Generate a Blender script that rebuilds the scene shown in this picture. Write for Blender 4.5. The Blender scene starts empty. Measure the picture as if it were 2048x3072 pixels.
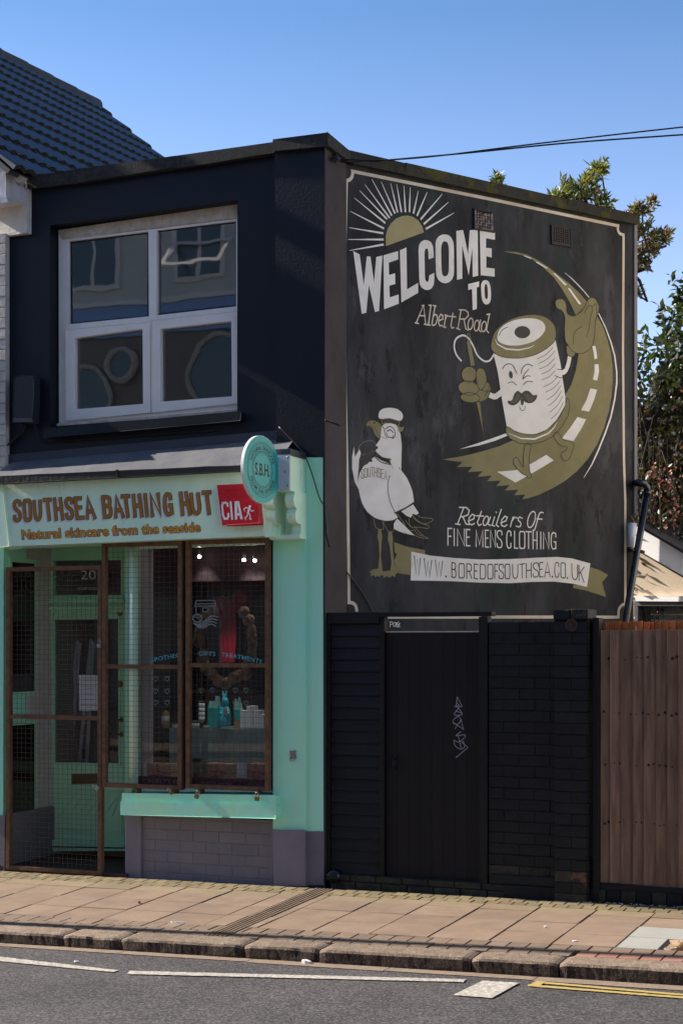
import bpy, bmesh, math, random
from mathutils import Vector
from mathutils.geometry import tessellate_polygon
R = math.radians
random.seed(7)
SC = bpy.context.scene
COL = SC.collection

# ------------------------------------------------------------------ camera, sky, sun, exposure
FPX = 4600.0; CAMH = 1.825; HORY = 1930.0; CX = 1024.0
cd = bpy.data.cameras.new('camera'); cam = bpy.data.objects.new('camera', cd); COL.objects.link(cam)
cam.location = (0, 0, CAMH); cam.rotation_euler = (R(90), 0, 0)
cd.sensor_fit = 'VERTICAL'; cd.sensor_height = 36; cd.lens = FPX / 3072 * 36
cd.shift_y = (HORY - 1536) / 3072; cd.clip_start = .1; cd.clip_end = 2000
SC.camera = cam

A = R(22.5)
T = Vector((math.cos(A), -math.sin(A), 0))        # along the street, to the right
N = Vector((-math.sin(A), -math.cos(A), 0))       # out of the shop front, towards the road
UP = Vector((0, 0, 1))
C0 = Vector(((973 - CX) / 400, 11.5, 0))          # foot of the shop's right hand corner

SUN_EL, SUN_OFF = R(31), R(1.3)
to_sun = (-T * math.cos(SUN_EL) * math.cos(SUN_OFF) + N * math.cos(SUN_EL) * math.sin(SUN_OFF) + UP * math.sin(SUN_EL))
sd = bpy.data.lights.new('sun', 'SUN'); sd.energy = 2.75; sd.angle = R(.5); sd.color = (1, .93, .82)
so = bpy.data.objects.new('sun', sd); COL.objects.link(so)
so.rotation_euler = to_sun.to_track_quat('Z', 'Y').to_euler(); so.location = to_sun * 30

wd = bpy.data.worlds.new('World'); SC.world = wd; wd.use_nodes = True
nt = wd.node_tree; nt.nodes.clear()
sky = nt.nodes.new('ShaderNodeTexSky'); sky.sky_type = 'NISHITA'; sky.sun_disc = False
sky.sun_elevation = SUN_EL; sky.sun_rotation = math.atan2(to_sun.x, to_sun.y)
sky.air_density = 1.0; sky.dust_density = .3; sky.ozone_density = 2.2; sky.altitude = 0
bg = nt.nodes.new('ShaderNodeBackground'); bg.inputs[1].default_value = .115
wo = nt.nodes.new('ShaderNodeOutputWorld')
tc = nt.nodes.new('ShaderNodeTexCoord'); sx = nt.nodes.new('ShaderNodeSeparateXYZ'); cr = nt.nodes.new('ShaderNodeValToRGB'); ml = nt.nodes.new('ShaderNodeMix')
nt.links.new(tc.outputs['Generated'], sx.inputs[0]); nt.links.new(sx.outputs['Z'], cr.inputs[0])     # the blue deepens steadily with height
cr.color_ramp.elements[0].position = .22; cr.color_ramp.elements[0].color = (.475, .43, .465, 1)
cr.color_ramp.elements[1].position = .38; cr.color_ramp.elements[1].color = (.235, .295, .36, 1)
ml.data_type = 'RGBA'; ml.blend_type = 'MULTIPLY'; ml.inputs[0].default_value = 1
nt.links.new(sky.outputs[0], ml.inputs[6]); nt.links.new(cr.outputs[0], ml.inputs[7]); nt.links.new(ml.outputs[2], bg.inputs[0]); nt.links.new(bg.outputs[0], wo.inputs[0])
vs = SC.view_settings; vs.view_transform = 'Standard'; vs.look = 'None'; vs.exposure = 2.15; vs.gamma = 1; vs.use_curve_mapping = False

# ------------------------------------------------------------------ planes of the place
CAM = Vector((0, 0, CAMH))
class Plane:
    def __init__(s, p0, u, n): s.p0, s.u, s.n = Vector(p0), Vector(u).normalized(), Vector(n).normalized()
    def pt(s, x, y, off=0.0):
        d = Vector(((x - CX) / FPX, 1, -(y - HORY) / FPX))
        k = (off - s.n.dot(CAM - s.p0)) / s.n.dot(d)
        return CAM + d * k
    def uz(s, x, y, off=0.0):
        p = s.pt(x, y, off) - s.p0
        return (p.dot(s.u), p.z)
    def w(s, u, z, off=0.0): return s.p0 + s.u * u + UP * z + s.n * off
PF = Plane(C0, T, N)                                   # shop front
PS = Plane(C0, -N, T)                                  # right hand return of the shop
M0 = C0 - N * .427
AM = R(33.8)
PM = Plane(M0, (math.cos(AM), math.sin(AM), 0), (math.sin(AM), -math.cos(AM), 0))   # painted wall
def W(t, n, z): return C0 + T * t + N * n + UP * z
def pavz(t, n): return .0115 * t - .022 * n + .0065 * t * n
def roadz(t, n): return -.130 + .022 * t + (n - 2.1) * .02
def _hit(x, y, fz):
    z = 0; d = Vector(((x - CX) / FPX, 1, -(y - HORY) / FPX))
    for _ in range(12):
        p = CAM + d * ((z - CAMH) / d.z) - C0; t, n = p.dot(T), p.dot(N); z = .5 * z + .5 * fz(t, n)
    return t, n
def G(x, y): return _hit(x, y, pavz)
def GR(x, y): return _hit(x, y, roadz)
# zoomed tracings -> photograph pixels
def Zm(ox, oy, s): return lambda pts: [(ox + x * s, oy + y * s) for x, y in pts]
zA = Zm(0, 0, 1.30612); z1 = Zm(0, 100, .65306); z2 = Zm(980, 440, .61224); z3 = Zm(1300, 700, .40816)
z4 = Zm(1000, 1180, .2977); z5 = Zm(0, 1280, .63776); g1 = Zm(0, 1600, .45902); g2 = Zm(300, 1600, .35714)
g3 = Zm(300, 2300, .44643); g4 = Zm(960, 1800, .53571); g5 = Zm(1740, 1400, .59574); h1 = Zm(780, 360, .2551)
h2 = Zm(1360, 500, .38265); h3 = Zm(620, 1240, .2551); h4 = Zm(1820, 1380, .22961); h5 = Zm(1600, 440, .40801)
h6 = Zm(0, 1080, .26786); h7 = Zm(1600, 2600, .28571); w2 = Zm(1040, 660, .29337); t1 = Zm(1180, 1480, .43367)
f1 = Zm(0, 1420, .42092); d1 = Zm(400, 2000, .28061); e1 = Zm(400, 1750, .28061); z6 = Zm(0, 2560, .65306); z7 = Zm(1024, 2560, .65306)

# ------------------------------------------------------------------ materials
def nd(t, kind, **kw):
    n = t.nodes.new(kind)
    for k, v in kw.items(): setattr(n, k, v)
    return n
MATS = {}
def mat(name, col, rough=.7, col2=None, scale=6.0, amt=.5, bump=.0, bscale=60.0, spec=.4, metal=0.0,
        stretch=(1, 1, 1), var=0.0, spots=None, agg=None, bdist=.01):
    """col mixed towards col2 by noise; var = tint change from piece to piece; spots = (colour, scale, threshold) stains"""
    if name in MATS: return MATS[name]
    m = bpy.data.materials.new(name); m.use_nodes = True; t = m.node_tree; t.nodes.clear(); L = t.links.new
    out = nd(t, 'ShaderNodeOutputMaterial'); b = nd(t, 'ShaderNodeBsdfPrincipled'); L(b.outputs[0], out.inputs[0])
    b.inputs['Roughness'].default_value = rough; b.inputs['Specular IOR Level'].default_value = spec; b.inputs['Metallic'].default_value = metal
    geo = nd(t, 'ShaderNodeNewGeometry')
    mp = nd(t, 'ShaderNodeMapping'); mp.inputs['Scale'].default_value = stretch; mp.inputs['Rotation'].default_value = (0, 0, A)
    L(geo.outputs['Position'], mp.inputs['Vector'])
    c4 = (*col, 1); c24 = (*(col2 if col2 else [c * .75 for c in col]), 1)
    nz = nd(t, 'ShaderNodeTexNoise'); nz.inputs['Scale'].default_value = scale; nz.inputs['Detail'].default_value = 8; nz.inputs['Roughness'].default_value = .65
    L(mp.outputs[0], nz.inputs['Vector'])
    rp = nd(t, 'ShaderNodeMapRange'); rp.inputs[1].default_value = .38; rp.inputs[2].default_value = .62; rp.inputs[4].default_value = amt
    L(nz.outputs[0], rp.inputs[0])
    mx = nd(t, 'ShaderNodeMix', data_type='RGBA'); mx.inputs[6].default_value = c4; mx.inputs[7].default_value = c24
    L(rp.outputs[0], mx.inputs[0]); cur = mx.outputs[2]
    for k, sp in enumerate(spots or []):
        n2 = nd(t, 'ShaderNodeTexNoise'); n2.inputs['Scale'].default_value = sp[1]; n2.inputs['Detail'].default_value = 6; n2.inputs['Roughness'].default_value = .7
        mo = nd(t, 'ShaderNodeVectorMath', operation='ADD'); mo.inputs[1].default_value = (3.7 * k + 1, 9.1, 4.4 * k)
        L(mp.outputs[0], mo.inputs[0]); L(mo.outputs[0], n2.inputs['Vector'])
        r2 = nd(t, 'ShaderNodeMapRange'); r2.inputs[1].default_value = sp[2]; r2.inputs[2].default_value = sp[2] + .06; r2.inputs[4].default_value = sp[3] if len(sp) > 3 else 1
        L(n2.outputs[0], r2.inputs[0])
        m2 = nd(t, 'ShaderNodeMix', data_type='RGBA'); L(r2.outputs[0], m2.inputs[0]); L(cur, m2.inputs[6]); m2.inputs[7].default_value = (*sp[0], 1); cur = m2.outputs[2]
    if agg:      # crushed stone: every cell its own tone
        vo = nd(t, 'ShaderNodeTexVoronoi'); vo.inputs['Scale'].default_value = agg[0]; L(mp.outputs[0], vo.inputs['Vector'])
        sp_ = nd(t, 'ShaderNodeSeparateColor'); L(vo.outputs['Color'], sp_.inputs[0]); pw_ = nd(t, 'ShaderNodeMath', operation='POWER'); pw_.inputs[1].default_value = 2.2; L(sp_.outputs[0], pw_.inputs[0])
        vr_ = nd(t, 'ShaderNodeMapRange'); vr_.inputs[3].default_value = agg[1]; vr_.inputs[4].default_value = agg[2]; L(pw_.outputs[0], vr_.inputs[0])
        hs = nd(t, 'ShaderNodeHueSaturation'); L(vr_.outputs[0], hs.inputs['Value']); L(cur, hs.inputs['Color']); cur = hs.outputs[0]
    if var:
        oi = nd(t, 'ShaderNodeObjectInfo'); hv = nd(t, 'ShaderNodeHueSaturation')
        vr = nd(t, 'ShaderNodeMapRange'); vr.inputs[3].default_value = 1 - var; vr.inputs[4].default_value = 1 + var
        L(oi.outputs['Random'], vr.inputs[0]); L(vr.outputs[0], hv.inputs['Value']); L(cur, hv.inputs['Color']); cur = hv.outputs[0]
    L(cur, b.inputs['Base Color'])
    rr = nd(t, 'ShaderNodeMapRange'); rr.inputs[3].default_value = max(0, rough - .12); rr.inputs[4].default_value = min(1, rough + .12)
    L(nz.outputs[0], rr.inputs[0]); L(rr.outputs[0], b.inputs['Roughness'])
    if bump:
        n3 = nd(t, 'ShaderNodeTexNoise'); n3.inputs['Scale'].default_value = bscale; n3.inputs['Detail'].default_value = 5
        L(mp.outputs[0], n3.inputs['Vector'])
        bp = nd(t, 'ShaderNodeBump'); bp.inputs['Strength'].default_value = bump; bp.inputs['Distance'].default_value = bdist
        L(n3.outputs[0], bp.inputs['Height']); L(bp.outputs[0], b.inputs['Normal'])
    MATS[name] = m; return m
def wood(name, col, col2, axis='z', scale=10, rough=.75, var=.15, bump=.4, spots=None):
    st = {'z': (9, 9, .8), 't': (.8, 9, 9)}[axis]
    return mat(name, col, rough, col2, scale, .9, bump, 40, .3, stretch=st, var=var, bdist=.006, spots=spots)
def glass(name, tint=(.93, .96, .95), gloss=1.0, dirt=.03, ior=1.75, wob=.12):
    m = bpy.data.materials.new(name); m.use_nodes = True; t = m.node_tree; t.nodes.clear(); L = t.links.new
    out = nd(t, 'ShaderNodeOutputMaterial'); tr = nd(t, 'ShaderNodeBsdfTransparent'); tr.inputs[0].default_value = (*tint, 1)
    gl = nd(t, 'ShaderNodeBsdfGlossy'); gl.inputs['Roughness'].default_value = .015; gl.inputs[0].default_value = (gloss, gloss, gloss, 1)
    df = nd(t, 'ShaderNodeBsdfDiffuse'); df.inputs[0].default_value = (.5, .5, .48, 1)
    fr = nd(t, 'ShaderNodeFresnel'); fr.inputs[0].default_value = ior
    m0 = nd(t, 'ShaderNodeMixShader'); m0.inputs[0].default_value = dirt; L(tr.outputs[0], m0.inputs[1]); L(df.outputs[0], m0.inputs[2])
    mx = nd(t, 'ShaderNodeMixShader'); L(fr.outputs[0], mx.inputs[0]); L(m0.outputs[0], mx.inputs[1]); L(gl.outputs[0], mx.inputs[2])
    nz = nd(t, 'ShaderNodeTexNoise'); nz.inputs['Scale'].default_value = 2.2
    geo = nd(t, 'ShaderNodeNewGeometry'); L(geo.outputs['Position'], nz.inputs['Vector'])
    bp = nd(t, 'ShaderNodeBump'); bp.inputs['Strength'].default_value = wob; bp.inputs['Distance'].default_value = .02
    L(nz.outputs[0], bp.inputs['Height']); L(bp.outputs[0], gl.inputs['Normal']); L(mx.outputs[0], out.inputs[0])
    return m

M = {}
M['navy'] = mat('navy_masonry_paint', (.0030, .0052, .0125), .5, (.0040, .0064, .0135), 1.6, .7, .16, 45, .30, bdist=.004, spots=[((.012, .013, .018), 9, .66, .4)])
M['charcoal'] = mat('charcoal_masonry_paint', (.050, .042, .049), .65, (.036, .031, .036), 2.5, .8, .4, 40, .2, bdist=.004, spots=[((.055, .048, .048), 14, .68, .35)])
M['mural'] = mat('mural_black_paint', (.024, .0235, .026), .7, (.060, .059, .063), 3.0, .95, .3, 50, .15, stretch=(1, 1, .38), bdist=.003,
                 spots=[((.105, .102, .106), 2.6, .58, .5), ((.022, .042, .036), 1.3, .55, .6), ((.014, .013, .014), 6, .58, .7), ((.13, .12, .12), 11, .68, .5)])
M['paintw'] = mat('mural_offwhite_paint', (.90, .86, .80), .6, (.80, .75, .68), 5, .8, .25, 50, .2, bdist=.003, spots=[((.60, .47, .33), 4, .62, .5), ((.40, .35, .30), 14, .70, .5)])
M['painto'] = mat('mural_olive_paint', (.275, .240, .112), .6, (.22, .19, .09), 4, .8, .25, 50, .2, bdist=.003, spots=[((.34, .30, .18), 9, .66, .35)])
M['paintol'] = mat('mural_pale_olive_paint', (.42, .36, .175), .6, (.34, .29, .14), 4, .8, .25, 50, .2, bdist=.003)
M['paintk'] = mat('mural_dark_line_paint', (.022, .021, .022), .6, (.035, .033, .032), 8, .6)
M['bordr'] = mat('mural_border_paint', (.76, .68, .57), .6, (.58, .47, .35), 3, .8, .2, 50, .2, stretch=(1, 1, .6))
M['mint'] = mat('mint_gloss_paint', (.72, .95, .73), .42, (.60, .86, .67), 2.6, .9, .2, 30, .4, stretch=(1, 1, .3), bdist=.003, spots=[((.34, .52, .36), 5, .62, .4), ((.12, .13, .09), 26, .75, .6)])
M['mintw'] = mat('mint_weathered_paint', (.36, .84, .66), .5, (.44, .82, .56), 3.2, .9, .25, 30, .35, stretch=(1, 1, .3), bdist=.003,
                 spots=[((.045, .05, .04), 16, .72, .9), ((.40, .45, .24), 5, .64, .4), ((.03, .03, .03), 40, .745, .8)])
M['mintd'] = mat('mint_door_paint', (.42, .76, .50), .4, (.37, .70, .48), 2, .7, .1, 30, .35)
M['grey'] = mat('plinth_grey_paint', (.20, .18, .205), .6, (.165, .15, .175), 3, .8, .5, 45, .25, bdist=.004, var=.05, spots=[((.04, .036, .036), 13, .69, .7), ((.24, .21, .21), 22, .74, .6)])
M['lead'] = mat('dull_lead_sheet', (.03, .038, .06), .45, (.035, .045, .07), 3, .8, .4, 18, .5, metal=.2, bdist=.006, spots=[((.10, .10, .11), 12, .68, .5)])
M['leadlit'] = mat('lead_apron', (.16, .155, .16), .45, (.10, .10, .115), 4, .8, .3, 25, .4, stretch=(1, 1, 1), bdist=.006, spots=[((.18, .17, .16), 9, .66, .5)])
M['darktrim'] = mat('dark_brown_trim', (.022, .017, .016), .6, (.03, .025, .024), 6, .7, .3, 30)
M['coping'] = mat('weathered_coping_stone', (.026, .026, .028), .85, (.055, .050, .046), 22, 1, .8, 110, .2, bdist=.006, var=.15, spots=[((.055, .055, .025), 7, .62, .7), ((.14, .13, .12), 45, .60, .6)])
M['copingm'] = mat('mossy_coping_stone', (.036, .033, .030), .9, (.060, .052, .036), 12, 1, .8, 110, .2, bdist=.006, var=.12, spots=[((.085, .080, .016), 4.5, .54, .8), ((.018, .017, .017), 22, .62, .7)])
M['white'] = mat('white_upvc', (.80, .76, .73), .35, (.72, .67, .63), 5, .6, .05, 30, .5, spots=[((.36, .30, .24), 11, .72, .6)])
M['whited'] = mat('grubby_white_board', (.56, .50, .43), .6, (.40, .33, .26), 14, .9, .4, 60, .3, bdist=.004, spots=[((.2, .16, .12), 30, .66, .6)])
M['whitew'] = mat('white_painted_brick', (.60, .56, .52), .7, (.48, .43, .38), 8, .7, .6, 50, .3, bdist=.006, var=.05)
M['rust'] = mat('rusty_brown_frame', (.095, .052, .034), .7, (.19, .098, .045), 18, .9, .6, 70, .25, bdist=.006, spots=[((.04, .024, .018), 30, .60, .8), ((.26, .18, .13), 45, .70, .5)])
M['wire'] = mat('rusty_weld_mesh', (.11, .065, .045), .6, (.06, .035, .025), 30, .8)
M['steel'] = mat('padlock_steel', (.45, .45, .46), .3, (.3, .3, .3), 40, .6, spec=.6, metal=.9)
M['brass'] = mat('dull_brass', (.30, .19, .07), .4, (.15, .09, .04), 40, .8, metal=.8)
M['red'] = mat('red_alarm_plastic', (.48, .010, .022), .35, (.36, .008, .018), 4, .6, .05, 30, .5)
M['printw'] = mat('white_print', (.62, .60, .66), .5, (.55, .53, .58), 8, .5)
M['turq'] = mat('turquoise_sign_vinyl', (.03, .44, .40), .45, (.027, .40, .37), 3, .5, spec=.4)
M['print'] = mat('black_print', (.02, .02, .022), .5, (.03, .03, .03), 20, .5)
M['brown'] = mat('bronze_letter_paint', (.36, .165, .022), .45, (.29, .13, .02), 10, .7, spec=.4)
M['ochre'] = mat('ochre_letter_paint', (.78, .36, .02), .45, (.38, .15, .015), 10, .7)
M['black'] = mat('black_gloss_wood', (.0052, .0052, .0062), .5, (.009, .009, .0105), 5, .8, .5, 30, .3, stretch=(.8, 9, 9), bdist=.004, var=.2)
M['blackd'] = mat('black_door_wood', (.0095, .0082, .0088), .6, (.013, .0115, .012), 5, .8, .4, 30, .22, stretch=(9, 9, .8), bdist=.004, var=.12)
M['blackb'] = mat('black_painted_brick', (.0050, .0054, .0075), .55, (.0085, .0088, .0115), 7, .8, .8, 40, .3, bdist=.006, var=.25, spots=[((.028, .023, .025), 17, .74, .6)])
M['blackw'] = mat('worn_black_brick', (.016, .014, .013), .7, (.05, .045, .03), 9, .8, 1, 40, .3, bdist=.008, var=.25, spots=[((.13, .055, .038), 8, .60, .85), ((.035, .04, .015), 5, .55, .7)])
M['mortar'] = mat('dark_mortar', (.0042, .0044, .0055), .8, (.007, .0066, .007), 14, .8, spec=.2)
M['fence'] = mat('weathered_fence_wood', (.29, .175, .115), .85, (.155, .092, .065), 5, .9, .3, 40, .2, stretch=(7, 7, .5), var=.20, bdist=.004, spots=[((.06, .04, .034), 2.5, .64, .6), ((.03, .02, .017), 9, .72, .7)])
M['fenceo'] = wood('sun_toned_orange_board', (.90, .27, .075), (.72, .20, .06), 'z', 12, .8, .2)  # new orange wood, brightened in the colour to look sunlit
M['slab'] = mat('buff_paving_slab', (.228, .158, .112), .88, (.172, .12, .087), 3.5, .8, .55, 220, .2, bdist=.002, var=.10, spots=[((.13, .095, .07), 60, .62, .5), ((.34, .27, .21), 130, .68, .6), ((.10, .078, .06), 7, .64, .5), ((.035, .03, .027), 21, .765, .8)])
M['slabm'] = mat('moss_tinted_slab', (.225, .168, .108), .88, (.175, .13, .082), 4, .8, .55, 220, .2, bdist=.002, var=.08, spots=[((.21, .18, .075), 8, .60, .5), ((.42, .34, .27), 130, .69, .6)])
M['slabg'] = mat('new_grey_slab', (.30, .29, .26), .85, (.27, .26, .235), 5, .8, .3, 200, .2, bdist=.001, spots=[((.4, .39, .36), 12, .74, .5)])
M['pbrick'] = mat('paving_brick', (.19, .135, .098), .9, (.14, .10, .072), 7, .8, .9, 160, .2, bdist=.004, var=.14, spots=[((.40, .30, .22), 90, .62, .6), ((.10, .08, .055), 30, .66, .5)])
M['pbrickm'] = mat('mossy_paving_brick', (.20, .155, .088), .9, (.145, .11, .062), 9, .8, .9, 160, .2, bdist=.004, var=.16, spots=[((.15, .135, .035), 10, .60, .55), ((.36, .28, .2), 70, .66, .5)])
M['pbrickr'] = mat('red_paving_brick', (.31, .15, .105), .9, (.24, .12, .09), 7, .8, .6, 160, .2, bdist=.003, var=.12)
M['joint'] = mat('dirty_joint_sand', (.030, .023, .017), .95, (.055, .04, .026), 20, .8)
M['kerb'] = mat('worn_kerb_stone', (.235, .175, .13), .92, (.16, .115, .085), 9, .9, .7, 150, .2, bdist=.005, var=.10, agg=(120, .7, 1.4), spots=[((.06, .042, .032), 14, .66, .7), ((.36, .28, .21), 60, .66, .5)])
M['kerbf'] = mat('grimy_shade_kerb_face', (.075, .054, .043), .95, (.04, .029, .023), 9, .9, .8, 120, .15, bdist=.006, var=.10, agg=(110, .6, 1.5), spots=[((.20, .15, .115), 26, .67, .7), ((.018, .013, .011), 13, .6, .7)])  # road grime plus the shade of the front face, both put into the colour
M['kerbf'] = mat('grimy_shade_kerb_face', (.085, .060, .046), .95, (.045, .032, .025), 9, .9, 1, 42, .15, bdist=.02, var=.10, spots=[((.20, .15, .115), 24, .66, .7), ((.02, .015, .012), 13, .6, .7)])
M['asphalt'] = mat('asphalt', (.080, .072, .073), .9, (.060, .054, .056), 1.3, .9, .7, 240, .2, bdist=.006, agg=(95, .5, 1.85), spots=[((.20, .185, .18), 50, .68, .6), ((.03, .028, .03), 40, .68, .6), ((.05, .046, .047), .9, .55, .35), ((.10, .09, .088), 4, .68, .35)])
M['gutter'] = mat('gutter_concrete', (.24, .175, .125), .9, (.17, .125, .095), 16, .8, .5, 80, .2)
M['line'] = mat('white_road_paint', (.44, .40, .35), .8, (.35, .31, .27), 18, .8, .8, 150, .2, bdist=.006, agg=(75, .7, 1.3), spots=[((.12, .115, .11), 45, .62, .85), ((.20, .185, .17), 6, .62, .5)])
M['yline'] = mat('yellow_road_paint', (.40, .29, .10), .8, (.32, .23, .08), 18, .8, .6, 150, .2, bdist=.005, spots=[((.12, .11, .09), 60, .66, .8)])
M['tile'] = mat('blue_grey_roof_tile', (.018, .026, .046), .36, (.026, .029, .042), 9, .8, .3, 60, .5, bdist=.004, var=.15)
M['tileb'] = mat('mossy_tile_butt', (.018, .015, .012), .9, (.03, .032, .014), 14, .9, 1, 60, bdist=.01)
M['ridge'] = mat('ridge_tile', (.060, .058, .062), .8, (.042, .040, .040), 9, .8, .6, 60, bdist=.006, var=.15)
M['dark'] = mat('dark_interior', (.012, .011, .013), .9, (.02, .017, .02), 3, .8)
M['cable'] = mat('black_cable', (.008, .008, .010), .5)
M['pipe'] = mat('black_plastic_pipe', (.012, .013, .018), .22, (.016, .017, .02), 5, .5, spec=.6)
M['beige'] = mat('beige_render', (.60, .49, .37), .85, (.54, .43, .32), 3, .7, .3, 60, .2, bdist=.003, spots=[((.3, .22, .15), 20, .72, .4)])
M['barge'] = mat('white_bargeboard', (.86, .85, .84), .5, (.80, .79, .78), 3, .6)
M['felt'] = mat('dark_roof_felt', (.035, .037, .042), .8, (.05, .05, .055), 8, .7)
def leafm(name, c, c2, sc):
    m_ = mat(name, c, .42, c2, sc, 1, spec=.45); t = m_.node_tree; L = t.links.new
    b = [n for n in t.nodes if n.type == 'BSDF_PRINCIPLED'][0]; out = [n for n in t.nodes if n.type == 'OUTPUT_MATERIAL'][0]
    tr = nd(t, 'ShaderNodeBsdfTranslucent'); mx = nd(t, 'ShaderNodeMixShader'); mx.inputs[0].default_value = .38
    src = b.inputs['Base Color'].links[0].from_socket; g = nd(t, 'ShaderNodeMix', data_type='RGBA', blend_type='MULTIPLY'); g.inputs[0].default_value = 1; g.inputs[7].default_value = (1.7, 1.5, .6, 1)
    L(src, g.inputs[6]); L(g.outputs[2], tr.inputs[0]); L(b.outputs[0], mx.inputs[1]); L(tr.outputs[0], mx.inputs[2]); L(mx.outputs[0], out.inputs[0]); return m_
M['leaf'] = leafm('evergreen_leaf', (.115, .135, .032), (.055, .080, .020), 3)
M['leafr'] = leafm('rusty_leaf', (.20, .075, .04), (.11, .045, .028), 4)
M['leafs'] = leafm('shade_toned_brown_leaf', (.022, .026, .012), (.014, .011, .007), 3)  # lower hedge leaves, their shade put into the brown colour
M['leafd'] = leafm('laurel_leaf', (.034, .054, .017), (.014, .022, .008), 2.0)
M['bark'] = mat('grey_bark', (.034, .025, .019), .9, (.03, .022, .017), 30, .8, .8, 60)
M['glassup'] = glass('window_glass', (.80, .84, .84), .95, .03, 2.4, .04)
M['glassshop'] = glass('shop_glass', (.96, .97, .97), .8, .012, 1.5, .03)

# ------------------------------------------------------------------ objects
WL = {}                      # world location of every object (nothing is rotated or scaled)
def link(o, parent=None):
    COL.objects.link(o)
    if parent is not None: o.parent = parent
def setw(o, loc, parent):
    WL[o.name] = Vector(loc); o.location = Vector(loc) - (WL[parent.name] if parent else Vector((0, 0, 0)))
def tag(o, label=None, cat=None, group=None, kind=None):
    if label: o['label'] = label
    if cat: o['category'] = cat
    if group: o['group'] = group
    if kind: o['kind'] = kind
    return o
def thing(name, loc, label, cat, group=None):
    o = bpy.data.objects.new(name, None); link(o); o.empty_display_size = .2; setw(o, loc, None)
    return tag(o, label, cat, group)
def mesh(name, vs_, fs, m, parent=None, smooth=False, kind=None, org=None):
    vs_ = [Vector(v) for v in vs_]
    if org is None:
        mn = Vector((min(v.x for v in vs_), min(v.y for v in vs_), min(v.z for v in vs_))); mxx = Vector((max(v.x for v in vs_), max(v.y for v in vs_), max(v.z for v in vs_)))
        org = (mn + mxx) / 2; org.z = mn.z
    me = bpy.data.meshes.new(name); me.from_pydata([v - org for v in vs_], [], fs); me.update()
    ms = m if isinstance(m, (list, tuple)) else [m]
    for k in ms: me.materials.append(k)
    if smooth: me.polygons.foreach_set('use_smooth', [True] * len(me.polygons))
    o = bpy.data.objects.new(name, me); link(o, parent); setw(o, org, parent)
    if kind: o['kind'] = kind
    return o
def copy_at(o, loc, parent):
    c = o.copy(); link(c, parent); setw(c, loc, parent); return c
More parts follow.
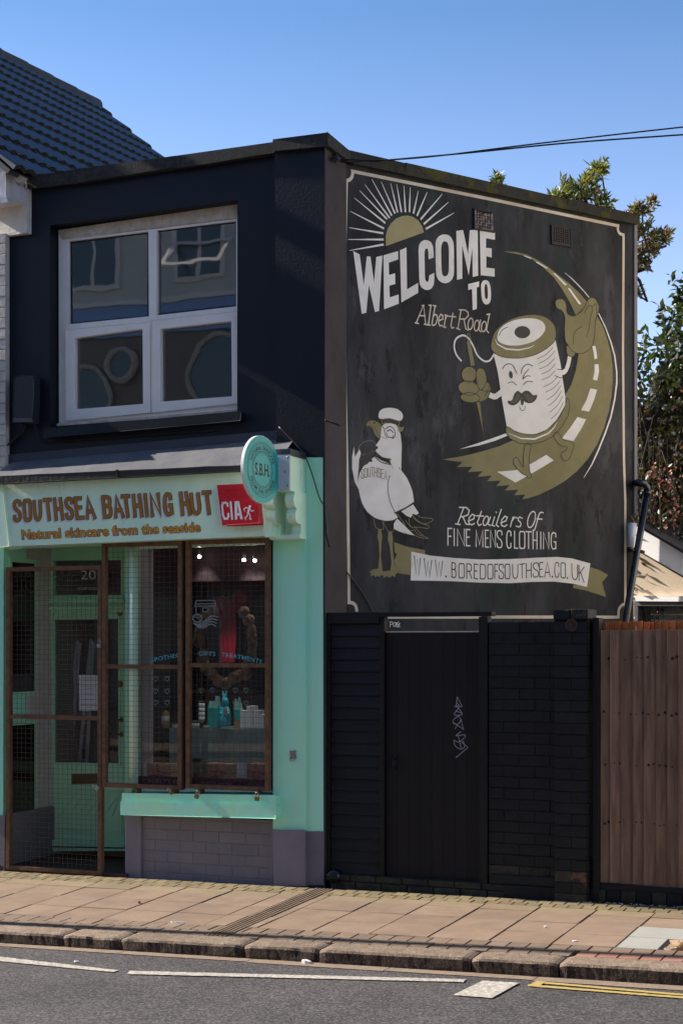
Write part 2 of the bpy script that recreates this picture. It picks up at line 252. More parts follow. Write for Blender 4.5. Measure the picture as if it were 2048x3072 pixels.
class MB:
    def __init__(s): s.v = []; s.f = []; s.mi = []
    def add(s, v, f, mi=0):
        b = len(s.v); s.v += [Vector(x) for x in v]; s.f += [[b + i for i in q] for q in f]; s.mi += [mi] * len(f)
    def hexa(s, fr, bk, mi=0):      # 4 front points, 4 back points
        s.add(list(fr) + list(bk), [(0, 1, 2, 3), (7, 6, 5, 4), (0, 4, 5, 1), (1, 5, 6, 2), (2, 6, 7, 3), (3, 7, 4, 0)], mi)
    def box(s, t0, t1, n0, n1, z0, z1, mi=0):        # in street coordinates
        s.hexa([W(t0, n1, z0), W(t1, n1, z0), W(t1, n1, z1), W(t0, n1, z1)], [W(t0, n0, z0), W(t1, n0, z0), W(t1, n0, z1), W(t0, n0, z1)], mi)
    def prism(s, front, back, holes=(), mi=0):
        """front/back: equal loops of 3D points (tessellated caps)"""
        loops = [list(front)] + [list(h[0]) for h in holes]; bl = [list(back)] + [list(h[1]) for h in holes]
        tr = tessellate_polygon(loops); fl = [p for l in loops for p in l]; fb = [p for l in bl for p in l]; n = len(fl)
        fs = [tuple(q) for q in tr] + [tuple(n + i for i in reversed(q)) for q in tr]
        k = 0
        for l in loops:
            for i in range(len(l)):
                j = (i + 1) % len(l); fs.append((k + i, k + j, n + k + j, n + k + i))
            k += len(l)
        s.add(fl + fb, fs, mi)
    def px(s, pl, pts, off, back, holes=(), mi=0):   # polygon traced at offset off of a plane, carried back to offset back
        d = pl.n * (back - off); fr = [pl.pt(x, y, off) for x, y in pts]
        hs = [([pl.pt(x, y, off) for x, y in h], [pl.pt(x, y, off) + d for x, y in h]) for h in holes]
        s.prism(fr, [p + d for p in fr], hs, mi)
    def tube(s, pts, r, n=8, mi=0, caps=True):
        pts = [Vector(p) for p in pts]; rs = r if isinstance(r, (list, tuple)) else [r] * len(pts); rings = []; ref = None
        for i, p in enumerate(pts):
            d = (pts[min(i + 1, len(pts) - 1)] - pts[max(i - 1, 0)]).normalized()
            if ref is None: ref = d.orthogonal().normalized()
            ref = (ref - d * ref.dot(d)).normalized(); q = d.cross(ref)
            rings.append([p + (ref * math.cos(2 * math.pi * k / n) + q * math.sin(2 * math.pi * k / n)) * rs[i] for k in range(n)])
        v = [x for rg in rings for x in rg]; f = []
        for i in range(len(pts) - 1):
            for k in range(n): f.append((i * n + k, i * n + (k + 1) % n, (i + 1) * n + (k + 1) % n, (i + 1) * n + k))
        if caps: f.append(tuple(range(n - 1, -1, -1))); f.append(tuple((len(pts) - 1) * n + k for k in range(n)))
        s.add(v, f, mi)
    def lathe(s, c, prof, ax=UP, n=16, mi=0):        # prof: (radius, height)
        ax = Vector(ax).normalized(); u = ax.orthogonal().normalized(); w = ax.cross(u); v = []
        for r, h in prof: v += [Vector(c) + ax * h + (u * math.cos(2 * math.pi * k / n) + w * math.sin(2 * math.pi * k / n)) * r for k in range(n)]
        f = []
        for i in range(len(prof) - 1):
            for k in range(n): f.append((i * n + k, i * n + (k + 1) % n, (i + 1) * n + (k + 1) % n, (i + 1) * n + k))
        f.append(tuple(range(n - 1, -1, -1))); f.append(tuple((len(prof) - 1) * n + k for k in range(n)))
        s.add(v, f, mi)
    def build(s, name, m, parent=None, smooth=False, kind=None, bevel=0):
        o = mesh(name, s.v, s.f, m, parent, smooth, kind)
        for p, i in zip(o.data.polygons, s.mi): p.material_index = i
        bm = bmesh.new(); bm.from_mesh(o.data)
        if bevel:
            bmesh.ops.bevel(bm, geom=[e for e in bm.edges if len(e.link_faces) == 2 and e.calc_face_angle(0) > .5], offset=bevel, segments=2, affect='EDGES', profile=.6)
        bmesh.ops.recalc_face_normals(bm, faces=bm.faces); bm.to_mesh(o.data); bm.free()
        if bevel: pass
        return o
def pbox(name, m, pl, pts, off, back, parent=None, bevel=0, holes=(), kind=None):
    b = MB(); b.px(pl, pts, off, back, holes); return b.build(name, m, parent, bevel=bevel, kind=kind)
def sbox(name, m, t0, t1, n0, n1, z0, z1, parent=None, bevel=0, kind=None):
    b = MB(); b.box(t0, t1, n0, n1, z0, z1); return b.build(name, m, parent, bevel=bevel, kind=kind)

# ------------------------------------------------------------------ flat paint on planes
def smoothpts(pts, closed=False, k=5):
    n = len(pts); out = []; seg = n if closed else n - 1
    for i in range(seg):
        p = [pts[(i + j) % n] if closed else pts[max(0, min(n - 1, i + j))] for j in (-1, 0, 1, 2)]
        for s in range(k):
            u = s / k
            out.append(tuple(.5 * (2 * p[1][c] + (p[2][c] - p[0][c]) * u + (2 * p[0][c] - 5 * p[1][c] + 4 * p[2][c] - p[3][c]) * u * u + (3 * p[1][c] - p[0][c] - 3 * p[2][c] + p[3][c]) * u ** 3) for c in (0, 1)))
    if not closed: out.append(tuple(pts[-1]))
    return out
def chaikin(pts, k=2):
    closed = pts[0] == pts[-1]
    for _ in range(k):
        q = []
        if closed:
            l = pts[:-1]
            for i in range(len(l)):
                a, b = l[i], l[(i + 1) % len(l)]
                q += [(a[0] * .75 + b[0] * .25, a[1] * .75 + b[1] * .25), (a[0] * .25 + b[0] * .75, a[1] * .25 + b[1] * .75)]
            q.append(q[0])
        else:
            q = [pts[0]]
            for a, b in zip(pts, pts[1:]): q += [(a[0] * .75 + b[0] * .25, a[1] * .75 + b[1] * .25), (a[0] * .25 + b[0] * .75, a[1] * .25 + b[1] * .75)]
            q.append(pts[-1])
        pts = q
    return pts
def ell(cx, cy, rx, ry, rot=0, n=24, a0=0, a1=360):
    o = []; full = a1 - a0 >= 360
    for i in range(n if full else n + 1):
        a = R(a0 + (a1 - a0) * i / n); x, y = rx * math.cos(a), ry * math.sin(a)
        o.append((cx + x * math.cos(R(rot)) - y * math.sin(R(rot)), cy + x * math.sin(R(rot)) + y * math.cos(R(rot))))
    if full: o.append(o[0])
    return o
def ribbon(uz, w, closed=None, cap=.5):
    """uz: 2D points in metres, w width or list; returns verts2d, faces"""
    if closed is None: closed = len(uz) > 3 and math.dist(uz[0], uz[-1]) < 1e-6
    p = [Vector(q) for q in uz]
    if closed: p = p[:-1]
    q = [p[0]]
    for x in p[1:]:
        if (x - q[-1]).length > 1e-5: q.append(x)
    p = q; n = len(p); ws = w if isinstance(w, (list, tuple)) else [w] * n
    if len(ws) != n: ws = [ws[min(int(i * len(ws) / n), len(ws) - 1)] for i in range(n)]
    if n < 2: return [], []
    if not closed and cap:
        d0 = (p[0] - p[1]).normalized(); d1 = (p[-1] - p[-2]).normalized(); p[0] = p[0] + d0 * ws[0] * cap; p[-1] = p[-1] + d1 * ws[-1] * cap
    v = []
    for i in range(n):
        a = p[i] - p[i - 1] if (closed or i) else p[1] - p[0]; b = (p[(i + 1) % n] - p[i]) if (closed or i < n - 1) else a
        a.normalize(); b.normalize(); na = Vector((-a.y, a.x)); nb = Vector((-b.y, b.x)); m = na + nb
        m = na if m.length < .2 else m.normalized(); k = min(1 / max(m.dot(na), .3), 1.7) * ws[i] / 2
        v += [p[i] + m * k, p[i] - m * k]
    f = [(2 * i, 2 * i + 1, 2 * ((i + 1) % n) + 1, 2 * ((i + 1) % n)) for i in range(n if closed else n - 1)]
    return v, f
class Paint:
    """collects flat painted shapes on one plane into one mesh"""
    def __init__(s, pl, off=.003, step=.0002): s.pl, s.off, s.step, s.k, s.v, s.f = pl, off, step, 0, [], []
    def o(s): s.k = (s.k + 1) % 10; return s.off + s.k * s.step
    def poly(s, pts, holes=(), sm=False):
        o = s.o(); lp = [smoothpts(pts, True) if sm else pts] + [smoothpts(h, True) if sm else h for h in holes]
        l3 = [[s.pl.w(*s.pl.uz(x, y), o) for x, y in l] for l in lp]; b = len(s.v)
        tr = tessellate_polygon([[Vector((*s.pl.uz(x, y), 0)) for x, y in l] for l in lp]); s.v += [p for l in l3 for p in l]
        s.f += [tuple(b + i for i in q) for q in tr]
    def line(s, pts, w, sm=False, cap=.5, closed=None):
        o = s.o(); pts = smoothpts(pts) if sm else pts
        v, f = ribbon([s.pl.uz(x, y) for x, y in pts], w, closed, cap); b = len(s.v)
        s.v += [s.pl.w(q.x, q.y, o) for q in v]; s.f += [tuple(b + i for i in q) for q in f]
    def tris(s, uz, faces):
        o = s.off; b = len(s.v); s.v += [s.pl.w(u, z, o) for u, z in uz]; s.f += [tuple(b + i for i in q) for q in faces]
    def build(s, name, m, parent, kind=None):
        o = mesh(name, s.v, s.f, m, parent, kind=kind)
        bm = bmesh.new(); bm.from_mesh(o.data)
        for f in bm.faces:
            f.normal_update()
            if f.normal.dot(s.pl.n) < 0: f.normal_flip()
        bm.to_mesh(o.data); bm.free(); return o

# single stroke capitals in a unit box
r_ = chaikin
GL = {
 'A': [[(0, 0), (.5, 1), (1, 0)], [(.2, .3), (.8, .3)]],
 'B': [[(0, 0), (0, 1)], r_([(0, 1), (.6, 1), (.92, .93), (.92, .62), (.6, .54), (0, .54)]), r_([(.5, .54), (1, .5), (1, .05), (.65, 0), (0, 0)])],
 'C': [r_([(1, .70), (1, 1), (0, 1), (0, 0), (1, 0), (1, .30)])],
 'D': [[(0, 0), (0, 1)], r_([(0, 1), (.5, 1), (1, .95), (1, .05), (.5, 0), (0, 0)])],
 'E': [[(1, 1), (0, 1), (0, 0), (1, 0)], [(0, .53), (.8, .53)]],
 'F': [[(1, 1), (0, 1), (0, 0)], [(0, .53), (.8, .53)]],
 'G': [r_([(1, .72), (1, 1), (0, 1), (0, 0), (1, 0), (1, .42)]), [(1, .0), (1, .44), (.55, .44)]],
 'H': [[(0, 0), (0, 1)], [(1, 0), (1, 1)], [(0, .5), (1, .5)]],
 'I': [[(.5, 0), (.5, 1)]],
 'K': [[(0, 0), (0, 1)], [(1, 1), (.05, .45)], [(.3, .58), (1, 0)]],
 'L': [[(0, 1), (0, 0), (1, 0)]],
 'M': [[(0, 0), (0, 1), (.5, .1), (1, 1), (1, 0)]],
 'N': [[(0, 0), (0, 1), (1, 0), (1, 1)]],
 'O': [r_([(.5, 1), (1, 1), (1, .5), (1, 0), (.5, 0), (0, 0), (0, .5), (0, 1), (.5, 1)])],
 'R': [[(0, 0), (0, 1)], r_([(0, 1), (.6, 1), (.95, .93), (.95, .55), (.6, .48), (0, .48)]), [(.5, .48), (1, 0)]],
 'S': [r_([(1, .74), (1, 1), (0, 1), (0, .62), (1, .40), (1, 0), (0, 0), (0, .26)])],
 'T': [[(0, 1), (1, 1)], [(.5, 1), (.5, 0)]],
 'U': [r_([(0, 1), (0, 0), (1, 0), (1, 1)])],
 'W': [[(0, 1), (.25, 0), (.5, .92), (.75, 0), (1, 1)]],
 '.': [[(.5, .0), (.5, .02)]],
}
def glyph(paint, ch, q, w, inset=0, dx=0, dy=0):
    """q = (x0,x1, top0, top1, bot0, bot1, slant) in photograph pixels"""
    x0, x1, ta, tb, ba, bb = q[:6]; sl = q[6] if len(q) > 6 else 0
    for st in GL[ch]:
        pts = []
        for gx, gy in st:
            gx = inset + gx * (1 - 2 * inset) if x1 - x0 > 1 else gx
            top = ta + (tb - ta) * gx; bot = ba + (bb - ba) * gx; y = bot + (top - bot) * gy
            pts.append((x0 + (x1 - x0) * gx - sl * (gy - .5) + dx, y + dy))
        paint.line(pts, w, closed=(st[0] == st[-1] and len(st) > 3) or None, cap=.5 if ch not in 'CSGU' else .1)
_fc = {}
def font2d(text, off=0.0, space=1.0):
    c = bpy.data.curves.new('lettering', 'FONT'); c.body = text; c.size = 1; c.offset = off; c.space_character = space; c.resolution_u = 3
    o = bpy.data.objects.new('lettering', c); COL.objects.link(o); bpy.context.view_layer.update()
    me = bpy.data.meshes.new_from_object(o.evaluated_get(bpy.context.evaluated_depsgraph_get()))
    vs_ = [(v.co.x, v.co.y) for v in me.vertices]; fs = [tuple(p.vertices) for p in me.polygons]
    bpy.data.objects.remove(o); bpy.data.curves.remove(c); bpy.data.meshes.remove(me)
    return vs_, fs
def text_on(paint, text, fn, off=0.0, space=1.0, base=None):
    """fn(u in 0..1 along the word, h = height in cap heights) -> photograph pixel"""
    vs_, fs = font2d(text, off, space); b_ = base or font2d(text, 0, space)[0]
    x0 = min(v[0] for v in b_); x1 = max(v[0] for v in b_)
    paint.tris([paint.pl.uz(*fn((x - x0) / (x1 - x0), y / .72)) for x, y in vs_], fs)

# ================================================================== GROUND
KN = 2.06                       # front of the kerb
def sheet(name, ts, ns, fz, m, dz=0, parent=None, kind='structure'):
    v = [W(t, n, fz(t, n) + dz) for n in ns for t in ts]; f = []
    for j in range(len(ns) - 1):
        for i in range(len(ts) - 1):
            a = j * len(ts) + i; f.append((a, a + 1, a + len(ts) + 1, a + len(ts)))
    o = mesh(name, v, f, m, parent, kind=kind)
    if sum(p.normal.z for p in o.data.polygons) < 0: o.data.flip_normals()
    return o
def lin(a, b, k): return [a + (b - a) * i / k for i in range(k + 1)]
ground = sheet('ground', [-400, -60, -12, 12, 60, 400], [-400, -60, -3, 20, 60, 400], lambda t, n: -.45, mat('far_ground', (.09, .085, .07), .95, (.06, .06, .045), 1))
road = sheet('road', lin(-14, 14, 40), [KN - .06] + lin(KN, 12.2, 30), roadz, M['asphalt'])
pave = sheet('pavement', lin(-14, 14, 40), lin(-.9, KN - .03, 8), pavz, M['joint'], -.022)
farpave = sheet('far_pavement', lin(-14, 14, 10), [12.2, 14.6], lambda t, n: roadz(t, 12.2) + .1, M['slab'])
# gutter strip in stretches
def decal(name, pts, fz, m, dz, parent, lab=None):
    o = mesh(name, [W(t, n, fz(t, n) + dz) for t, n in pts], [tuple(range(len(pts)))], m, parent)
    if o.data.polygons[0].normal.z < 0: o.data.flip_normals()
    if lab: o['label'] = lab
    return o
tj = -5.0
while tj < 5:
    tn = tj + .9
    w = .115 + random.uniform(-.012, .012)
    decal('gutter_stone', [(tj + .006, KN - .01), (tn, KN - .01), (tn, KN + w + random.uniform(-.01, .01)), (tj + .006, KN + w)], roadz, M['gutter'], .004, road); tj = tn
def roadquad(name, pts, m, parent=road, dz=.006, sub=6, lab=None):
    """thermoplastic marking: ragged edged strip following the road"""
    q = [GR(x, y) for x, y in pts]
    vv = []; n = max(2, int(math.dist(q[0], q[1]) / .02)); n = min(n, 120)
    for i in range(n + 1):
        u = i / n
        a = (q[0][0] + (q[1][0] - q[0][0]) * u, q[0][1] + (q[1][1] - q[0][1]) * u + random.uniform(-.004, .004))
        b = (q[3][0] + (q[2][0] - q[3][0]) * u, q[3][1] + (q[2][1] - q[3][1]) * u + random.uniform(-.004, .004)); vv += [a, b]
    v = [W(t, nn, roadz(t, nn) + dz) for t, nn in vv]
    o = mesh(name, v, [(2 * i, 2 * i + 1, 2 * i + 3, 2 * i + 2) for i in range(n)], m, parent)
    if sum(p.normal.z for p in o.data.polygons) < 0: o.data.flip_normals()
    if lab: o['label'] = lab
    return o
roadquad('road_marking', z6([(-40, 474), (545, 541), (520, 550), (-40, 495)]), M['line'], lab='long white bay line at the left')
roadquad('road_marking', [z6([(595, 544)])[0], z7([(570, 583)])[0], z7([(560, 596)])[0], z6([(582, 559)])[0]], M['line'], dz=.0065, lab='white bay line ending at the white block')
roadquad('road_marking', z7([(648, 590), (815, 600), (690, 670), (512, 656)]), M['line'], dz=.007, lab='broad white block between the bay line and the yellow lines')
roadquad('road_marking', z7([(905, 592), (1800, 672), (1800, 679), (895, 600)]), M['yline'], lab='upper of the double yellow lines')
roadquad('road_marking', z7([(855, 606), (1800, 682), (1800, 690), (855, 615)]), M['yline'], dz=.0064, lab='lower of the double yellow lines')
roadquad('road_marking', z7([(893, 591), (938, 594), (905, 617), (858, 613)]), M['yline'], dz=.0072, lab='yellow end bar of the double lines')

# ---- paving slabs, paving bricks, kerb stones
def slabmesh(w, d, th=.03, bev=.0022, nm='paving_slab', m=None):
    b = MB(); hw, hd = w / 2, d / 2
    def L(t, n, z): return T * t + N * n + UP * z
    b.hexa([L(-hw + bev, -hd + bev, 0), L(hw - bev, -hd + bev, 0), L(hw - bev, hd - bev, 0), L(-hw + bev, hd - bev, 0)], [L(-hw, -hd, -th), L(hw, -hd, -th), L(hw, hd, -th), L(-hw, hd, -th)])
    me = bpy.data.meshes.new(nm); me.from_pydata(b.v, [], b.f); me.materials.append(m)
    bm = bmesh.new(); bm.from_mesh(me); bmesh.ops.recalc_face_normals(bm, faces=bm.faces); bm.to_mesh(me); bm.free(); return me
def inst(name, me, loc, parent, label=None):
    o = bpy.data.objects.new(name, me); link(o, parent); setw(o, loc, parent)
    if label: o['label'] = label
    return o
ROWS = [(.315, .505), (.505, .852), (.852, 1.198), (1.198, 1.545)]
TJ0, SW = 1.36, .392
drain = [G(*z6([(880, 420)])[0]), G(*z6([(1480, 172)])[0])]
DT = (drain[0][0] + drain[1][0]) / 2 
DW = .155
hole_t, hole_n = G(*h7([(1430, 890)])[0])
sm = {}
def getm(w, d, m, nm):
    k = (round(w, 3), round(d, 3), m.name)
    if k not in sm: sm[k] = slabmesh(w, d, nm=nm, m=m)
    return sm[k]
def dropin(nm, t0, t1, n0, n1, m, gt=.010, gn=.003, jz=.0025, label=None):
    """one slab or brick, lying on the slope and twist of the pavement"""
    if t1 - t0 - gt < .02 or n1 - n0 - gn < .02: return
    a, c, d, e = t0 + gt / 2, t1 - gt / 2, n0 + gn / 2, n1 - gn / 2; z = random.uniform(-jz, jz); ti = random.uniform(-jz, jz) * .5; bv = .002
    P4 = ((a, d), (c, d), (c, e), (a, e)); I4 = ((a + bv, d + bv), (c - bv, d + bv), (c - bv, e - bv), (a + bv, e - bv))
    v = [W(t, n, pavz(t, n) + z + (ti if t > a + .01 else -ti)) for t, n in I4] + [W(t, n, pavz(t, n) + z - .003) for t, n in P4] + [W(t, n, pavz(t, n) - .03) for t, n in P4]
    f = [(0, 1, 2, 3)] + [(i, i + 4, (i + 1) % 4 + 4, (i + 1) % 4) for i in range(4)] + [(i + 4, i + 8, (i + 1) % 4 + 8, (i + 1) % 4 + 4) for i in range(4)]
    o = mesh(nm, v, f, m, pave)
    if o.data.polygons[0].normal.z < 0: o.data.flip_normals()
    if label: o['label'] = label
    return o
GREY = [(2.46, 2.46 + SW, 2), (2.46, 2.46 + SW, 3)]
k0 = int((-5.2 - TJ0) / SW) - 1
for k in range(k0, 12):
    a, b_ = TJ0 + k * SW, TJ0 + (k + 1) * SW
    if b_ < -4.3 or a > 4.2: continue
    for ri, (n0, n1) in enumerate(ROWS):
        segs = [(a, b_)]
        if a < DT - DW / 2 < b_ or a < DT + DW / 2 < b_:
            segs = [(x0, x1) for x0, x1 in ((a, min(b_, DT - DW / 2)), (max(a, DT + DW / 2), b_)) if x1 - x0 > .02]
        elif a >= DT - DW / 2 and b_ <= DT + DW / 2: segs = []
        for x0, x1 in segs:
            grey = ri >= 2 and x0 > 2.4 and x0 < 3.0
            if grey and ri == 3: x1 = x0 + .25
            if x0 > 3.0 and ri == 3 and x0 < 3.3: continue
            jz = .0025
            o = dropin('paving_slab', x0, x1, n0, n1, M['slabg'] if grey else M['slabm'] if ri == 0 else M['slab'], gt=.011 if not grey else .006, jz=jz)
            if grey: o['label'] = 'newer pale grey paving slab'
# moss tinted bricks along the wall, two rows of bricks inside the kerb
def bricks(n0, n1, t0, t1, w, m, off=0):
    t = t0 + off
    while t < t1:
        lo, hi = DT - DW / 2, DT + DW / 2
        for x0, x1 in (((t, t + w),) if t + w <= lo or t >= hi else ((t, lo), (hi, t + w))):
            if x1 - x0 > .03: dropin('paving_brick', x0, x1, n0, n1, m, gt=.008, gn=.0025, jz=.002)
        t += w
bricks(.065, .195, -4.1, 3.9, .098, M['pbrickm']); bricks(.195, .315, -4.1, 3.9, .098, M['pbrickm'], .05)
bricks(1.545, 1.70, -4.1, 3.9, .125, M['pbrick']); bricks(1.70, 1.855, -4.1, 2.3, .125, M['pbrick'], .06)
bricks(1.70, 1.855, 2.3, 3.9, .125, M['pbrickr'], .06)
# five ridged strips of the drainage channel
for i in range(5):
    x0 = DT - DW / 2 + i * DW / 5
    b = MB(); n0, n1 = .07, 1.86
    for j in range(6):
        a0, a1 = n0 + (n1 - n0) * j / 6, n0 + (n1 - n0) * (j + 1) / 6
        zz = [pavz(x0, q) + .004 for q in (a0, a1)]
        b.hexa([W(x0 + .010, a0, zz[0]), W(x0 + .024, a0, zz[0]), W(x0 + .024, a1, zz[1]), W(x0 + .010, a1, zz[1])], [W(x0 + .009, a0, zz[0] - .05), W(x0 + .024, a0, zz[0] - .05), W(x0 + .024, a1, zz[1] - .05), W(x0 + .009, a1, zz[1] - .05)])
    b.build('drain_channel_rib', M['pbrick'], pave)
# kerb stones with broken faces
kj = [-4.9, -4.0, -3.1, -2.2, -1.32, -.42, .36, .78, 1.68, 2.08 + .02, 3.0, 3.9, 4.8]
pxk = [143, 320, 695, 925, 1390, 1657]
kj = [-5.2, -4.3, -3.4, -2.5] + [G(x, 2812 + x * .053)[0] for x in pxk] + [3.3, 4.2]
for i in range(len(kj) - 1):
    a, b_ = kj[i] + .006, kj[i + 1] - .006; nt_ = max(6, int((b_ - a) / .022)); nn = 5; rr = random.Random(i * 3 + 1)
    prof = [(1.862, 0), (KN - .035, .0), (KN - .010, -.004), (KN - .002, -.018), (KN + .001, -.07), (KN + .002, -.22)]
    v = []
    import mathutils
    for it in range(nt_ + 1):
        t = a + (b_ - a) * it / nt_; e = min(it, nt_ - it); er = .012 * max(0, 1 - e / 1.5)
        for ip, (n, dz) in enumerate(prof):
            q = mathutils.noise.noise(Vector((t * 6, ip * .9, i * 5))); q2 = mathutils.noise.noise(Vector((t * 22, ip * 2.1, i * 9 + 4)))
            bite = max(0, mathutils.noise.noise(Vector((t * 3.3, 7.7, i))) - .34) * .07 if ip in (2, 3) else 0
            amp = (.001, .0015, .004, .006, .005, .004)[ip]
            v.append(W(t, n - q * amp - abs(q2) * amp * .9 - bite - (er if ip > 1 else 0), pavz(t, n) + dz - (er if ip < 4 else 0) + q2 * .002 - bite * .5))
    np_ = len(prof)
    f = [(it * np_ + j, it * np_ + j + 1, (it + 1) * np_ + j + 1, (it + 1) * np_ + j) for it in range(nt_) for j in range(np_ - 1)]
    # ends
    f += [tuple(range(np_ - 1, -1, -1)), tuple(nt_ * np_ + j for j in range(np_))]
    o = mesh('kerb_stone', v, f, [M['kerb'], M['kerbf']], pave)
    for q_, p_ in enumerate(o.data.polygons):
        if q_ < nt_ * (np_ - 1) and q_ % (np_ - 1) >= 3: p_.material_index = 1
    bm = bmesh.new(); bm.from_mesh(o.data); bmesh.ops.recalc_face_normals(bm, faces=bm.faces)
    if sum(q.normal.z for q in bm.faces) < 0: bmesh.ops.reverse_faces(bm, faces=bm.faces)
    bm.to_mesh(o.data); bm.free()
# broken bay in the pavement with a rusty cover in it
ht0, ht1 = 2.46 + .30, 2.46 + 2 * SW + .25
b = MB(); b.v = []; nt_, nn = 14, 8; v = []
for j in range(nn + 1):
    for i in range(nt_ + 1):
        t = ht0 - .02 + (ht1 - ht0) * i / nt_; n = 1.2 + (1.545 - 1.2) * j / nn
        e = min(i, nt_ - i, j * 1.4, (nn - j) * 1.4)
        v.append(W(t, n, pavz(t, n) - .004 - min(.02, e * .009) + random.uniform(-.005, .005)))
rub = mesh('broken_mortar_bed', v, [(j * (nt_ + 1) + i, j * (nt_ + 1) + i + 1, (j + 1) * (nt_ + 1) + i + 1, (j + 1) * (nt_ + 1) + i) for j in range(nn) for i in range(nt_)],
     mat('sandy_mortar', (.42, .28, .17), .95, (.30, .20, .12), 30, .9, 1, 120, bdist=.006), pave)
if sum(p.normal.z for p in rub.data.polygons) < 0: rub.data.flip_normals()
cov = thing('drain_cover', W(3.05, 1.38, pavz(3.05, 1.38)), 'small rusty studded cover set in broken mortar at the right end of the pavement', 'drain cover')
b = MB(); b.box(2.88, 3.3, 1.28, 1.46, pavz(3, 1.4) - .02, pavz(3, 1.4) + .0)
b.build('plate', M['rust'], cov)
b = MB()
for i in range(12):
    for j in range(5):
        t, n = 2.90 + i * .034, 1.30 + j * .034; z = pavz(3, 1.4)
        b.box(t, t + .02, n, n + .016, z, z + .007)
b.build('studs', M['rust'], cov, kind='stuff')
# litter
def litter(name, x, y, road_, size, m, label, cat, group=None):
    t, n = (GR if road_ else G)(x, y); z = (roadz if road_ else pavz)(t, n) + .006; b = MB()
    rr = random.Random(int(x)); k = 7
    pts = [(t + math.cos(i * 2 * math.pi / k) * size[0] * rr.uniform(.7, 1), n + math.sin(i * 2 * math.pi / k) * size[1] * rr.uniform(.7, 1)) for i in range(k)]
    b.prism([W(a, c, z + size[2] * rr.uniform(.5, 1)) for a, c in pts], [W(a, c, z - .004) for a, c in pts]); o = b.build(name, m); tag(o, label, cat, group); return o
pw = mat('white_litter', (.75, .73, .70), .6)
litter('paper_scrap', *z6([(1408, 508)])[0], True, (.035, .018, .02), pw, 'crumpled white scrap lying in the gutter below the kerb', 'litter')
litter('wooden_stick', *z6([(820, 322)])[0], False, (.07, .006, .006), pw, 'thin pale stick lying on the middle paving slabs', 'litter')
litter('berry', *z6([(640, 231)])[0], False, (.012, .012, .015), mat('red_litter', (.4, .05, .03), .6), 'tiny red scrap on the paving slabs left of the drain channel', 'litter')
litter('paper_scrap', *z6([(352, 501)])[0], True, (.02, .008, .004), pw, 'flattened white scrap on the asphalt beside the left bay line', 'litter')
litter('paper_scrap', *z7([(1450, 628)])[0], True, (.02, .008, .004), pw, 'flattened white scrap on the asphalt beside the yellow lines', 'litter') if False else None
litter('dry_leaf', *h7([(430, 790)])[0], False, (.018, .008, .004), pw, 'pale flattened blob on the slab left of the grey slabs', 'litter')
litter('dry_leaf', *h7([(120, 637)])[0], False, (.013, .007, .004), pw, 'pale flattened blob two slabs left of the grey slabs', 'litter')
rr = random.Random(3); lf = mat('wind_blown_bits', (.45, .36, .22), .8, (.6, .58, .55), 3, 1)
b = MB()
for i in range(90):
    t = rr.uniform(1.95, 3.0); n = rr.choice([rr.uniform(.03, .07), rr.uniform(.03, .1)]); s_ = rr.uniform(.003, .010)
    z = pavz(t, n); b.box(t, t + s_ * 1.6, n, n + s_, z, z + .004)
tag(b.build('wind_blown_bits', lf), 'pale bits of grit and leaf blown against the foot of the fence', 'litter', kind='stuff')

# ================================================================== THE CORNER SHOP
shop = thing('corner_shop', W(-1.4, -.4, 0), 'two storey corner shop with navy upper wall, mint green shopfront and black painted side wall', 'shop building')
def TZ(x, y, off=0): return PF.uz(x, y, off)
# ---- navy front wall with the window opening
NAVY = -.06
wall_px = [(17, 583)] + z1([(62, 700), (358, 655), (808, 590), (1262, 530), (1290, 530)]) + [(829, 1340), (16, 1400)]
win_hole = [(151, 676), (712, 600), (712, 1238), (151, 1282)]
facade = pbox('front_wall', M['navy'], PF, wall_px, NAVY, -.30, shop, holes=[win_hole])
pbox('window_sill', M['navy'], PF, z1([(203, 1820), (1105, 1738), (1105, 1780), (203, 1856)]), .02, -.2, shop, bevel=.006)
# pier at the corner
pbox('corner_pier', M['navy'], PF, [(824, 455), (973, 428), (973, 1372), (829, 1372)], 0, -.16, shop)
b = MB(); z0, z1_ = -.05, PF.uz(973, 428)[1]
b.box(-.14, .003, -.427, -.003, z0, z1_); side = b.build('side_return_wall', M['charcoal'], shop)
# ---- painted side wall
ZTOP_L = PM.uz(1057, 489)[1]
def mwall():
    u1 = PM.uz(1899, 672)[0]; b = MB()
    b.prism([PM.w(0, -.3), PM.w(u1, -.3), PM.w(u1, PM.uz(1899, 668)[1]), PM.w(0, PM.uz(1035, 484)[1])],
            [PM.w(-.1, -.3, -.25), PM.w(u1, -.3, -.25), PM.w(u1, PM.uz(1899, 668)[1], -.25), PM.w(-.1, PM.uz(1035, 484)[1], -.25)])
    return b.build('painted_side_wall', M['mural'], shop), u1
mural, MU1 = mwall()
# plain return strip at the far end
b = MB(); zt = PM.uz(1899, 672)[1]; zb = PM.uz(1905, 1541)[1]
b.prism([PM.w(MU1 - .001, zb, .012), PM.w(MU1 + .035, zb, .012), PM.w(MU1 + .035, zt, .012), PM.w(MU1 - .001, zt, .012)], [PM.w(MU1 - .001, zb, -.2), PM.w(MU1 + .035, zb, -.2), PM.w(MU1 + .035, zt, -.2), PM.w(MU1 - .001, zt, -.2)])
b.build('corner_strip', mat('pale_grey_strip', (.20, .185, .20), .6, (.16, .15, .16), 4), shop)
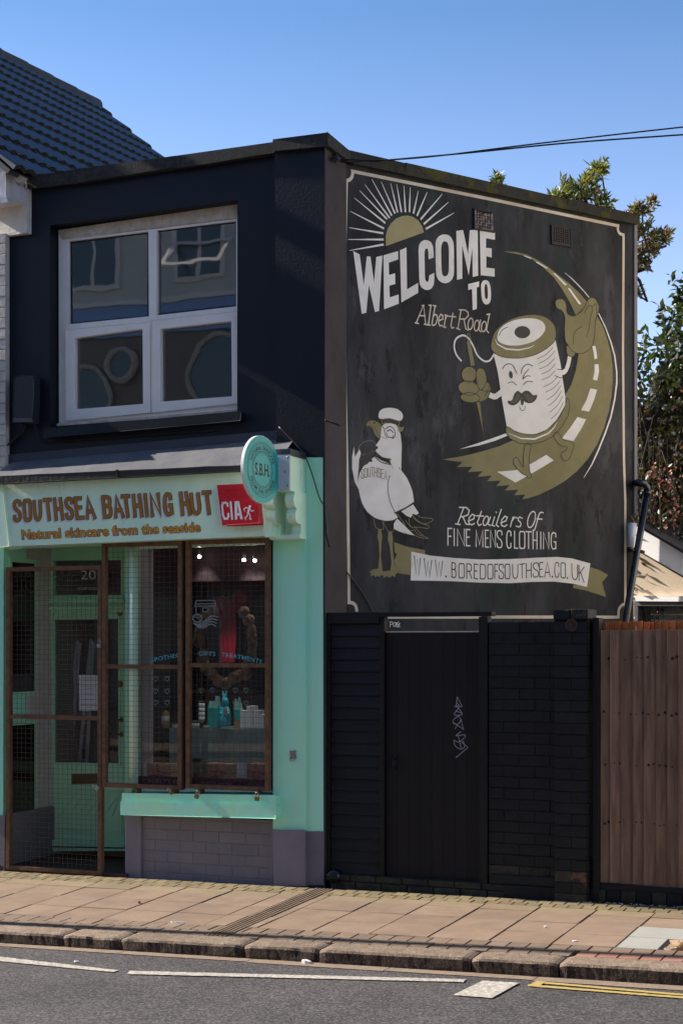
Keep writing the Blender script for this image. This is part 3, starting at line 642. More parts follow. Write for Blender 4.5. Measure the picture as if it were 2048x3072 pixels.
# rear and party walls, roof deck: close the building
ZR = ZTOP_L - .12
ee0, ee1 = PM.w(MU1 - .01, 0, -.25), W(-2.95, -5.5, 0)
b = MB()
def slabwall(p, q, th, z0, z1):
    d = (q - p); d.z = 0; nn = Vector((-d.y, d.x, 0)).normalized() * th
    p, q = Vector((p.x, p.y, 0)), Vector((q.x, q.y, 0))
    b.hexa([p + UP * z0, q + UP * z0, q + UP * z1, p + UP * z1], [p + nn + UP * z0, q + nn + UP * z0, q + nn + UP * z1, p + nn + UP * z1])
slabwall(ee1, PM.w(MU1 - .012, 0, -.252), .2, -.4, ZR)
slabwall(W(-3.05, -.31, 0), W(-3.05, -5.5, 0), -.2, -.4, ZR)
b.build('rear_wall', M['whitew'], shop)
b = MB(); P = [W(-2.86, -.302, 0), W(-.15, -.302, 0), W(-.15, -.43, 0), PM.w(.02, 0, -.255), PM.w(MU1 - .02, 0, -.255), W(-2.86, -5.4, 0)]
b.prism([p + UP * (ZR - .1) for p in P], [p + UP * (ZR - .25) for p in P]); b.build('roof_deck', M['felt'], shop)
ZF = PF.uz(400, 1400)[1]
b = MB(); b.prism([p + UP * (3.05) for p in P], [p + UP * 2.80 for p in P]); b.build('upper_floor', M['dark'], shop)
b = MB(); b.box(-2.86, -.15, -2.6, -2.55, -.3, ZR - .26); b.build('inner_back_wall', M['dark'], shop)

# ---- coping stones
cp = z1([(75, 668), (358, 626), (808, 566), (1258, 503)]); cb = z1([(75, 716), (358, 682), (808, 616), (1262, 548)])
for i in range(3):
    pbox('coping_stone', M['coping'], PF, [(cp[i][0] + 1, cp[i][1]), (cp[i + 1][0] - 1, cp[i + 1][1]), (cb[i + 1][0] - 1, cb[i + 1][1]), (cb[i][0] + 1, cb[i][1])], -.005 + .004 * i, -.36, shop, bevel=.007)
pbox('coping_stone', M['coping'], PF, z1([(62, 680), (76, 668), (76, 716), (62, 716)]), -.02, -.3, shop)
q = h1([(160, 238), (790, 150), (790, 290), (152, 352)]); b = MB()
fr = [PF.pt(x, y, .05) for x, y in q]; L_ = .50
b.prism(fr, [p - N * L_ for p in fr]); b.build('coping_stone', M['coping'], shop, bevel=.008)
mj = [(1050, 453, 489), (1217, 491, 521), (1471, 547, 572), (1702, 598, 624), (1914, 645, 672)]
mj = [(x, 455 + (x - 1057) * .2215, 487 + (x - 1057) * .2155) for x in (1048, 1217, 1471, 1702, 1916)]
for i in range(4):
    a, c = mj[i], mj[i + 1]
    pbox('coping_stone', M['copingm'], PM, [(a[0] + .8, a[1]), (c[0] - .8, c[1]), (c[0] - .8, c[2]), (a[0] + .8, a[2])], .05 + random.uniform(0, .004), -.30, shop, bevel=.007)

# ---- upper window
win = pbox('upper_window', M['white'], PF, z1([(270, 906), (1092, 786), (1092, 1731), (272, 1796)]), -.17, -.225, shop,
           holes=[z1([(325, 960), (1088, 862), (1088, 1252), (722, 1293), (722, 1290), (683, 1302), (328, 1336)]) if False else z1([(318, 955), (1084, 862), (1084, 1690), (318, 1746)])])
def bar(name, pts, off, back, m=M['white'], parent=win, bev=.004): return pbox(name, m, PF, pts, off, back, parent, bevel=bev)
bar('head_board', z1([(270, 906), (1092, 786), (1092, 848), (285, 945)]), -.162, -.17, M['whited'])
bar('mullion', z1([(684, 905), (718, 901), (720, 1735), (690, 1738)]), -.155, -.215)
bar('transom', z1([(304, 1340), (688, 1302), (688, 1325), (304, 1362)]), -.158, -.212)
bar('transom', z1([(718, 1298), (1090, 1256), (1090, 1276), (718, 1320)]), -.158, -.212)
def sash(o4, i4): 
    o = pbox('sash', M['white'], PF, z1(o4), -.148, -.215, win, bevel=.005, holes=[z1(i4)]); return o
sash([(304, 1362), (690, 1325), (692, 1742), (306, 1778)], [(343, 1400), (655, 1358), (657, 1702), (343, 1727)])
sash([(698, 1320), (1090, 1276), (1090, 1700), (700, 1740)], [(735, 1358), (1062, 1322), (1065, 1667), (738, 1692)])
for q in ([(318, 950), (690, 905), (690, 1310), (318, 1345)], [(715, 905), (1090, 858), (1090, 1260), (715, 1305)], [(338, 1395), (660, 1352), (662, 1708), (338, 1732)], [(730, 1353), (1068, 1317), (1070, 1672), (732, 1697)]):
    pbox('pane', M['glassup'], PF, z1(q), -.192, -.196, win)
rub = mat('black_gasket', (.01, .01, .01), .6)
for q in ([(325, 960), (683, 915), (683, 1300), (328, 1335)], [(720, 908), (1086, 866), (1086, 1252), (722, 1293)]):
    qi = [(q[0][0] + 5, q[0][1] + 5), (q[1][0] - 5, q[1][1] + 5), (q[2][0] - 5, q[2][1] - 5), (q[3][0] + 5, q[3][1] - 5)]
    pbox('gasket', rub, PF, z1(q), -.188, -.194, win, holes=[z1(qi)])
pbox('sill_trim', M['whited'], PF, z1([(262, 1793), (1092, 1728), (1092, 1742), (262, 1804)]), -.12, -.2, win)
# curtain and clutter behind the panes
def cloth(name, m, t0, t1, n, z0, z1, amp=.02, wv=9, parent=None):
    v = []; K = 40
    for i in range(K + 1):
        t = t0 + (t1 - t0) * i / K; q = n + math.sin(i / K * wv * 6.28) * amp
        v += [W(t, q, z0), W(t, q, z1)]
    return mesh(name, v, [(2 * i, 2 * i + 2, 2 * i + 3, 2 * i + 1) for i in range(K)], m, parent, smooth=True)
mc = mat('lilac_grey_curtain', (.36, .35, .40), .9, (.28, .27, .31), 3)
tag(cloth('curtain', mc, -2.36, -2.17, -.30, 3.55, 4.35, .012, 2), 'narrow lilac grey curtain behind the lower left pane of the upper window', 'curtain')
tag(cloth('curtain', mc, -1.12, -.98, -.34, 4.45, 5.2, .015, 2), 'pale curtain edge behind the upper right pane of the upper window', 'curtain')
tag(cloth('roller_blind', mat('grey_blind', (.20, .22, .21), .9, (.15, .165, .16), 2), -2.34, -.74, -.44, 4.42, 5.25, .002, 1), 'grey roller blind hanging behind the two upper panes', 'blind')
for i, (tt, zz, rr_) in enumerate(((-2.05, 3.95, .22), (-1.72, 3.78, .17))):
    hp = thing('hanging_hoop', W(tt, -.5, zz - rr_), ('larger', 'smaller')[i] + ' pale cane hoop seen through the lower left upstairs pane', 'hoop', 'cane hoops upstairs'); cm = mat('pale_cane', (.60, .52, .40), .6)
    b = MB(); b.tube([W(tt + math.cos(R(a)) * rr_, -.5, zz + math.sin(R(a)) * rr_) for a in range(0, 361, 15)], .014, 6); b.build('rim', cm, hp, True)
    b = MB(); b.tube([W(tt, -.5, zz + rr_), W(tt, -.5, 5.0)], .003, 5); b.build('cord', cm, hp)
ch = thing('round_chair', W(-1.15, -.75, 3.06), 'round backed wicker chair seen through the lower right upstairs pane', 'chair')
wk = mat('brown_wicker', (.55, .45, .34), .7, (.35, .27, .2), 30)
b = MB(); cc = W(-1.12, -.50, 3.98)
b.tube([cc + T * math.cos(R(a)) * .30 + UP * math.sin(R(a)) * .30 for a in range(0, 361, 15)], .02, 6); b.build('back_hoop', wk, ch, True)
b = MB()
for a in range(0, 180, 20): b.tube([cc + T * math.cos(R(a)) * .29 + UP * math.sin(R(a)) * .29, cc - T * math.cos(R(a)) * .29 - UP * math.sin(R(a)) * .29], .006, 5)
b.build('back_spokes', wk, ch)
b = MB(); b.lathe(W(-1.12, -.9, 3.5), [(.3, 0), (.31, .03), (.3, .07), (.2, .08)], n=20); b.build('seat', wk, ch, True)
for s_ in (-1, 1):
    for q in (-.7, -1.08):
        b = MB(); b.tube([W(-1.12 + s_ * .2, q, 3.05), W(-1.12 + s_ * .2, q, 3.5)], .016, 6); b.build('leg', wk, ch)

# ---- lead apron above the fascia
fl_top = [(17, 1384), (829, 1312)]; fl_fr = [(8, 1430), (727, 1394), (830, 1388)]
tz = lambda p, off: W(TZ(*p, off)[0], off, TZ(*p, off)[1])
def apron():
    b = MB(); FO = .27
    xs = lin(-30, 832, 12); v = []
    for x in xs:
        yt = 1386 - (x - 17) * .0887; yf = 1428 - x * .046
        a = PF.pt(x, yt, -.055); c = PF.pt(x, yf, FO); tq = (c - C0).dot(T)
        v += [W(tq, -.055, a.z + .0), W(tq, FO, c.z + random.uniform(-.003, .003)), W(tq, FO - .01, c.z - .03)]
    f = []
    for i in range(12): f += [(3 * i, 3 * i + 3, 3 * i + 4, 3 * i + 1), (3 * i + 1, 3 * i + 4, 3 * i + 5, 3 * i + 2)]
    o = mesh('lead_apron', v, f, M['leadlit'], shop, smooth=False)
    return o
apron()
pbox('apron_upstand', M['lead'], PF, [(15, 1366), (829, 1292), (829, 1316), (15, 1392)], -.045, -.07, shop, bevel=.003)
pbox('gutter_board', M['darktrim'], PF, [(-40, 1431), (727, 1396), (835, 1390), (835, 1407), (727, 1412), (-40, 1452)], .275, .20, shop, bevel=.003)
pbox('apron_joint', M['darktrim'], PF, h6([(1296, 1228), (1312, 1226), (1314, 1300), (1300, 1302)]), .283, .2, shop)
# ---- fascia board with its lettering
FASO = .19
fas = pbox('fascia_board', M['mint'], PF, [(8, 1448), (727, 1406), (818, 1400), (818, 1607), (13, 1638)], FASO, -.1, shop, bevel=.004)
pbox('fascia_end_trim', M['mint'], PF, z5([(-20, 268), (10, 268), (45, 562), (-20, 570)]), FASO + .02, 0, shop, bevel=.004)
pbox('fascia_end_trim', M['mint'], PF, h3([(640, 1060), (690, 1060), (778, 1450), (690, 1452)]), FASO + .012, .05, shop, bevel=.003)
class PFo(Plane):
    def __init__(s, off): super().__init__(C0 + N * off, T, N)
PFF = PFo(FASO)
letters = [('S', 92, 158, 95, 160), ('O', 160, 230, 168, 234), ('U', 232, 300, 240, 306), ('T', 306, 372, 330, 372), ('H', 378, 445, 390, 462), ('S', 458, 526, 466, 532), ('E', 525, 586, 540, 606), ('A', 612, 655, 612, 690),
           ('B', 722, 800, 736, 806), ('A', 836, 870, 815, 890), ('T', 862, 928, 890, 926), ('H', 940, 1008, 952, 1026), ('I', 1022, 1050, 1036, 1062), ('N', 1062, 1140, 1075, 1158), ('G', 1160, 1226, 1166, 1240),
           ('H', 1276, 1340, 1290, 1368), ('U', 1350, 1424, 1362, 1442), ('T', 1438, 1508, 1470, 1505)]
def sign_glyph(p, L, w, dx=0, dy=0):
    ch, a0, a1, b0, b1 = L; g = 13
    if ch == 'A': b0, b1 = (612, 690) if a0 == 612 else (815, 892); a0, a1 = b0 - 23, b1 - 23
    if ch == 'T': b0, b1 = a0 + (18 if a0 > 800 else 16), a1 + (18 if a0 > 800 else 14)
    if ch == 'I': a0, b0 = a0 - 8, b0 - 8; a1, b1 = a1 + 8, b1 + 8
    for st in GL[ch]:
        pts = []
        for gx, gy in st:
            xt = a0 + g + (a1 - a0 - 2 * g) * gx; xb = b0 + g + (b1 - b0 - 2 * g) * gx
            yt = 187 - .0458 * (xt - 90) + g; yb = 348 - .039 * (xb - 100) - g
            pts.append((xb + (xt - xb) * gy + dx, yb + (yt - yb) * gy + dy))
        pts = f1(pts)
        p.line(pts, w, closed=(st[0] == st[-1] and len(st) > 3) or None, cap=.5 if ch not in 'CSGU' else .15)
for nm, off, w, dx, dy, m in (('letter_shadow', .0006, .034, -9, 11, M['printw']), ('letter_outline', .0014, .0345, 0, 0, M['print']), ('lettering', .0022, .0265, 0, 0, M['brown'])):
    p = Paint(PFF, off, .00005)
    for L in letters: sign_glyph(p, L, w, dx, dy)
    p.build(nm, m, fas)
base = font2d('Natural skincare from the seaside', 0, 1.05)[0]
for nm, off, o2, dx, dy, m in (('letter_shadow', .0007, .05, -4, 5, M['printw']), ('letter_outline', .0015, .062, 0, 0, M['print']), ('lettering', .0023, .028, 0, 0, M['ochre'])):
    p = Paint(PFF, off)
    text_on(p, 'Natural skincare from the seaside', lambda u, h: f1([(158 + 1265 * u + dx + 5 * (1 - h), 469 - 56 * u - (66 + 0 * u) * h + dy)])[0], o2, 1.05, base)
    p.build(nm, m, fas)

# ---- console brackets and head block at the corner
mint = M['mint']
blk = sbox('bracket_head', mint, TZ(825, 1400, .27)[0] - .0, TZ(869, 1400, .27)[0], .001, .27, TZ(869, 1472, .27)[1], TZ(869, 1366, .27)[1], shop, bevel=.004)
t0b, t1b = TZ(825, 1400, .27)[0], TZ(869, 1400, .27)[0]
sbox('bracket_cap', M['lead'], t0b - .01, t1b + .012, .0, .285, TZ(869, 1366, .27)[1], TZ(869, 1346, .27)[1], shop, bevel=.004)
def console(t0, t1):
    b = MB(); zt = TZ(900, 1474, .2)[1]; prof = [(0, zt), (.24, zt)]
    r1, zc1 = .052, zt - .062
    prof += [(.185 + .058 * math.cos(R(a)), zc1 + .06 * math.sin(R(a))) for a in range(60, -75, -15)]
    zc2 = zc1 - .115
    prof += [(.155 + .058 * math.cos(R(a)), zc2 + .055 * math.sin(R(a))) for a in range(65, -100, -15)]
    zs = zc2 - .06
    prof += [(.10, zs), (.11, zs - .02), (.11, zs - .075), (0, zs - .075)]
    b.prism([W(t0, n, z) for n, z in prof], [W(t1, n, z) for n, z in prof]); b.build('console_bracket', mint, shop, bevel=0); return zs - .075
t_r0, t_r1 = TZ(880, 1500, .24)[0], TZ(908, 1500, .24)[0]
zs = console(TZ(884, 1500, .22)[0] - .07, TZ(884, 1500, .22)[0])
console(TZ(823, 1500, .22)[0] - .075, TZ(823, 1500, .22)[0])
sbox('bracket_ledge', mint, TZ(812, 1600, .1)[0], TZ(905, 1600, .1)[0], .0, .13, zs - .032, zs, shop, bevel=.004)
sbox('bracket_back', mint, TZ(812, 1500, 0)[0], TZ(916, 1500, 0)[0] - .002, -.05, .02, zs - .03, TZ(900, 1364)[1], shop)
# ---- mint pilaster, its grey plinth, and the strip next to it
pbox('pilaster', M['mintw'], PF, [(820, 1600), (916, 1600), (916, 2494), (820, 2487)], .015, -.12, shop, bevel=.003)
pbox('pilaster_strip', M['mintw'], PF, [(916.5, 1363), (968, 1363), (970, 2496), (916.5, 2496)], -.002, -.12, shop)
pbox('pilaster_plinth', M['grey'], PF, g3([(1166, 432), (1372, 432), (1380, 803), (1173, 792)]), .045, -.1, shop, bevel=.008)
pbox('strip_plinth', M['grey'], PF, g3([(1380, 437), (1503, 437), (1503, 795), (1380, 795)]), .004, -.1, shop, bevel=.003)
# left hand pilaster of the shopfront
pbox('pilaster', M['mintw'], PF, [(-60, 1640), (11, 1640), (11, 2452), (-60, 2458)], .015, -.75, shop, bevel=.003)
pbox('pilaster_plinth', M['grey'], PF, [(-60, 2452), (14, 2448), (14, 2614), (-60, 2610)], .03, -.7, shop, bevel=.006)

# ---- stall riser of painted brick
tr0, tr1 = TZ(377, 2500)[0], TZ(820, 2500)[0]
zt_ = TZ(600, 2452)[1]
riser = sbox('stall_riser', M['grey'], tr0, tr1, -.16, -.022, -.08, zt_, shop)
sbox('riser_pier', M['grey'], tr0, TZ(423, 2500)[0], -.15, .003, -.08, zt_, riser, bevel=.004)
sbox('riser_pier', M['grey'], TZ(810, 2500)[0], tr1, -.15, .0, -.08, zt_, riser, bevel=.004)
def brickmesh(L, h, d, m, bev=.005, nm='brick'):
    b = MB()
    def P_(t, n, z): return T * t + N * n + UP * z
    hl, hh = L / 2, h / 2
    b.v = [P_(-hl + bev, d, -hh + bev), P_(hl - bev, d, -hh + bev), P_(hl - bev, d, hh - bev), P_(-hl + bev, d, hh - bev),
           P_(-hl, d - bev * .8, -hh), P_(hl, d - bev * .8, -hh), P_(hl, d - bev * .8, hh), P_(-hl, d - bev * .8, hh),
           P_(-hl, 0, -hh), P_(hl, 0, -hh), P_(hl, 0, hh), P_(-hl, 0, hh)]
    b.f = [(0, 1, 2, 3), (0, 4, 5, 1), (1, 5, 6, 2), (2, 6, 7, 3), (3, 7, 4, 0), (4, 8, 9, 5), (5, 9, 10, 6), (6, 10, 11, 7), (7, 11, 8, 4)]
    me = bpy.data.meshes.new(nm); me.from_pydata(b.v, [], b.f); me.materials.append(m)
    bm = bmesh.new(); bm.from_mesh(me); bmesh.ops.recalc_face_normals(bm, faces=bm.faces)
    bm.faces.ensure_lookup_table()
    if bm.faces[0].normal.dot(N) < 0: bmesh.ops.reverse_faces(bm, faces=bm.faces)
    bm.to_mesh(me); bm.free(); return me
bm_cache = {}
def bond(parent, t0, t1, z0, zs_, nback, L, m, depth, gap=.007, jn=.002, bev=.004, start=0, mfn=None):
    """stretcher bond: courses with heights zs_, cut bricks at the ends"""
    z = z0
    for c, h in enumerate(zs_):
        t = t0 - (L / 2 if (c + start) % 2 else 0)
        while t < t1 - .01:
            a, e = max(t, t0), min(t + L, t1); t += L
            if e - a < .03: continue
            mm = mfn(c, a) if mfn else m
            k = (round(e - a, 3), round(h, 3), mm.name)
            if k not in bm_cache: bm_cache[k] = brickmesh(e - a - gap, h - gap, depth, mm, bev)
            o = inst('brick', bm_cache[k], W((a + e) / 2, nback + random.uniform(-jn, jn), z + h / 2 + random.uniform(-.001, .001)), parent)
        z += h
bond(riser, TZ(424, 2500)[0], TZ(809, 2500)[0], zt_ - 6 * .0865 - .02, [.0865] * 6, -.03, .226, M['grey'], .012, .005, .0010, .003)
# ---- mint sill
pbox('shopfront_sill', M['mintw'], PF, g3([(152, 182), (1182, 197), (1182, 262), (152, 234)]), .075, -.15, shop, bevel=.006)
pbox('shopfront_sill', M['mintw'], PF, g3([(142, 236), (1180, 264), (1180, 350), (142, 320)]), .10, -.15, shop, bevel=.006)

# ---- shop window, door recess, interior
GO = -.09                                   # glass plane
RD = -.68                                   # door plane
zfl = pavz(-2.4, 0) + .03                    # entry floor
zhd = 2.70                                   # head of openings
Zs = lambda x, y, off=0: PF.uz(x, y, off)[1]
Ts = lambda x, y, off=0: PF.uz(x, y, off)[0]
tL, tR = Ts(12, 2000), Ts(389, 2000, -.05)   # entrance recess
sbox('entry_floor', mat('dark_red_quarry_tile', (.075, .035, .03), .7, (.05, .025, .022), 8, .8, .3, 50), tL - .02, tR + .02, RD - .05, .03, zfl - .2, zfl, shop)
sbox('entry_ceiling', M['mintd'], tL - .02, tR + .02, RD - .02, -.101, 2.64, 2.70, shop)
# recess return wall with its two dark windows, panelled in mint
ret = sbox('recess_return', M['mintd'], tL - .06, tL, RD - .02, -.02, zfl + .42, 2.62, shop)
PL = Plane(W(tL, 0, 0), -N, T)
sbox('recess_plinth', M['grey'], tL - .06, tL + .03, RD, -.02, zfl - .02, zfl + .42, shop, bevel=.004)
for zq0, zq1 in ((PL.uz(60, 2075)[1], PL.uz(60, 1688)[1]), (PL.uz(60, 2485)[1], PL.uz(60, 2175)[1])):
    b = MB(); n0, n1 = -.10, -.42
    b.box(tL + .001, tL + .014, n1 - .035, n0 + .035, zq0 - .035, zq1 + .035)
    b.build('side_window_frame', M['mintd'], ret)
    b = MB(); b.box(tL + .010, tL + .017, n1, n0, zq0, zq1); b.build('side_window_pane', mat('dark_glazing', (.006, .006, .007), .08, (.008, .008, .009), 3, spec=.6), ret)
# door wall
def DQ(pts, off=RD): return pts
D_ = lambda name, m, pts, off, back, parent=None, bevel=.003, holes=(): pbox(name, m, PF, g1(pts), off, back, parent or shop, bevel, holes)
fr = D_('door_frame', M['mintd'], [(278, 90), (860, 90), (860, 2075), (278, 2075)], RD, RD - .08, holes=[g1([(345, 178), (790, 174), (790, 402), (345, 402)]), g1([(340, 520), (812, 514), (812, 2062), (320, 2052)])][:2])
D_('transom_pane', M['glassshop'], [(340, 172), (796, 168), (796, 408), (340, 408)], RD - .045, RD - .05, fr, 0)
D_('transom_moulding', M['mintd'], [(290, 432), (808, 428), (808, 448), (290, 452)], RD + .035, RD, fr)
D_('transom_moulding', M['mintd'], [(285, 482), (812, 478), (812, 494), (285, 498)], RD + .03, RD, fr)
D_('frame_moulding', M['mintd'], [(280, 140), (296, 140), (296, 2050), (280, 2050)], RD + .025, RD, fr)
door = D_('shop_door', M['mintd'], [(296, 520), (812, 514), (812, 2050), (296, 2040)], RD - .03, RD - .07, holes=[g1([(357, 564), (773, 560), (775, 1504), (357, 1496)])])
D_('pane', M['glassshop'], [(350, 556), (780, 552), (780, 1510), (350, 1502)], RD - .05, RD - .054, door, 0)
D_('glazing_bead', M['mintd'], [(345, 552), (785, 548), (787, 1516), (345, 1508)], RD - .022, RD - .032, door, holes=[g1([(357, 564), (773, 560), (775, 1504), (357, 1496)])])
D_('letter_plate', M['brass'], [(470, 1574), (640, 1572), (640, 1634), (470, 1636)], RD - .018, RD - .03, door)
D_('letter_flap', mat('brass_flap', (.12, .075, .03), .5), [(480, 1584), (630, 1582), (630, 1622), (480, 1624)], RD - .012, RD - .018, door)
D_('panel_moulding', M['mintd'], [(362, 1690), (795, 1686), (795, 1965), (362, 1925)], RD - .018, RD - .03, door, holes=[g1([(372, 1700), (785, 1696), (785, 1952), (372, 1915)])])
for k in range(8):
    x = 372 + k * 58
    q = [(x, 1780 + 60), (x + 100, 1712), (x + 112, 1712), (x + 12, 1852)]
    q = [(min(783, a), c) for a, c in q]
    if q[1][0] - q[0][0] > 20: D_('panel_rib', M['mintd'], q, RD - .02, RD - .03, door, 0)
D_('weather_board', M['mintd'], [(290, 2005), (812, 2018), (812, 2052), (285, 2040)], RD + .01, RD - .03, door)
for y in (517, 985):
    b = MB(); c = PF.pt(*g1([(786, y)])[0], RD - .03); b.lathe(c, [(.028, 0), (.03, .006), (.02, .016), (.012, .02)], N, 14); b.build('lock', M['brass'], door, True)
b = MB(); c0, c1 = PF.pt(*g1([(793, 1218)])[0], RD - .03), PF.pt(*g1([(793, 1314)])[0], RD - .03)
b.tube([c0, c0 + N * .05, c0 + N * .055 - UP * .02, c1 + N * .055 + UP * .02, c1 + N * .05, c1], .009, 8); b.lathe(c0, [(.024, 0), (.022, .006)], N, 12); b.lathe(c1, [(.024, 0), (.022, .006)], N, 12)
b.build('door_handle', M['brass'], door, True)
# number and street name on the transom pane
class PO(Plane):
    def __init__(s, off): super().__init__(C0 + N * off, T, N)
p = Paint(PO(RD - .043), 0); 
text_on(p, '20', lambda u, h: g1([(528 + 100 * u, 300 - 62 * h)])[0], 0.0)
text_on(p, 'ALBERT ROAD', lambda u, h: g1([(507 + 128 * u, 370 - 20 * h)])[0], .0)
p.build('lettering', M['printw'], fr)
# notice taped inside the door glass
nt_o = pbox('paper_notice', mat('white_paper', (.80, .79, .84), .8, (.76, .75, .8), 3), PF, g1([(517, 925), (655, 925), (655, 1158), (519, 1158)]), RD - .046, RD - .048)
tag(nt_o, 'white printed notice taped to the glass of the mint shop door', 'notice')
p = Paint(PO(RD - .0455), 0)
for k in range(20):
    if k in (3, 4, 9, 12, 13, 15, 16): continue
    y = 940 + k * 10.3; w_ = random.uniform(25, 58)
    p.poly(g1([(582 - w_, y), (582 + w_, y), (582 + w_, y + 1.6), (582 - w_, y + 1.6)]))
p.build('printed_lines', M['print'], nt_o)
# thin wires under the fascia
# step ladder leaning inside the shop behind the door
lad = thing('step_ladder', W(Ts(230, 2290, -1.1), -1.1, zfl), 'folded aluminium step ladder standing behind the glass of the shop door', 'ladder')
al = mat('ladder_aluminium', (.42, .43, .45), .45, (.30, .31, .33), 8, metal=.3)
def ladtube(a, c, r, nm):
    b = MB(); b.tube([PF.pt(*g1([a])[0], -1.05), PF.pt(*g1([c])[0], -1.05)], r, 4); b.build(nm, al, lad)
for a, c in (((512, 705), (424, 1500)), ((525, 715), (462, 1500)), ((600, 700), (520, 1500)), ((612, 710), (570, 1500))): ladtube(a, c, .022, 'rail')
for y in range(760, 1500, 80):
    k = (y - 705) / 795; ladtube((505 - 80 * k, y), (535 - 50 * k, y), .012, 'rung'); ladtube((600 - 70 * k, y), (620 - 40 * k, y), .012, 'rung')
pbox('dark_back_panel', M['dark'], PF, g1([(-100, -200), (1000, -200), (1000, 2500), (-100, 2500)]), -2.3, -2.35, shop)  # plain dark sheet across the room behind the door

# shop window frame
sw = thing('w', (0, 0, 0), 'x', 'x'); bpy.data.objects.remove(sw)
wf = pbox('shop_window', M['mint'], PF, g2([(295, 60), (1462, 40), (1475, 2175), (295, 2165)]), GO + .03, GO - .04, shop, bevel=.003,
          holes=[g2([(306, 132), (1458, 88), (1468, 2150), (306, 2120)])])
pbox('pane', M['glassshop'], PF, g2([(300, 120), (1464, 80), (1472, 2156), (300, 2128)]), GO, GO - .006, wf)
b = MB(); c0 = PF.pt(*g2([(274, 90)])[0], -.03); c1 = PF.pt(*g2([(274, 2160)])[0], -.03)
b.tube([c0, c1], .028, 14); b.build('corner_column', M['mint'], wf, True)
sbox('window_side_frame', M['mintd'], tR - .045, tR + .02, -.35, -.06, zt_ - .02, 2.64, wf)
sbox('side_lining', mat('lilac_lining', (.55, .53, .58), .7, (.48, .46, .5), 3), tR + .021, tR + .03, -.35, -.13, zt_ - .02, 2.64, wf)
sbox('side_frame_back', M['dark'], tR - .045, tR + .02, RD, -.351, zt_ - .02, 2.64, wf)
pbox('jamb_post', M['dark'], PF, g2([(1440, 60), (1478, 60), (1478, 2170), (1440, 2170)]), -.03, -.13, wf)
sbox('display_return', M['mintd'], tR - .045, tR + .0, RD, -.06, zfl - .02, zt_ + .02, wf)
# burgundy strip with print along the foot of the glass, arched letters, hearts, hut emblem
glz = PO(GO + .002)
strip = mat('burgundy_vinyl', (.055, .004, .014), .4)
p = Paint(glz, 0); p.poly(g2([(306, 2040), (700, 2045), (1100, 2062), (1468, 2075), (1468, 2150), (306, 2120)])); p.build('window_vinyl', strip, wf)
p = Paint(glz, .001); ghost = mat('pale_pink_print', (.28, .13, .17), .6)
text_on(p, 'CRUELTY FREE', lambda u, h: g2([(366 + 360 * u, 2096 + 8 * u - 34 * h)])[0], .0)
text_on(p, 'MADE HERE', lambda u, h: g2([(850 + 260 * u, 2110 + 8 * u - 30 * h)])[0], .0)
text_on(p, 'VEGAN', lambda u, h: g2([(1235 + 150 * u, 2122 + 4 * u - 30 * h)])[0], .0)
p.build('lettering', ghost, wf)
cy = mat('cyan_window_letters', (.16, .70, .82), .5)
p = Paint(glz, .001)
def arch(u, h):
    x = 182 + (1372 - 182) * u; y0 = 858 - 86 * math.sin(max(0, min(1, (u + .03) / 1.02)) * math.pi) ** .9 + 0 * u; s_ = -(math.cos(u * math.pi)) * .17
    return e1([(x - 0 - 44 * h * s_ * -1, y0 - 44 * h)])[0]
text_on(p, 'APOTHECARY \u00b7 GIFTS \u00b7 TREATMENTS', arch, .012, 1.05); p.build('lettering', cy, wf)
p = Paint(glz, .001); dec = mat('grey_window_transfer', (.34, .42, .45), .6)
for pts in ([(660, 245), (885, 240)], [(660, 245), (672, 185)], [(885, 240), (872, 180)], [(672, 185), (872, 180)], [(665, 222), (880, 217)], [(672, 245), (672, 318)], [(870, 240), (870, 318)], [(745, 262), (800, 262), (800, 305), (745, 305), (745, 262)]): p.line(e1(pts), .006)
p.line(e1(ell(688, 372, 50, 42, 0, 20)), .009)
for a in (30, 90, 150): p.line(e1([(688, 372), (688 + 45 * math.cos(R(a)), 372 - 38 * math.sin(R(a)))]), .006)
for k in range(4): p.line(e1([(650 + 12 * k, 425 + 14 * k), (700 + 14 * k, 440 + 12 * k), (770, 400 + 22 * k), (830, 352 + 28 * k), (905 - 8 * k, 360 + 32 * k)]), .010, sm=True)
p.build('window_transfer', dec, wf)
for x in (240, 362):
    for y in (1020, 1152, 1275):
        p = Paint(glz, .001)
        p.line(e1([(x, y - 10), (x - 10, y - 25), (x - 24, y - 15), (x - 18, y + 8), (x, y + 30), (x + 20, y + 6), (x + 25, y - 16), (x + 10, y - 26), (x, y - 10)]), .0035); p.build('heart_transfer', dec, wf)
for x in (728, 845, 1090, 1205):
    for y in (1142, 1280):
        p = Paint(glz, .001)
        p.line(e1([(x, y - 10), (x - 10, y - 25), (x - 24, y - 15), (x - 18, y + 8), (x, y + 30), (x + 20, y + 6), (x + 25, y - 16), (x + 10, y - 26), (x, y - 10)]), .0035); p.build('heart_transfer', dec, wf)
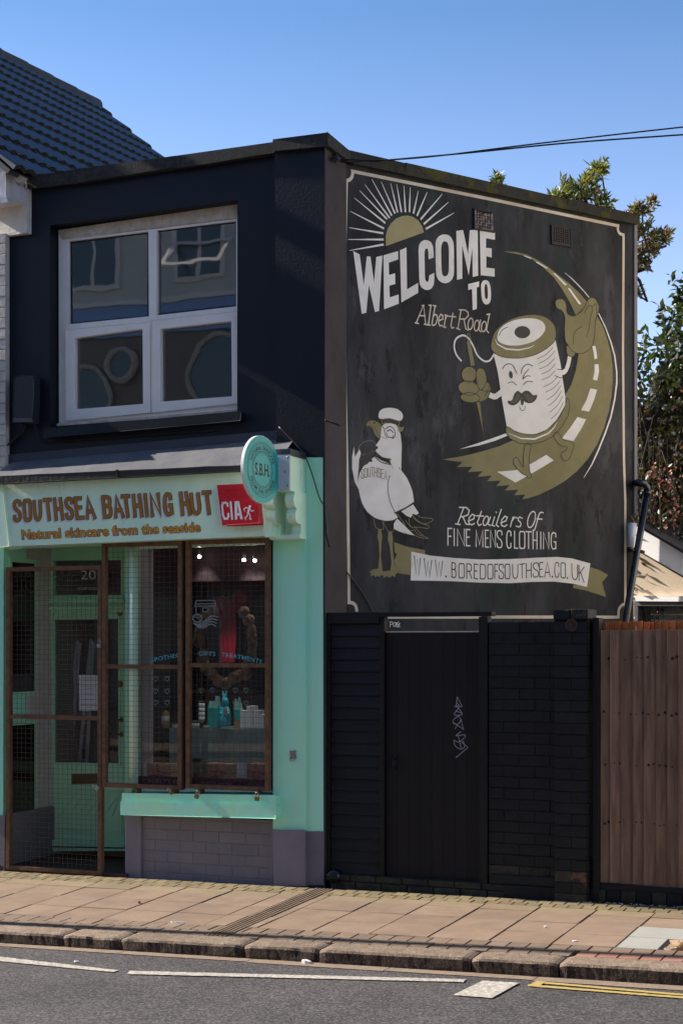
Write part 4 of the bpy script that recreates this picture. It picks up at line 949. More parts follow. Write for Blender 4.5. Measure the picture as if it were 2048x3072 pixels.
# display window interior
tw0, tw1 = tR, tr1
zup, zlo = Zs(600, 2186, -.50), Zs(600, 2345, -.2)
sbox('display_deck', mat('pale_teal_board', (.16, .24, .25), .6, (.13, .20, .21), 3), tw0, tw1, -.13 - .35, -.13, zlo - .03, zlo, shop)
sbox('display_step', mat('teal_grey_panel', (.22, .33, .35), .5, (.17, .27, .29), 2), tw0 + .12, tw1, -.95, -.48, zlo - .03, zup, shop)
pbox('inner_side_panel', mat('lilac_white_panel2', (.60, .58, .62), .7, (.52, .50, .55), 3), PF, g2([(310, 140), (432, 135), (432, 2040), (310, 2040)]), -.30, -.33, shop)
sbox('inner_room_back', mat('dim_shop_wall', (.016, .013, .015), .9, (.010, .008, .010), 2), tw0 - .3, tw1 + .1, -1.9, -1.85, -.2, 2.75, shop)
sbox('shelf_unit', mat('brown_shelf_wood', (.16, .09, .05), .7), Ts(590, 2060, -1.6), Ts(780, 2060, -1.6), -1.7, -1.45, Zs(600, 2068, -1.6) - .03, Zs(600, 2068, -1.6), shop)
sbox('shelf_unit', mat('plum_counter_front', (.12, .065, .085), .7), Ts(615, 2060, -1.5), Ts(800, 2060, -1.5), -1.7, -1.5, .2, Zs(600, 2080, -1.6), shop)
sbox('burgundy_reflection_panel', mat('burgundy_reflection_tone', (.014, .004, .008), .8), tw0 + .2, tw1, -.5, -.47, Zs(600, 1745, -.5), 2.62, shop)  # added panel standing in for the plum street sign reflected in the glass

# small spot lamps burning at the shop ceiling
bulb = bpy.data.materials.new('lit_bulb'); bulb.use_nodes = True; bb = bulb.node_tree.nodes['Principled BSDF']; bb.inputs['Emission Color'].default_value = (1, .9, .75, 1); bb.inputs['Emission Strength'].default_value = 12
for i, (x, y) in enumerate(((598, 1674), (732, 1684), (764, 1686))):
    c = PF.pt(x, y, -.36); sl = thing('spot_lamp', c, ('left one', 'middle one', 'right one')[i] + ' of three tiny lit spot lamps high behind the right hand shop pane', 'lamp', 'spot lamps in the shop')
    b = MB(); b.lathe(c, [(.004, 0), (.013, .004), (.013, .018), (.004, .022)], UP, 10); b.build('bulb', bulb, sl, True)
    b = MB(); b.lathe(c + UP * .0225, [(.016, 0), (.016, .04), (.006, .05)], UP, 10); b.build('holder', M['steel'], sl, True)
    ld = bpy.data.lights.new('spot_lamp_light', 'SPOT'); ld.energy = 2.0; ld.spot_size = R(75); ld.spot_blend = .6; ld.shadow_soft_size = .03; ld.color = (1, .93, .82); lo = bpy.data.objects.new('spot_lamp_light', ld); COL.objects.link(lo); lo.location = c - UP * .004; lo.rotation_euler = (UP * .95 + N * .32).to_track_quat('Z', 'Y').to_euler()
GS = {}
def gift(x0, x1, y0, y1, off, depth, m, label, group=None, bow=None, name='gift_box', cat='gift box', lid=None):
    """box from a traced front rectangle"""
    t0, z1q = PF.uz(x0, y0, off); t1, z0q = PF.uz(x1, y1, off); base_z = z0q
    th = thing(name, W((t0 + t1) / 2, off, base_z), label, cat, group)
    sbox('box', m, t0, t1, off - depth, off, base_z, z1q, th, bevel=.003)
    if bow:
        tm = (t0 + t1) / 2 + .0; hz = z1q - base_z
        sbox('ribbon', bow, t0 - .001, t1 + .001, off - depth - .001, off + .002, base_z + hz * .42, base_z + hz * .50, th)
        sbox('ribbon', bow, tm - .012, tm + .012, off - depth - .0015, off + .0025, base_z, z1q + .002, th)
        b = MB()
        for s_ in (-1, 1):
            for q in (.5, 1):
                c = W(tm, off + .012, base_z + hz * .46); a = [c]
                for k in range(1, 8): g = k / 8 * 2 * math.pi; a.append(c + T * s_ * (1 - math.cos(g)) * .035 * q + UP * math.sin(g) * .022 * q + N * .006)
                a.append(c); b.tube(a, .006, 5)
        b.build('bow', bow, th, True)
    return th
kraft = mat('kraft_card', (.48, .29, .18), .8, (.40, .24, .15), 4); redr = mat('red_ribbon', (.45, .015, .03), .5)
gift(432, 512, 2291, 2340, -.28, .16, kraft, 'wide kraft gift box with red bow at the left end of the lower display', 'gift boxes with red bows', redr)
gift(612, 692, 2291, 2345, -.28, .16, kraft, 'kraft gift box with red bow in the middle of the lower display', 'gift boxes with red bows', redr)
gift(742, 792, 2291, 2347, -.28, .16, kraft, 'kraft gift box with red bow at the right end of the lower display', 'gift boxes with red bows', redr)
white_c = mat('white_card', (.82, .86, .92), .6, (.55, .58, .66), 6); teal_c = mat('teal_card', (.02, .50, .47), .5, (.02, .42, .40), 5)
for (x0, x1, y0, y1, lab) in ((719, 741, 2131, 2184, 'white carton behind the teal bag, leftmost of the white cartons'), (740, 758, 2118, 2184, 'tallest white carton in the row on the upper display'), (760, 777, 2131, 2184, 'white carton right of the tallest one on the upper display'), (778, 791, 2143, 2184, 'low white carton at the right end of the row')):
    gift(x0, x1, y0, y1, -.53, .10, white_c, lab, 'white cartons on the upper display', name='carton', cat='carton')
gift(710, 739, 2288, 2334, -.24, .02, white_c, 'white information card propped between two gift boxes', name='display_card', cat='card')
gift(420, 436, 2286, 2332, -.22, .02, white_c, 'narrow white card propped at the left end of the lower display', name='display_card', cat='card')
def bag(x0, x1, y0, y1, lab):
    th = gift(x0, x1, y0, y1, -.53, .07, teal_c, lab, 'teal gift bags with tissue', name='gift_bag', cat='gift bag')
    b = MB(); rr = random.Random(x0); t0, zz = PF.uz(x0, y0, -.53); t1, _ = PF.uz(x1, y0, -.53)
    for k in range(5):
        t = t0 + (t1 - t0) * (k + .5) / 5; h = rr.uniform(.05, .10)
        b.hexa([W(t - .015, -.545, zz - .01), W(t + .015, -.545, zz - .01), W(t + .004 + rr.uniform(-.01, .01), -.55, zz + h), W(t - .004, -.55, zz + h)], [W(t - .012, -.58, zz - .01), W(t + .012, -.58, zz - .01), W(t + .003, -.575, zz + h * .9), W(t - .003, -.575, zz + h * .9)])
    b.build('tissue_paper', mat('aqua_tissue', (.30, .62, .60), .8), th)
bag(623, 654, 2122, 2184, 'wide teal gift bag with tissue left of the rabbit')
bag(701, 719, 2128, 2162, 'small teal gift bag right of the rabbit on a kraft block')
gift(701, 719, 2162.5, 2184, -.53, .07, kraft, 'small kraft block under the right hand teal gift bag', name='display_block', cat='block')
# yellow oil bottles
oil = mat('yellow_oil', (.48, .36, .01), .15, (.40, .30, .01), 5, spec=.6); blackc = mat('black_cap', (.01, .01, .01), .4); lab_m = mat('pale_label', (.55, .62, .58), .6)
for x0, x1, m, lab in ((461, 484, oil, 'bright yellow oil bottle with white label, left one of the pair'), (486, 508, mat('amber_oil', (.33, .27, .06), .2), 'duller amber oil bottle with white label, right one of the pair')):
    c = PF.pt((x0 + x1) / 2, 2184, -.54); h = Zs(0, 2133, -.54) - Zs(0, 2184, -.54); r = (TZ(x1, 2100, -.54)[0] - TZ(x0, 2100, -.54)[0]) / 2
    h = PF.uz(x0, 2133, -.54)[1] - PF.uz(x0, 2184, -.54)[1]
    th = thing('oil_bottle', c, lab, 'bottle', 'oil bottles on the upper display')
    b = MB(); b.lathe(c, [(r * .96, 0), (r, .01), (r, h * .82), (r * .8, h * .95), (r * .35, h), (r * .35, h * 1.06)], UP, 18); b.build('body', m, th, True)
    b = MB(); b.lathe(c + UP * h * 1.06, [(r * .42, 0), (r * .42, h * .16), (r * .3, h * .17)], UP, 14); b.build('cap', blackc, th, True)
    b = MB(); b.lathe(c + UP * h * .22, [(r * 1.01, 0), (r * 1.01, h * .5)], UP, 18); b.build('label', lab_m, th, True)
# tins and jars
for i, (x0, x1, y0, y1, lab) in enumerate(((518, 540, 2168, 2184, 'small white tin right of the oil bottles'), (573, 598, 2162, 2184, 'round white labelled tin left of the dark jar'), (610, 636 - 10, 2172, 2184, 'low pale tin in front of the teal gift bag'))):
    c = PF.pt((x0 + x1) / 2, y1, -.52); r = (TZ(x1, y1, -.52)[0] - TZ(x0, y1, -.52)[0]) / 2; h = PF.uz(x0, y0, -.52)[1] - PF.uz(x0, y1, -.52)[1]
    th = thing('tin', c, lab, 'tin'); b = MB(); b.lathe(c, [(r, 0), (r, h * .75)], UP, 18); b.build('body', lab_m, th, True)
    b = MB(); b.lathe(c + UP * h * .75, [(r * 1.04, 0), (r * 1.04, h * .25)], UP, 18); b.build('lid', mat('green_lid', (.03, .10, .07), .5), th, True)
c = PF.pt(586, 2340, -.25); jar = thing('jar_candle', c, 'big glass jar with dark lid standing by the mullion of the window grilles', 'jar')
b = MB(); b.lathe(c, [(.055, 0), (.06, .02), (.06, .14), (.05, .15)], UP, 18); b.build('body', mat('cream_jar', (.30, .27, .19), .4, (.18, .2, .2), 9), jar, True)
b = MB(); b.lathe(c + UP * .15, [(.056, 0), (.056, .02)], UP, 18); b.build('lid', blackc, jar, True)
c = PF.pt(605, 2184, -.56); tower = thing('soap_stack', c, 'stack of four small white pots beside the teal gift bag', 'pots')
for k in range(4):
    b = MB(); b.lathe(c + UP * (.06 + k * .036), [(.024, 0), (.027, .006), (.027, .03), (.024, .033)], UP, 14); b.build('pot', white_c, tower, True)
b = MB(); b.lathe(c, [(.035, 0), (.03, .06)], UP, 12); b.build('stand', blackc, tower, True)
# teal rabbit figure
def skin(name, pts, edges, rad, m, parent, sub=2):
    me = bpy.data.meshes.new(name); org = pts[0]; me.from_pydata([p - org for p in pts], edges, []); o = bpy.data.objects.new(name, me); COL.objects.link(o)
    md = o.modifiers.new('s', 'SKIN'); o.modifiers.new('u', 'SUBSURF').levels = sub
    for v, r in zip(me.skin_vertices[0].data, rad): v.radius = (r, r)
    me.skin_vertices[0].data[0].use_root = True
    bpy.context.view_layer.update(); m2 = bpy.data.meshes.new_from_object(o.evaluated_get(bpy.context.evaluated_depsgraph_get())); bpy.data.objects.remove(o); bpy.data.meshes.remove(me)
    m2.materials.clear(); m2.materials.append(m); m2.polygons.foreach_set('use_smooth', [True] * len(m2.polygons))
    o = bpy.data.objects.new(name, m2); link(o, parent); setw(o, org, parent); return o
rb = thing('rabbit_figure', PF.pt(672, 2184, -.50), 'bright turquoise rabbit figure with upright ears on the upper display', 'figurine')
q = lambda x, y, d=0: PF.pt(*d1([(x, y)])[0], -.52 + d)
rabm = mat('turquoise_glaze', (.04, .62, .80), .35, (.06, .55, .66), 6)
pts = [q(980, 600), q(980, 520), q(980, 440), q(978, 370, .01), q(978, 340, .02), q(962, 300), q(956, 255), q(990, 300), q(996, 255), q(930, 620, .06), q(1000, 625, .06), q(1030, 590), q(945, 470, .03), q(935, 520, .06), q(1015, 470, .03), q(1020, 520, .06)]
skin('body', pts, [(0, 1), (1, 2), (2, 3), (3, 4), (3, 5), (5, 6), (3, 7), (7, 8), (0, 9), (0, 10), (0, 11), (2, 12), (12, 13), (2, 14), (14, 15)],
     [.062, .052, .036, .033, .026, .011, .006, .011, .006, .020, .020, .026, .015, .012, .015, .012], rabm, rb)
skin('tag', [q(985, 430, .055), q(990, 540, .07)], [(0, 1)], [.014, .014], mat('grey_tag', (.3, .3, .3), .8), rb, 1)
# pine cone wreath
wr = thing('cone_wreath', PF.pt(688, 2020, -.30), 'rustic wreath of pine cones and bark hanging behind the right hand shop pane', 'wreath')
conem = mat('pine_cone', (.42, .28, .17), .8, (.14, .085, .05), 22, 1, .3, 60)
cw = PF.pt(*e1([(1015, 640)])[0], -.30); rx, rz = .23, .30
b = MB(); b.tube([cw + T * math.cos(R(a)) * rx + UP * math.sin(R(a)) * rz for a in range(-235, 56, 10)], .022, 8); b.build('ring', conem, wr, True)
rr = random.Random(5)
for k in range(26):
    a = R(-235 + k * 11.5 + rr.uniform(-3, 3)); c = cw + T * (math.cos(a) * rx + rr.uniform(-.02, .02)) + UP * (math.sin(a) * rz + rr.uniform(-.02, .02)) + N * .03
    ax = (N + T * rr.uniform(-.5, .5) + UP * rr.uniform(-.5, .5)).normalized(); b = MB()
    b.lathe(c, [(.014, -.01), (.052, 0), (.034, .008), (.046, .014), (.028, .022), (.036, .030), (.016, .036), (.020, .042), (.004, .05)], ax, 10); b.build('pine_cone', conem, wr)
# red garment on a stand
gar = thing('clothes_stand', W(Ts(680, 2040, -.8), -.8, zup), 'deep red garment hanging on a white stand behind the wreath', 'garment')
b = MB(); b.tube([PF.pt(*e1([(930, 860)])[0], -.8), PF.pt(*e1([(945, -60)])[0], -.8)], .012, 8); b.build('pole', al, gar, True)
rd = mat('deep_red_cloth', (.42, .008, .04), .85, (.26, .006, .03), 5, bump=.4, bscale=8)
v = []; K = 30
for i in range(K + 1):
    u = i / K
    for (y, xa, xb) in ((145, 860, 1010), (240, 840, 1090), (420, 930, 1100), (640, 925, 1095), (845, 940, 1085)):
        p = PF.pt(*e1([(xa + (xb - xa) * u, y)])[0], -.78 + .02 * math.sin(u * 22 + y * .01)); v.append(p)
mesh('garment', v, [(5 * i + j, 5 * i + 5 + j, 5 * i + 6 + j, 5 * i + 1 + j) for i in range(K) for j in range(4)], rd, gar, True)
b = MB(); b.lathe(PF.pt(*e1([(1150, 160)])[0], -.80), [(.005, -.05), (.06, -.045), (.075, .0), (.06, .045), (.01, .06)], N, 14); b.lathe(PF.pt(*e1([(1110, 240)])[0], -.80), [(.005, -.05), (.05, -.045), (.06, .0), (.05, .045), (.01, .05)], N, 14); b.build('hood', rd, gar, True)

# ---- security grilles and gate of rusty steel
def grille(name, o4, off, thick, fw, mids, nx, nz, label, cat, group=None, wr_=.0016, extra=0):
    """o4: traced outer corners tl,tr,br,bl"""
    P4 = [PF.uz(x, y, off) for x, y in o4]; t0 = (P4[0][0] + P4[3][0]) / 2; t1 = (P4[1][0] + P4[2][0]) / 2; z1q = (P4[0][1] + P4[1][1]) / 2; z0q = (P4[2][1] + P4[3][1]) / 2
    th = thing(name, W((t0 + t1) / 2, off, z0q), label, cat, group); n1, n0 = off, off - thick
    sbox('stile', M['rust'], t0, t0 + fw, n0, n1, z0q, z1q, th, bevel=.003); sbox('stile', M['rust'], t1 - fw, t1, n0, n1, z0q, z1q, th, bevel=.003)
    for zz in [z0q, z1q - fw] + [PF.uz(x, y, off)[1] - fw / 2 for x, y in mids]:
        sbox('rail', M['rust'], t0 + fw + .0005, t1 - fw - .0005, n0 + .002, n1 - .002, zz, zz + fw, th, bevel=.003)
    b = MB(); nm = n0 + .006
    for i in range(1, nx): t = t0 + fw + (t1 - t0 - 2 * fw) * i / nx + random.uniform(-.002, .002); b.tube([W(t, nm, z0q + .01), W(t + random.uniform(-.002, .002), nm + random.uniform(-.002, .004), (z0q + z1q) / 2), W(t, nm, z1q - .01)], wr_, 4)
    for i in range(1, nz): z = z0q + fw + (z1q - z0q - 2 * fw) * i / nz + random.uniform(-.0015, .0015); b.tube([W(t0 + .01, nm + .004, z), W((t0 + t1) / 2, nm + .004, z + random.uniform(-.002, .002)), W(t1 - .01, nm + .004, z)], wr_, 4)
    b.build('weld_mesh', M['wire'], th, kind='stuff'); return th
grille('window_grille', [(304, 1630), (543, 1621), (546, 2368), (307, 2364)], .06, .045, .034, [(430, 2000)], 14, 46, 'rusty mesh window grille between the gate and the right hand grille', 'security grille', 'rusty window grilles')
grille('window_grille', [(554, 1621), (802, 1613.5), (811, 2373), (559, 2368)], .06, .045, .034, [(680, 1996)], 14, 46, 'rusty mesh window grille nearest the green corner pilaster', 'security grille', 'rusty window grilles')
gate = grille('security_gate', [(16, 1703), (303, 1694), (305, 2624), (21, 2612)], .055, .05, .034, [(150, 2152)], 19, 60, 'tall rusty mesh gate across the shop entrance', 'security gate')
sbox('grille_rail', mat('dark_steel_rail', (.02, .017, .016), .7), Ts(543, 1700, .03) + .002, Ts(554, 1700, .03) - .002, -.02, .03, Zs(550, 2366), Zs(550, 1622), shop)
def padlock(x, y, off, ang, m, label, k=1):
    c = PF.pt(x, y, off); th = thing('padlock', c, label, 'padlock', 'padlocks on the grilles')
    ca, sa = math.cos(R(ang)), math.sin(R(ang))
    def L(a, h, n=0): return c + T * (a * ca - h * sa) * k + UP * (a * sa + h * ca) * k + N * n
    b = MB(); b.hexa([L(-.017, -.03, .012), L(.017, -.03, .012), L(.017, 0, .012), L(-.017, 0, .012)], [L(-.017, -.03, -.006), L(.017, -.03, -.006), L(.017, 0, -.006), L(-.017, 0, -.006)]); b.build('body', m, th, bevel=.003)
    b = MB(); b.tube([L(-.011, 0, .003)] + [L(-.011 * math.cos(R(a)), .022 + .011 * math.sin(R(a)), .003) for a in range(0, 181, 30)] + [L(.011, 0, .003)], .003, 6); b.build('shackle', M['steel'], th, True)
padlock(299, 1932, .07, 0, M['steel'], 'silver padlock halfway up between the gate and the grille')
padlock(290, 2362, .075, 75, M['steel'], 'silver padlock lying sideways low on the gate stile')
padlock(512, 2374, .085, 50, M['brass'], 'brass padlock hanging slanted under the left window grille', .9)
padlock(592, 2384, .10, -18, M['brass'], 'brass padlock hanging under the left end of the right grille', 1)
padlock(771, 2390, .10, 0, M['brass'], 'square brass padlock under the right end of the right grille', 1.05)
for x in (407, 520, 597, 770): sbox('hasp', M['rust'], Ts(x, 2370, .05), Ts(x + 8, 2370, .05), .0, .07, Zs(x, 2382, .05), Zs(x, 2366, .05), shop)
# ring bolt on the pilaster
rbm = thing('ring_bolt', PF.pt(877, 2268, .02), 'steel plate with a hanging ring fixed to the green pilaster', 'ring bolt')
pbox('plate', M['steel'], PF, [(869, 2254), (887, 2252), (888, 2276), (870, 2278)], .022, .015, rbm, bevel=.002)
b = MB(); c = PF.pt(876, 2276, .03); b.tube([c + T * math.cos(R(a)) * .020 + UP * math.sin(R(a)) * .022 for a in range(0, 361, 30)], .0035, 6); b.build('ring', M['steel'], rbm, True)

# ---- alarm box, grey siren, round projecting sign
alb = thing('alarm_box', PF.pt(717, 1490, FASO), 'red burglar alarm box with white lettering at the right end of the fascia', 'alarm box')
q4 = h3([(136, 858), (580, 838), (628, 1290), (196, 1305)])
bo = pbox('cover', M['red'], PF, q4, FASO + .075, FASO + .001, alb, bevel=.010)
for r0 in range(3):
    for c0_ in range(3):
        x = 166 + c0_ * 118 + r0 * 4; y = 884 + r0 * 38 - c0_ * 3
        pbox('louvre', M['red'], PF, h3([(x, y), (x + 90, y - 2), (x + 92, y + 14), (x + 2, y + 16)]), FASO + .082, FASO + .074, bo, bevel=.002)
PA = PFo(FASO + .076); p = Paint(PA, .0012, .0004)
cia = {'C': ([(256, 1085), (246, 1050), (215, 1040), (182, 1055), (178, 1100), (192, 1210), (210, 1245), (250, 1240), (262, 1190)], 25)}
p.line(h3([(248, 1100), (246, 1062), (222, 1050), (192, 1056), (184, 1090), (194, 1200), (210, 1240), (245, 1238), (258, 1212), (255, 1172)]), .0165, cap=0)
p.line(h3([(282, 1037), (302, 1252)]), .0165, cap=0)
p.line(h3([(345, 1250), (345, 1035)]), .0165, cap=0); p.poly(h3([(330, 1035), (382, 1033), (428, 1245), (398, 1247), (362, 1062), (362, 1250), (334, 1250)])); p.poly(h3([(352, 1175), (402, 1172), (406, 1200), (352, 1203)]))
p.poly(h3(ell(510, 1096, 14, 15)[:-1]))
p.line(h3([(495, 1118), (465, 1108), (442, 1125)]), .008); p.line(h3([(442, 1125), (452, 1150)]), .006); p.line(h3([(505, 1115), (490, 1165)]), .016); p.line(h3([(515, 1130), (530, 1152), (553, 1142)]), .007)
p.line(h3([(490, 1165), (512, 1205), (508, 1240), (525, 1244)]), .009, sm=True); p.line(h3([(488, 1170), (478, 1210), (450, 1228), (462, 1250)]), .009)
p.build('lettering', M['printw'], bo)
sir = thing('siren_box', PF.pt(75, 1265, NAVY), 'dark grey rounded siren box on the navy wall left of the window', 'siren box')
s_pts = h6(smoothpts([(150, 690), (155, 450), (162, 230), (185, 185), (250, 168), (320, 170), (370, 190), (385, 240), (380, 450), (365, 690)], False, 4))
sirm = mat('dark_grey_plastic', (.022, .028, .036), .35, (.018, .022, .03), 3)
pbox('cover', sirm, PF, s_pts, NAVY + .11, NAVY + .03, sir, bevel=.008)
pbox('back_plate', sirm, PF, h6([(185, 690), (190, 240), (230, 185), (380, 175), (428, 210), (425, 450), (412, 690)]), NAVY + .035, NAVY + .001, sir, bevel=.004)
pbox('base_strip', mat('grey_plastic', (.07, .08, .09), .5), PF, h6([(150, 650), (365, 648), (363, 692), (150, 695)]), NAVY + .113, NAVY + .09, sir)
b = MB()
for off_, pts in ((.0, [(250, 700), (255, 760), (150, 900), (0, 1010)]), (.01, [(290, 700), (260, 800), (120, 930), (-20, 1040)]), (.0, [(380, 700), (420, 800), (440, 880), (520, 915), (1100, 880), (2400, 790)])):
    b.tube([PF.pt(*x, NAVY + .02 + off_) for x in h6(smoothpts(pts, False, 4))], .006 if off_ or len(pts) == 4 and pts[0][0] < 300 else .006, 6)
tag(b.build('wall_cable', M['cable'], None, True), 'black cables from the dark siren box running under the upper window sill', 'cable')
# projecting round sign: perpendicular bracket box, disc facing across the street at an angle
sg = thing('projecting_sign', PF.pt(850, 1420, .2), 'round turquoise S.B.H. sign on a white metal bracket above the alarm box', 'shop sign')
pbox('bracket_plate', mat('white_steel_plate', (.60, .62, .68), .45, (.52, .54, .62), 3), PF, h3([(800, 478), (972, 486), (970, 893), (800, 905)]), .285, .272, sg, bevel=.003)
for y in (518, 684, 850):
    b = MB(); b.lathe(PF.pt(*h3([(952 if y != 684 else 922, y)])[0], .285), [(.009, 0), (.009, .004), (.005, .007)], N, 12); b.build('bolt', M['steel'], sg, True)
# the disc is a vertical circle turned towards the right hand pavement
cpx = h3([(636, 664)])[0]; dc = PF.pt(*cpx, .50)
rad = (h3([(0, 1062)])[0][1] - h3([(0, 264)])[0][1]) / 2 / FPX * dc.y
wpx = (h3([(852, 0)])[0][0] - h3([(420, 0)])[0][0]) / 2 / FPX * dc.y
view = Vector((dc.x, dc.y, 0)).normalized(); vr = Vector((view.y, -view.x, 0)); ca = wpx / rad; saa = math.sqrt(1 - ca * ca)
du = (vr * ca + view * saa * 1).normalized()          # right edge nearer the wall
if du.dot(vr) < 0: du = -du
dn = Vector((-du.y, du.x, 0)); dn = dn if dn.dot(view) < 0 else -dn
PD = Plane(dc, du, dn)
b = MB(); b.lathe(dc - dn * .012, [(rad, 0), (rad, .024)], dn, 64); b.build('disc', mat('white_edge_board', (.66, .7, .7), .5), sg)
def dpoly(r, off, m, nm):
    v = [dc + du * r * math.cos(a_ * math.pi / 36) + UP * r * math.sin(a_ * math.pi / 36) + dn * off for a_ in range(72)]; return mesh(nm, v, [tuple(range(72))], m, sg)
dpoly(rad * .985, .0135, M['turq'], 'disc_face')
v, f = [], []
def dring(r, w, off, dash=False, a0=0, a1=360):
    for k in range(120):
        if dash and k % 2: continue
        aa, ab = a0 + (a1 - a0) * k / 120, a0 + (a1 - a0) * (k + 1) / 120
        b0 = len(v)
        for ang, rr_ in ((aa, r - w), (aa, r + w), (ab, r + w), (ab, r - w)): v.append(dc + du * rr_ * math.cos(R(ang)) + UP * rr_ * math.sin(R(ang)) + dn * off)
        f.append((b0, b0 + 1, b0 + 2, b0 + 3))
dring(rad * .81, rad * .007, .0145); dring(rad * .76, rad * .006, .0145); dring(rad * .54, rad * .009, .0145); dring(rad * .495, rad * .011, .0145, True)
def dtext(text, off2, fn):
    vs_, fs = font2d(text, off2); x0 = min(a for a, _ in vs_); x1 = max(a for a, _ in vs_); b0 = len(v)
    for x, y in vs_:
        a, c = fn((x - x0) / (x1 - x0), y / .72); v.append(dc + du * a + UP * c + dn * .0148)
    f.extend([tuple(b0 + i for i in q) for q in fs])
dtext('S.B.H.', .02, lambda u, h: ((-.40 + .80 * u) * rad, (-.17 + .36 * h) * rad))
dtext('NATURAL SKINCARE', .01, lambda u, h: ((.585 + .13 * h) * rad * math.cos(R(160 - 140 * u)), (.585 + .13 * h) * rad * math.sin(R(160 - 140 * u))))
dtext('FROM THE SEASIDE', .01, lambda u, h: ((.715 - .13 * h) * rad * math.cos(R(203 + 134 * u)), (.715 - .13 * h) * rad * math.sin(R(203 + 134 * u))))
mesh('lettering', v, f, M['print'], sg)
b = MB(); ax_ = dc - dn * .03
for q in (-.12, .12): b.tube([ax_ + UP * q - du * .05, ax_ + UP * q + du * (rad + .06)], .010, 8)
b.build('bracket_arm', M['steel'], sg, True)
# hanging wire down the corner
b = MB(); pts = [(915, 1370), (935, 1425), (958, 1500), (971, 1525)]
b.tube([PF.pt(x, y, .02) for x, y in smoothpts(h3([(850, 160), (1000, 310), (1150, 480), (1165, 520), (1230, 690), (1320, 980), (1362, 1060)]), False, 4)], .005, 6)
w3 = [PS.pt(x, y, .008) for x, y in ((975, 1512), (976, 1540), (979, 1600), (988, 1640))] + [PM.pt(x, y, .01) for x, y in smoothpts(z4([(-60, 1540), (0, 1600), (60, 1700), (150, 1820), (240, 1940), (320, 2060), (395, 2200)]), False, 4)]
b.tube(w3, .005, 6)
tag(b.build('hanging_wire', mat('dark_grey_wire', (.06, .05, .06), .5), None, True), 'thin loose wire hanging from the bracket down across the painted wall', 'wire')
b = MB(); b.tube([PM.pt(x, y, .012) for x, y in ((1031, 480), (1030, 700), (1028, 1000), (1027, 1262), (1022, 1275))], .007, 6)
b.tube([PS.pt(x, y, .010) for x, y in ((976, 1260), (988, 1264), (1006, 1270), (1019, 1276))], .006, 6)
tag(b.build('wall_cable', M['cable'], None, True), 'black cable running down the inner corner beside the painted border', 'cable')

# ================================================================== THE PAINTED WALL
PM_ = lambda off, step=.0002: Paint(PM, off * .3, .00006)
def done(p, name, m): return p.build(name, m, mural)
# border
p = PM_(.003); BW = .0265
arc_tl = h1(smoothpts([(1014, 712), (1045, 706), (1072, 680), (1086, 640), (1086, 606)], False, 4))
top = [(1057, 514), (1482, 600), (1852, 677.5)]
arc_tr = z2(smoothpts([(1425, 388), (1424, 408), (1434, 426), (1456, 434)], False, 4))
rgt = [(1869, 705), (1867, 1052), (1870, 1380), (1874, 1504), (1874, 1770)]
arc_br = h4(smoothpts([(235, 1885), (200, 1892), (165, 1925), (148, 1975), (146, 2050)], False, 4))
lft = z4([(155, 2098), (152, 1700), (148, 1400), (138, 800), (118, 0)]) + [(1033, 800)]
p.line(lft + arc_tl + top + arc_tr + rgt + arc_br + [(1850, 1851.5), (1500, 1851), (1080, 1851)], BW, cap=0)
p.line(z4(smoothpts([(140, 2107), (190, 2112), (222, 2140), (236, 2200)], False, 4)), BW, cap=0)
done(p, 'painted_border', M['bordr'])
# sun
p = PM_(.003)
p.poly(z2([(289, 487), (288, 440), (296, 405), (312, 378), (338, 353), (368, 340), (395, 337), (422, 344), (448, 362), (465, 388), (475, 420)])); done(p, 'painted_sun', M['paintol'])
p = PM_(.003)
for a, c in [((275, 455), (105, 455)), ((273, 424), (110, 397)), ((277, 400), (115, 317)), ((284, 373), (135, 252)), ((292, 353), (160, 215)), ((305, 347), (187, 187)), ((316, 335), (220, 160)), ((332, 325), (266, 173)), ((345, 320), (312, 180)), ((364, 318), (342, 185)), ((384, 318), (377, 192)), ((404, 318), (408, 200)), ((424, 325), (447, 218)), ((442, 337), (490, 225)), ((460, 355), (565, 232)), ((476, 378), (594, 273)), ((486, 402), (622, 325)), ((275, 480), (112, 509))]:
    mid = ((a[0] + c[0]) / 2, (a[1] + c[1]) / 2)
    p.line(z2([a, mid, c]), [.0165, .011, .004], cap=.3)
done(p, 'painted_ray', M['paintw'])
# WELCOME TO
p = PM_(.003)
for q in ([(65, 318), (130, 352), (172, 668), (203, 372), (240, 374), (277, 636), (300, 378), (362, 364), (328, 930), (287, 941), (224, 665), (198, 948), (152, 960)],
          [(373, 362), (522, 318), (524, 403), (427, 437), (430, 562), (492, 545), (494, 655), (433, 672), (437, 792), (528, 762), (530, 856), (379, 914)],
          [(541, 310), (608, 280), (614, 710), (726, 643), (728, 745), (556, 843)],
          [(886, 384), (834, 402), (832, 330), (826, 300), (812, 290), (800, 297), (793, 325), (792, 360), (796, 560), (800, 610), (812, 632), (826, 632), (836, 612), (840, 566), (892, 540), (891, 620), (885, 664), (865, 700), (832, 717), (797, 713), (764, 693), (744, 657), (738, 600), (731, 310), (735, 262), (755, 225), (788, 205), (825, 207), (858, 226), (878, 268), (884, 320)],
          [(1117, 112), (1186, 102), (1237, 350), (1254, 105), (1335, 97), (1340, 570), (1284, 583), (1280, 290), (1244, 567), (1177, 262), (1178, 600), (1124, 611)],
          [(1357, 95), (1512, 120), (1511, 203), (1421, 187), (1419, 285), (1478, 290), (1478, 384), (1424, 370), (1422, 487), (1508, 497), (1508, 580), (1366, 565)],
          [(1238, 655), (1350, 628), (1348, 683), (1325, 690), (1326, 908), (1284, 922), (1277, 705), (1238, 717)]): p.poly(w2(q))
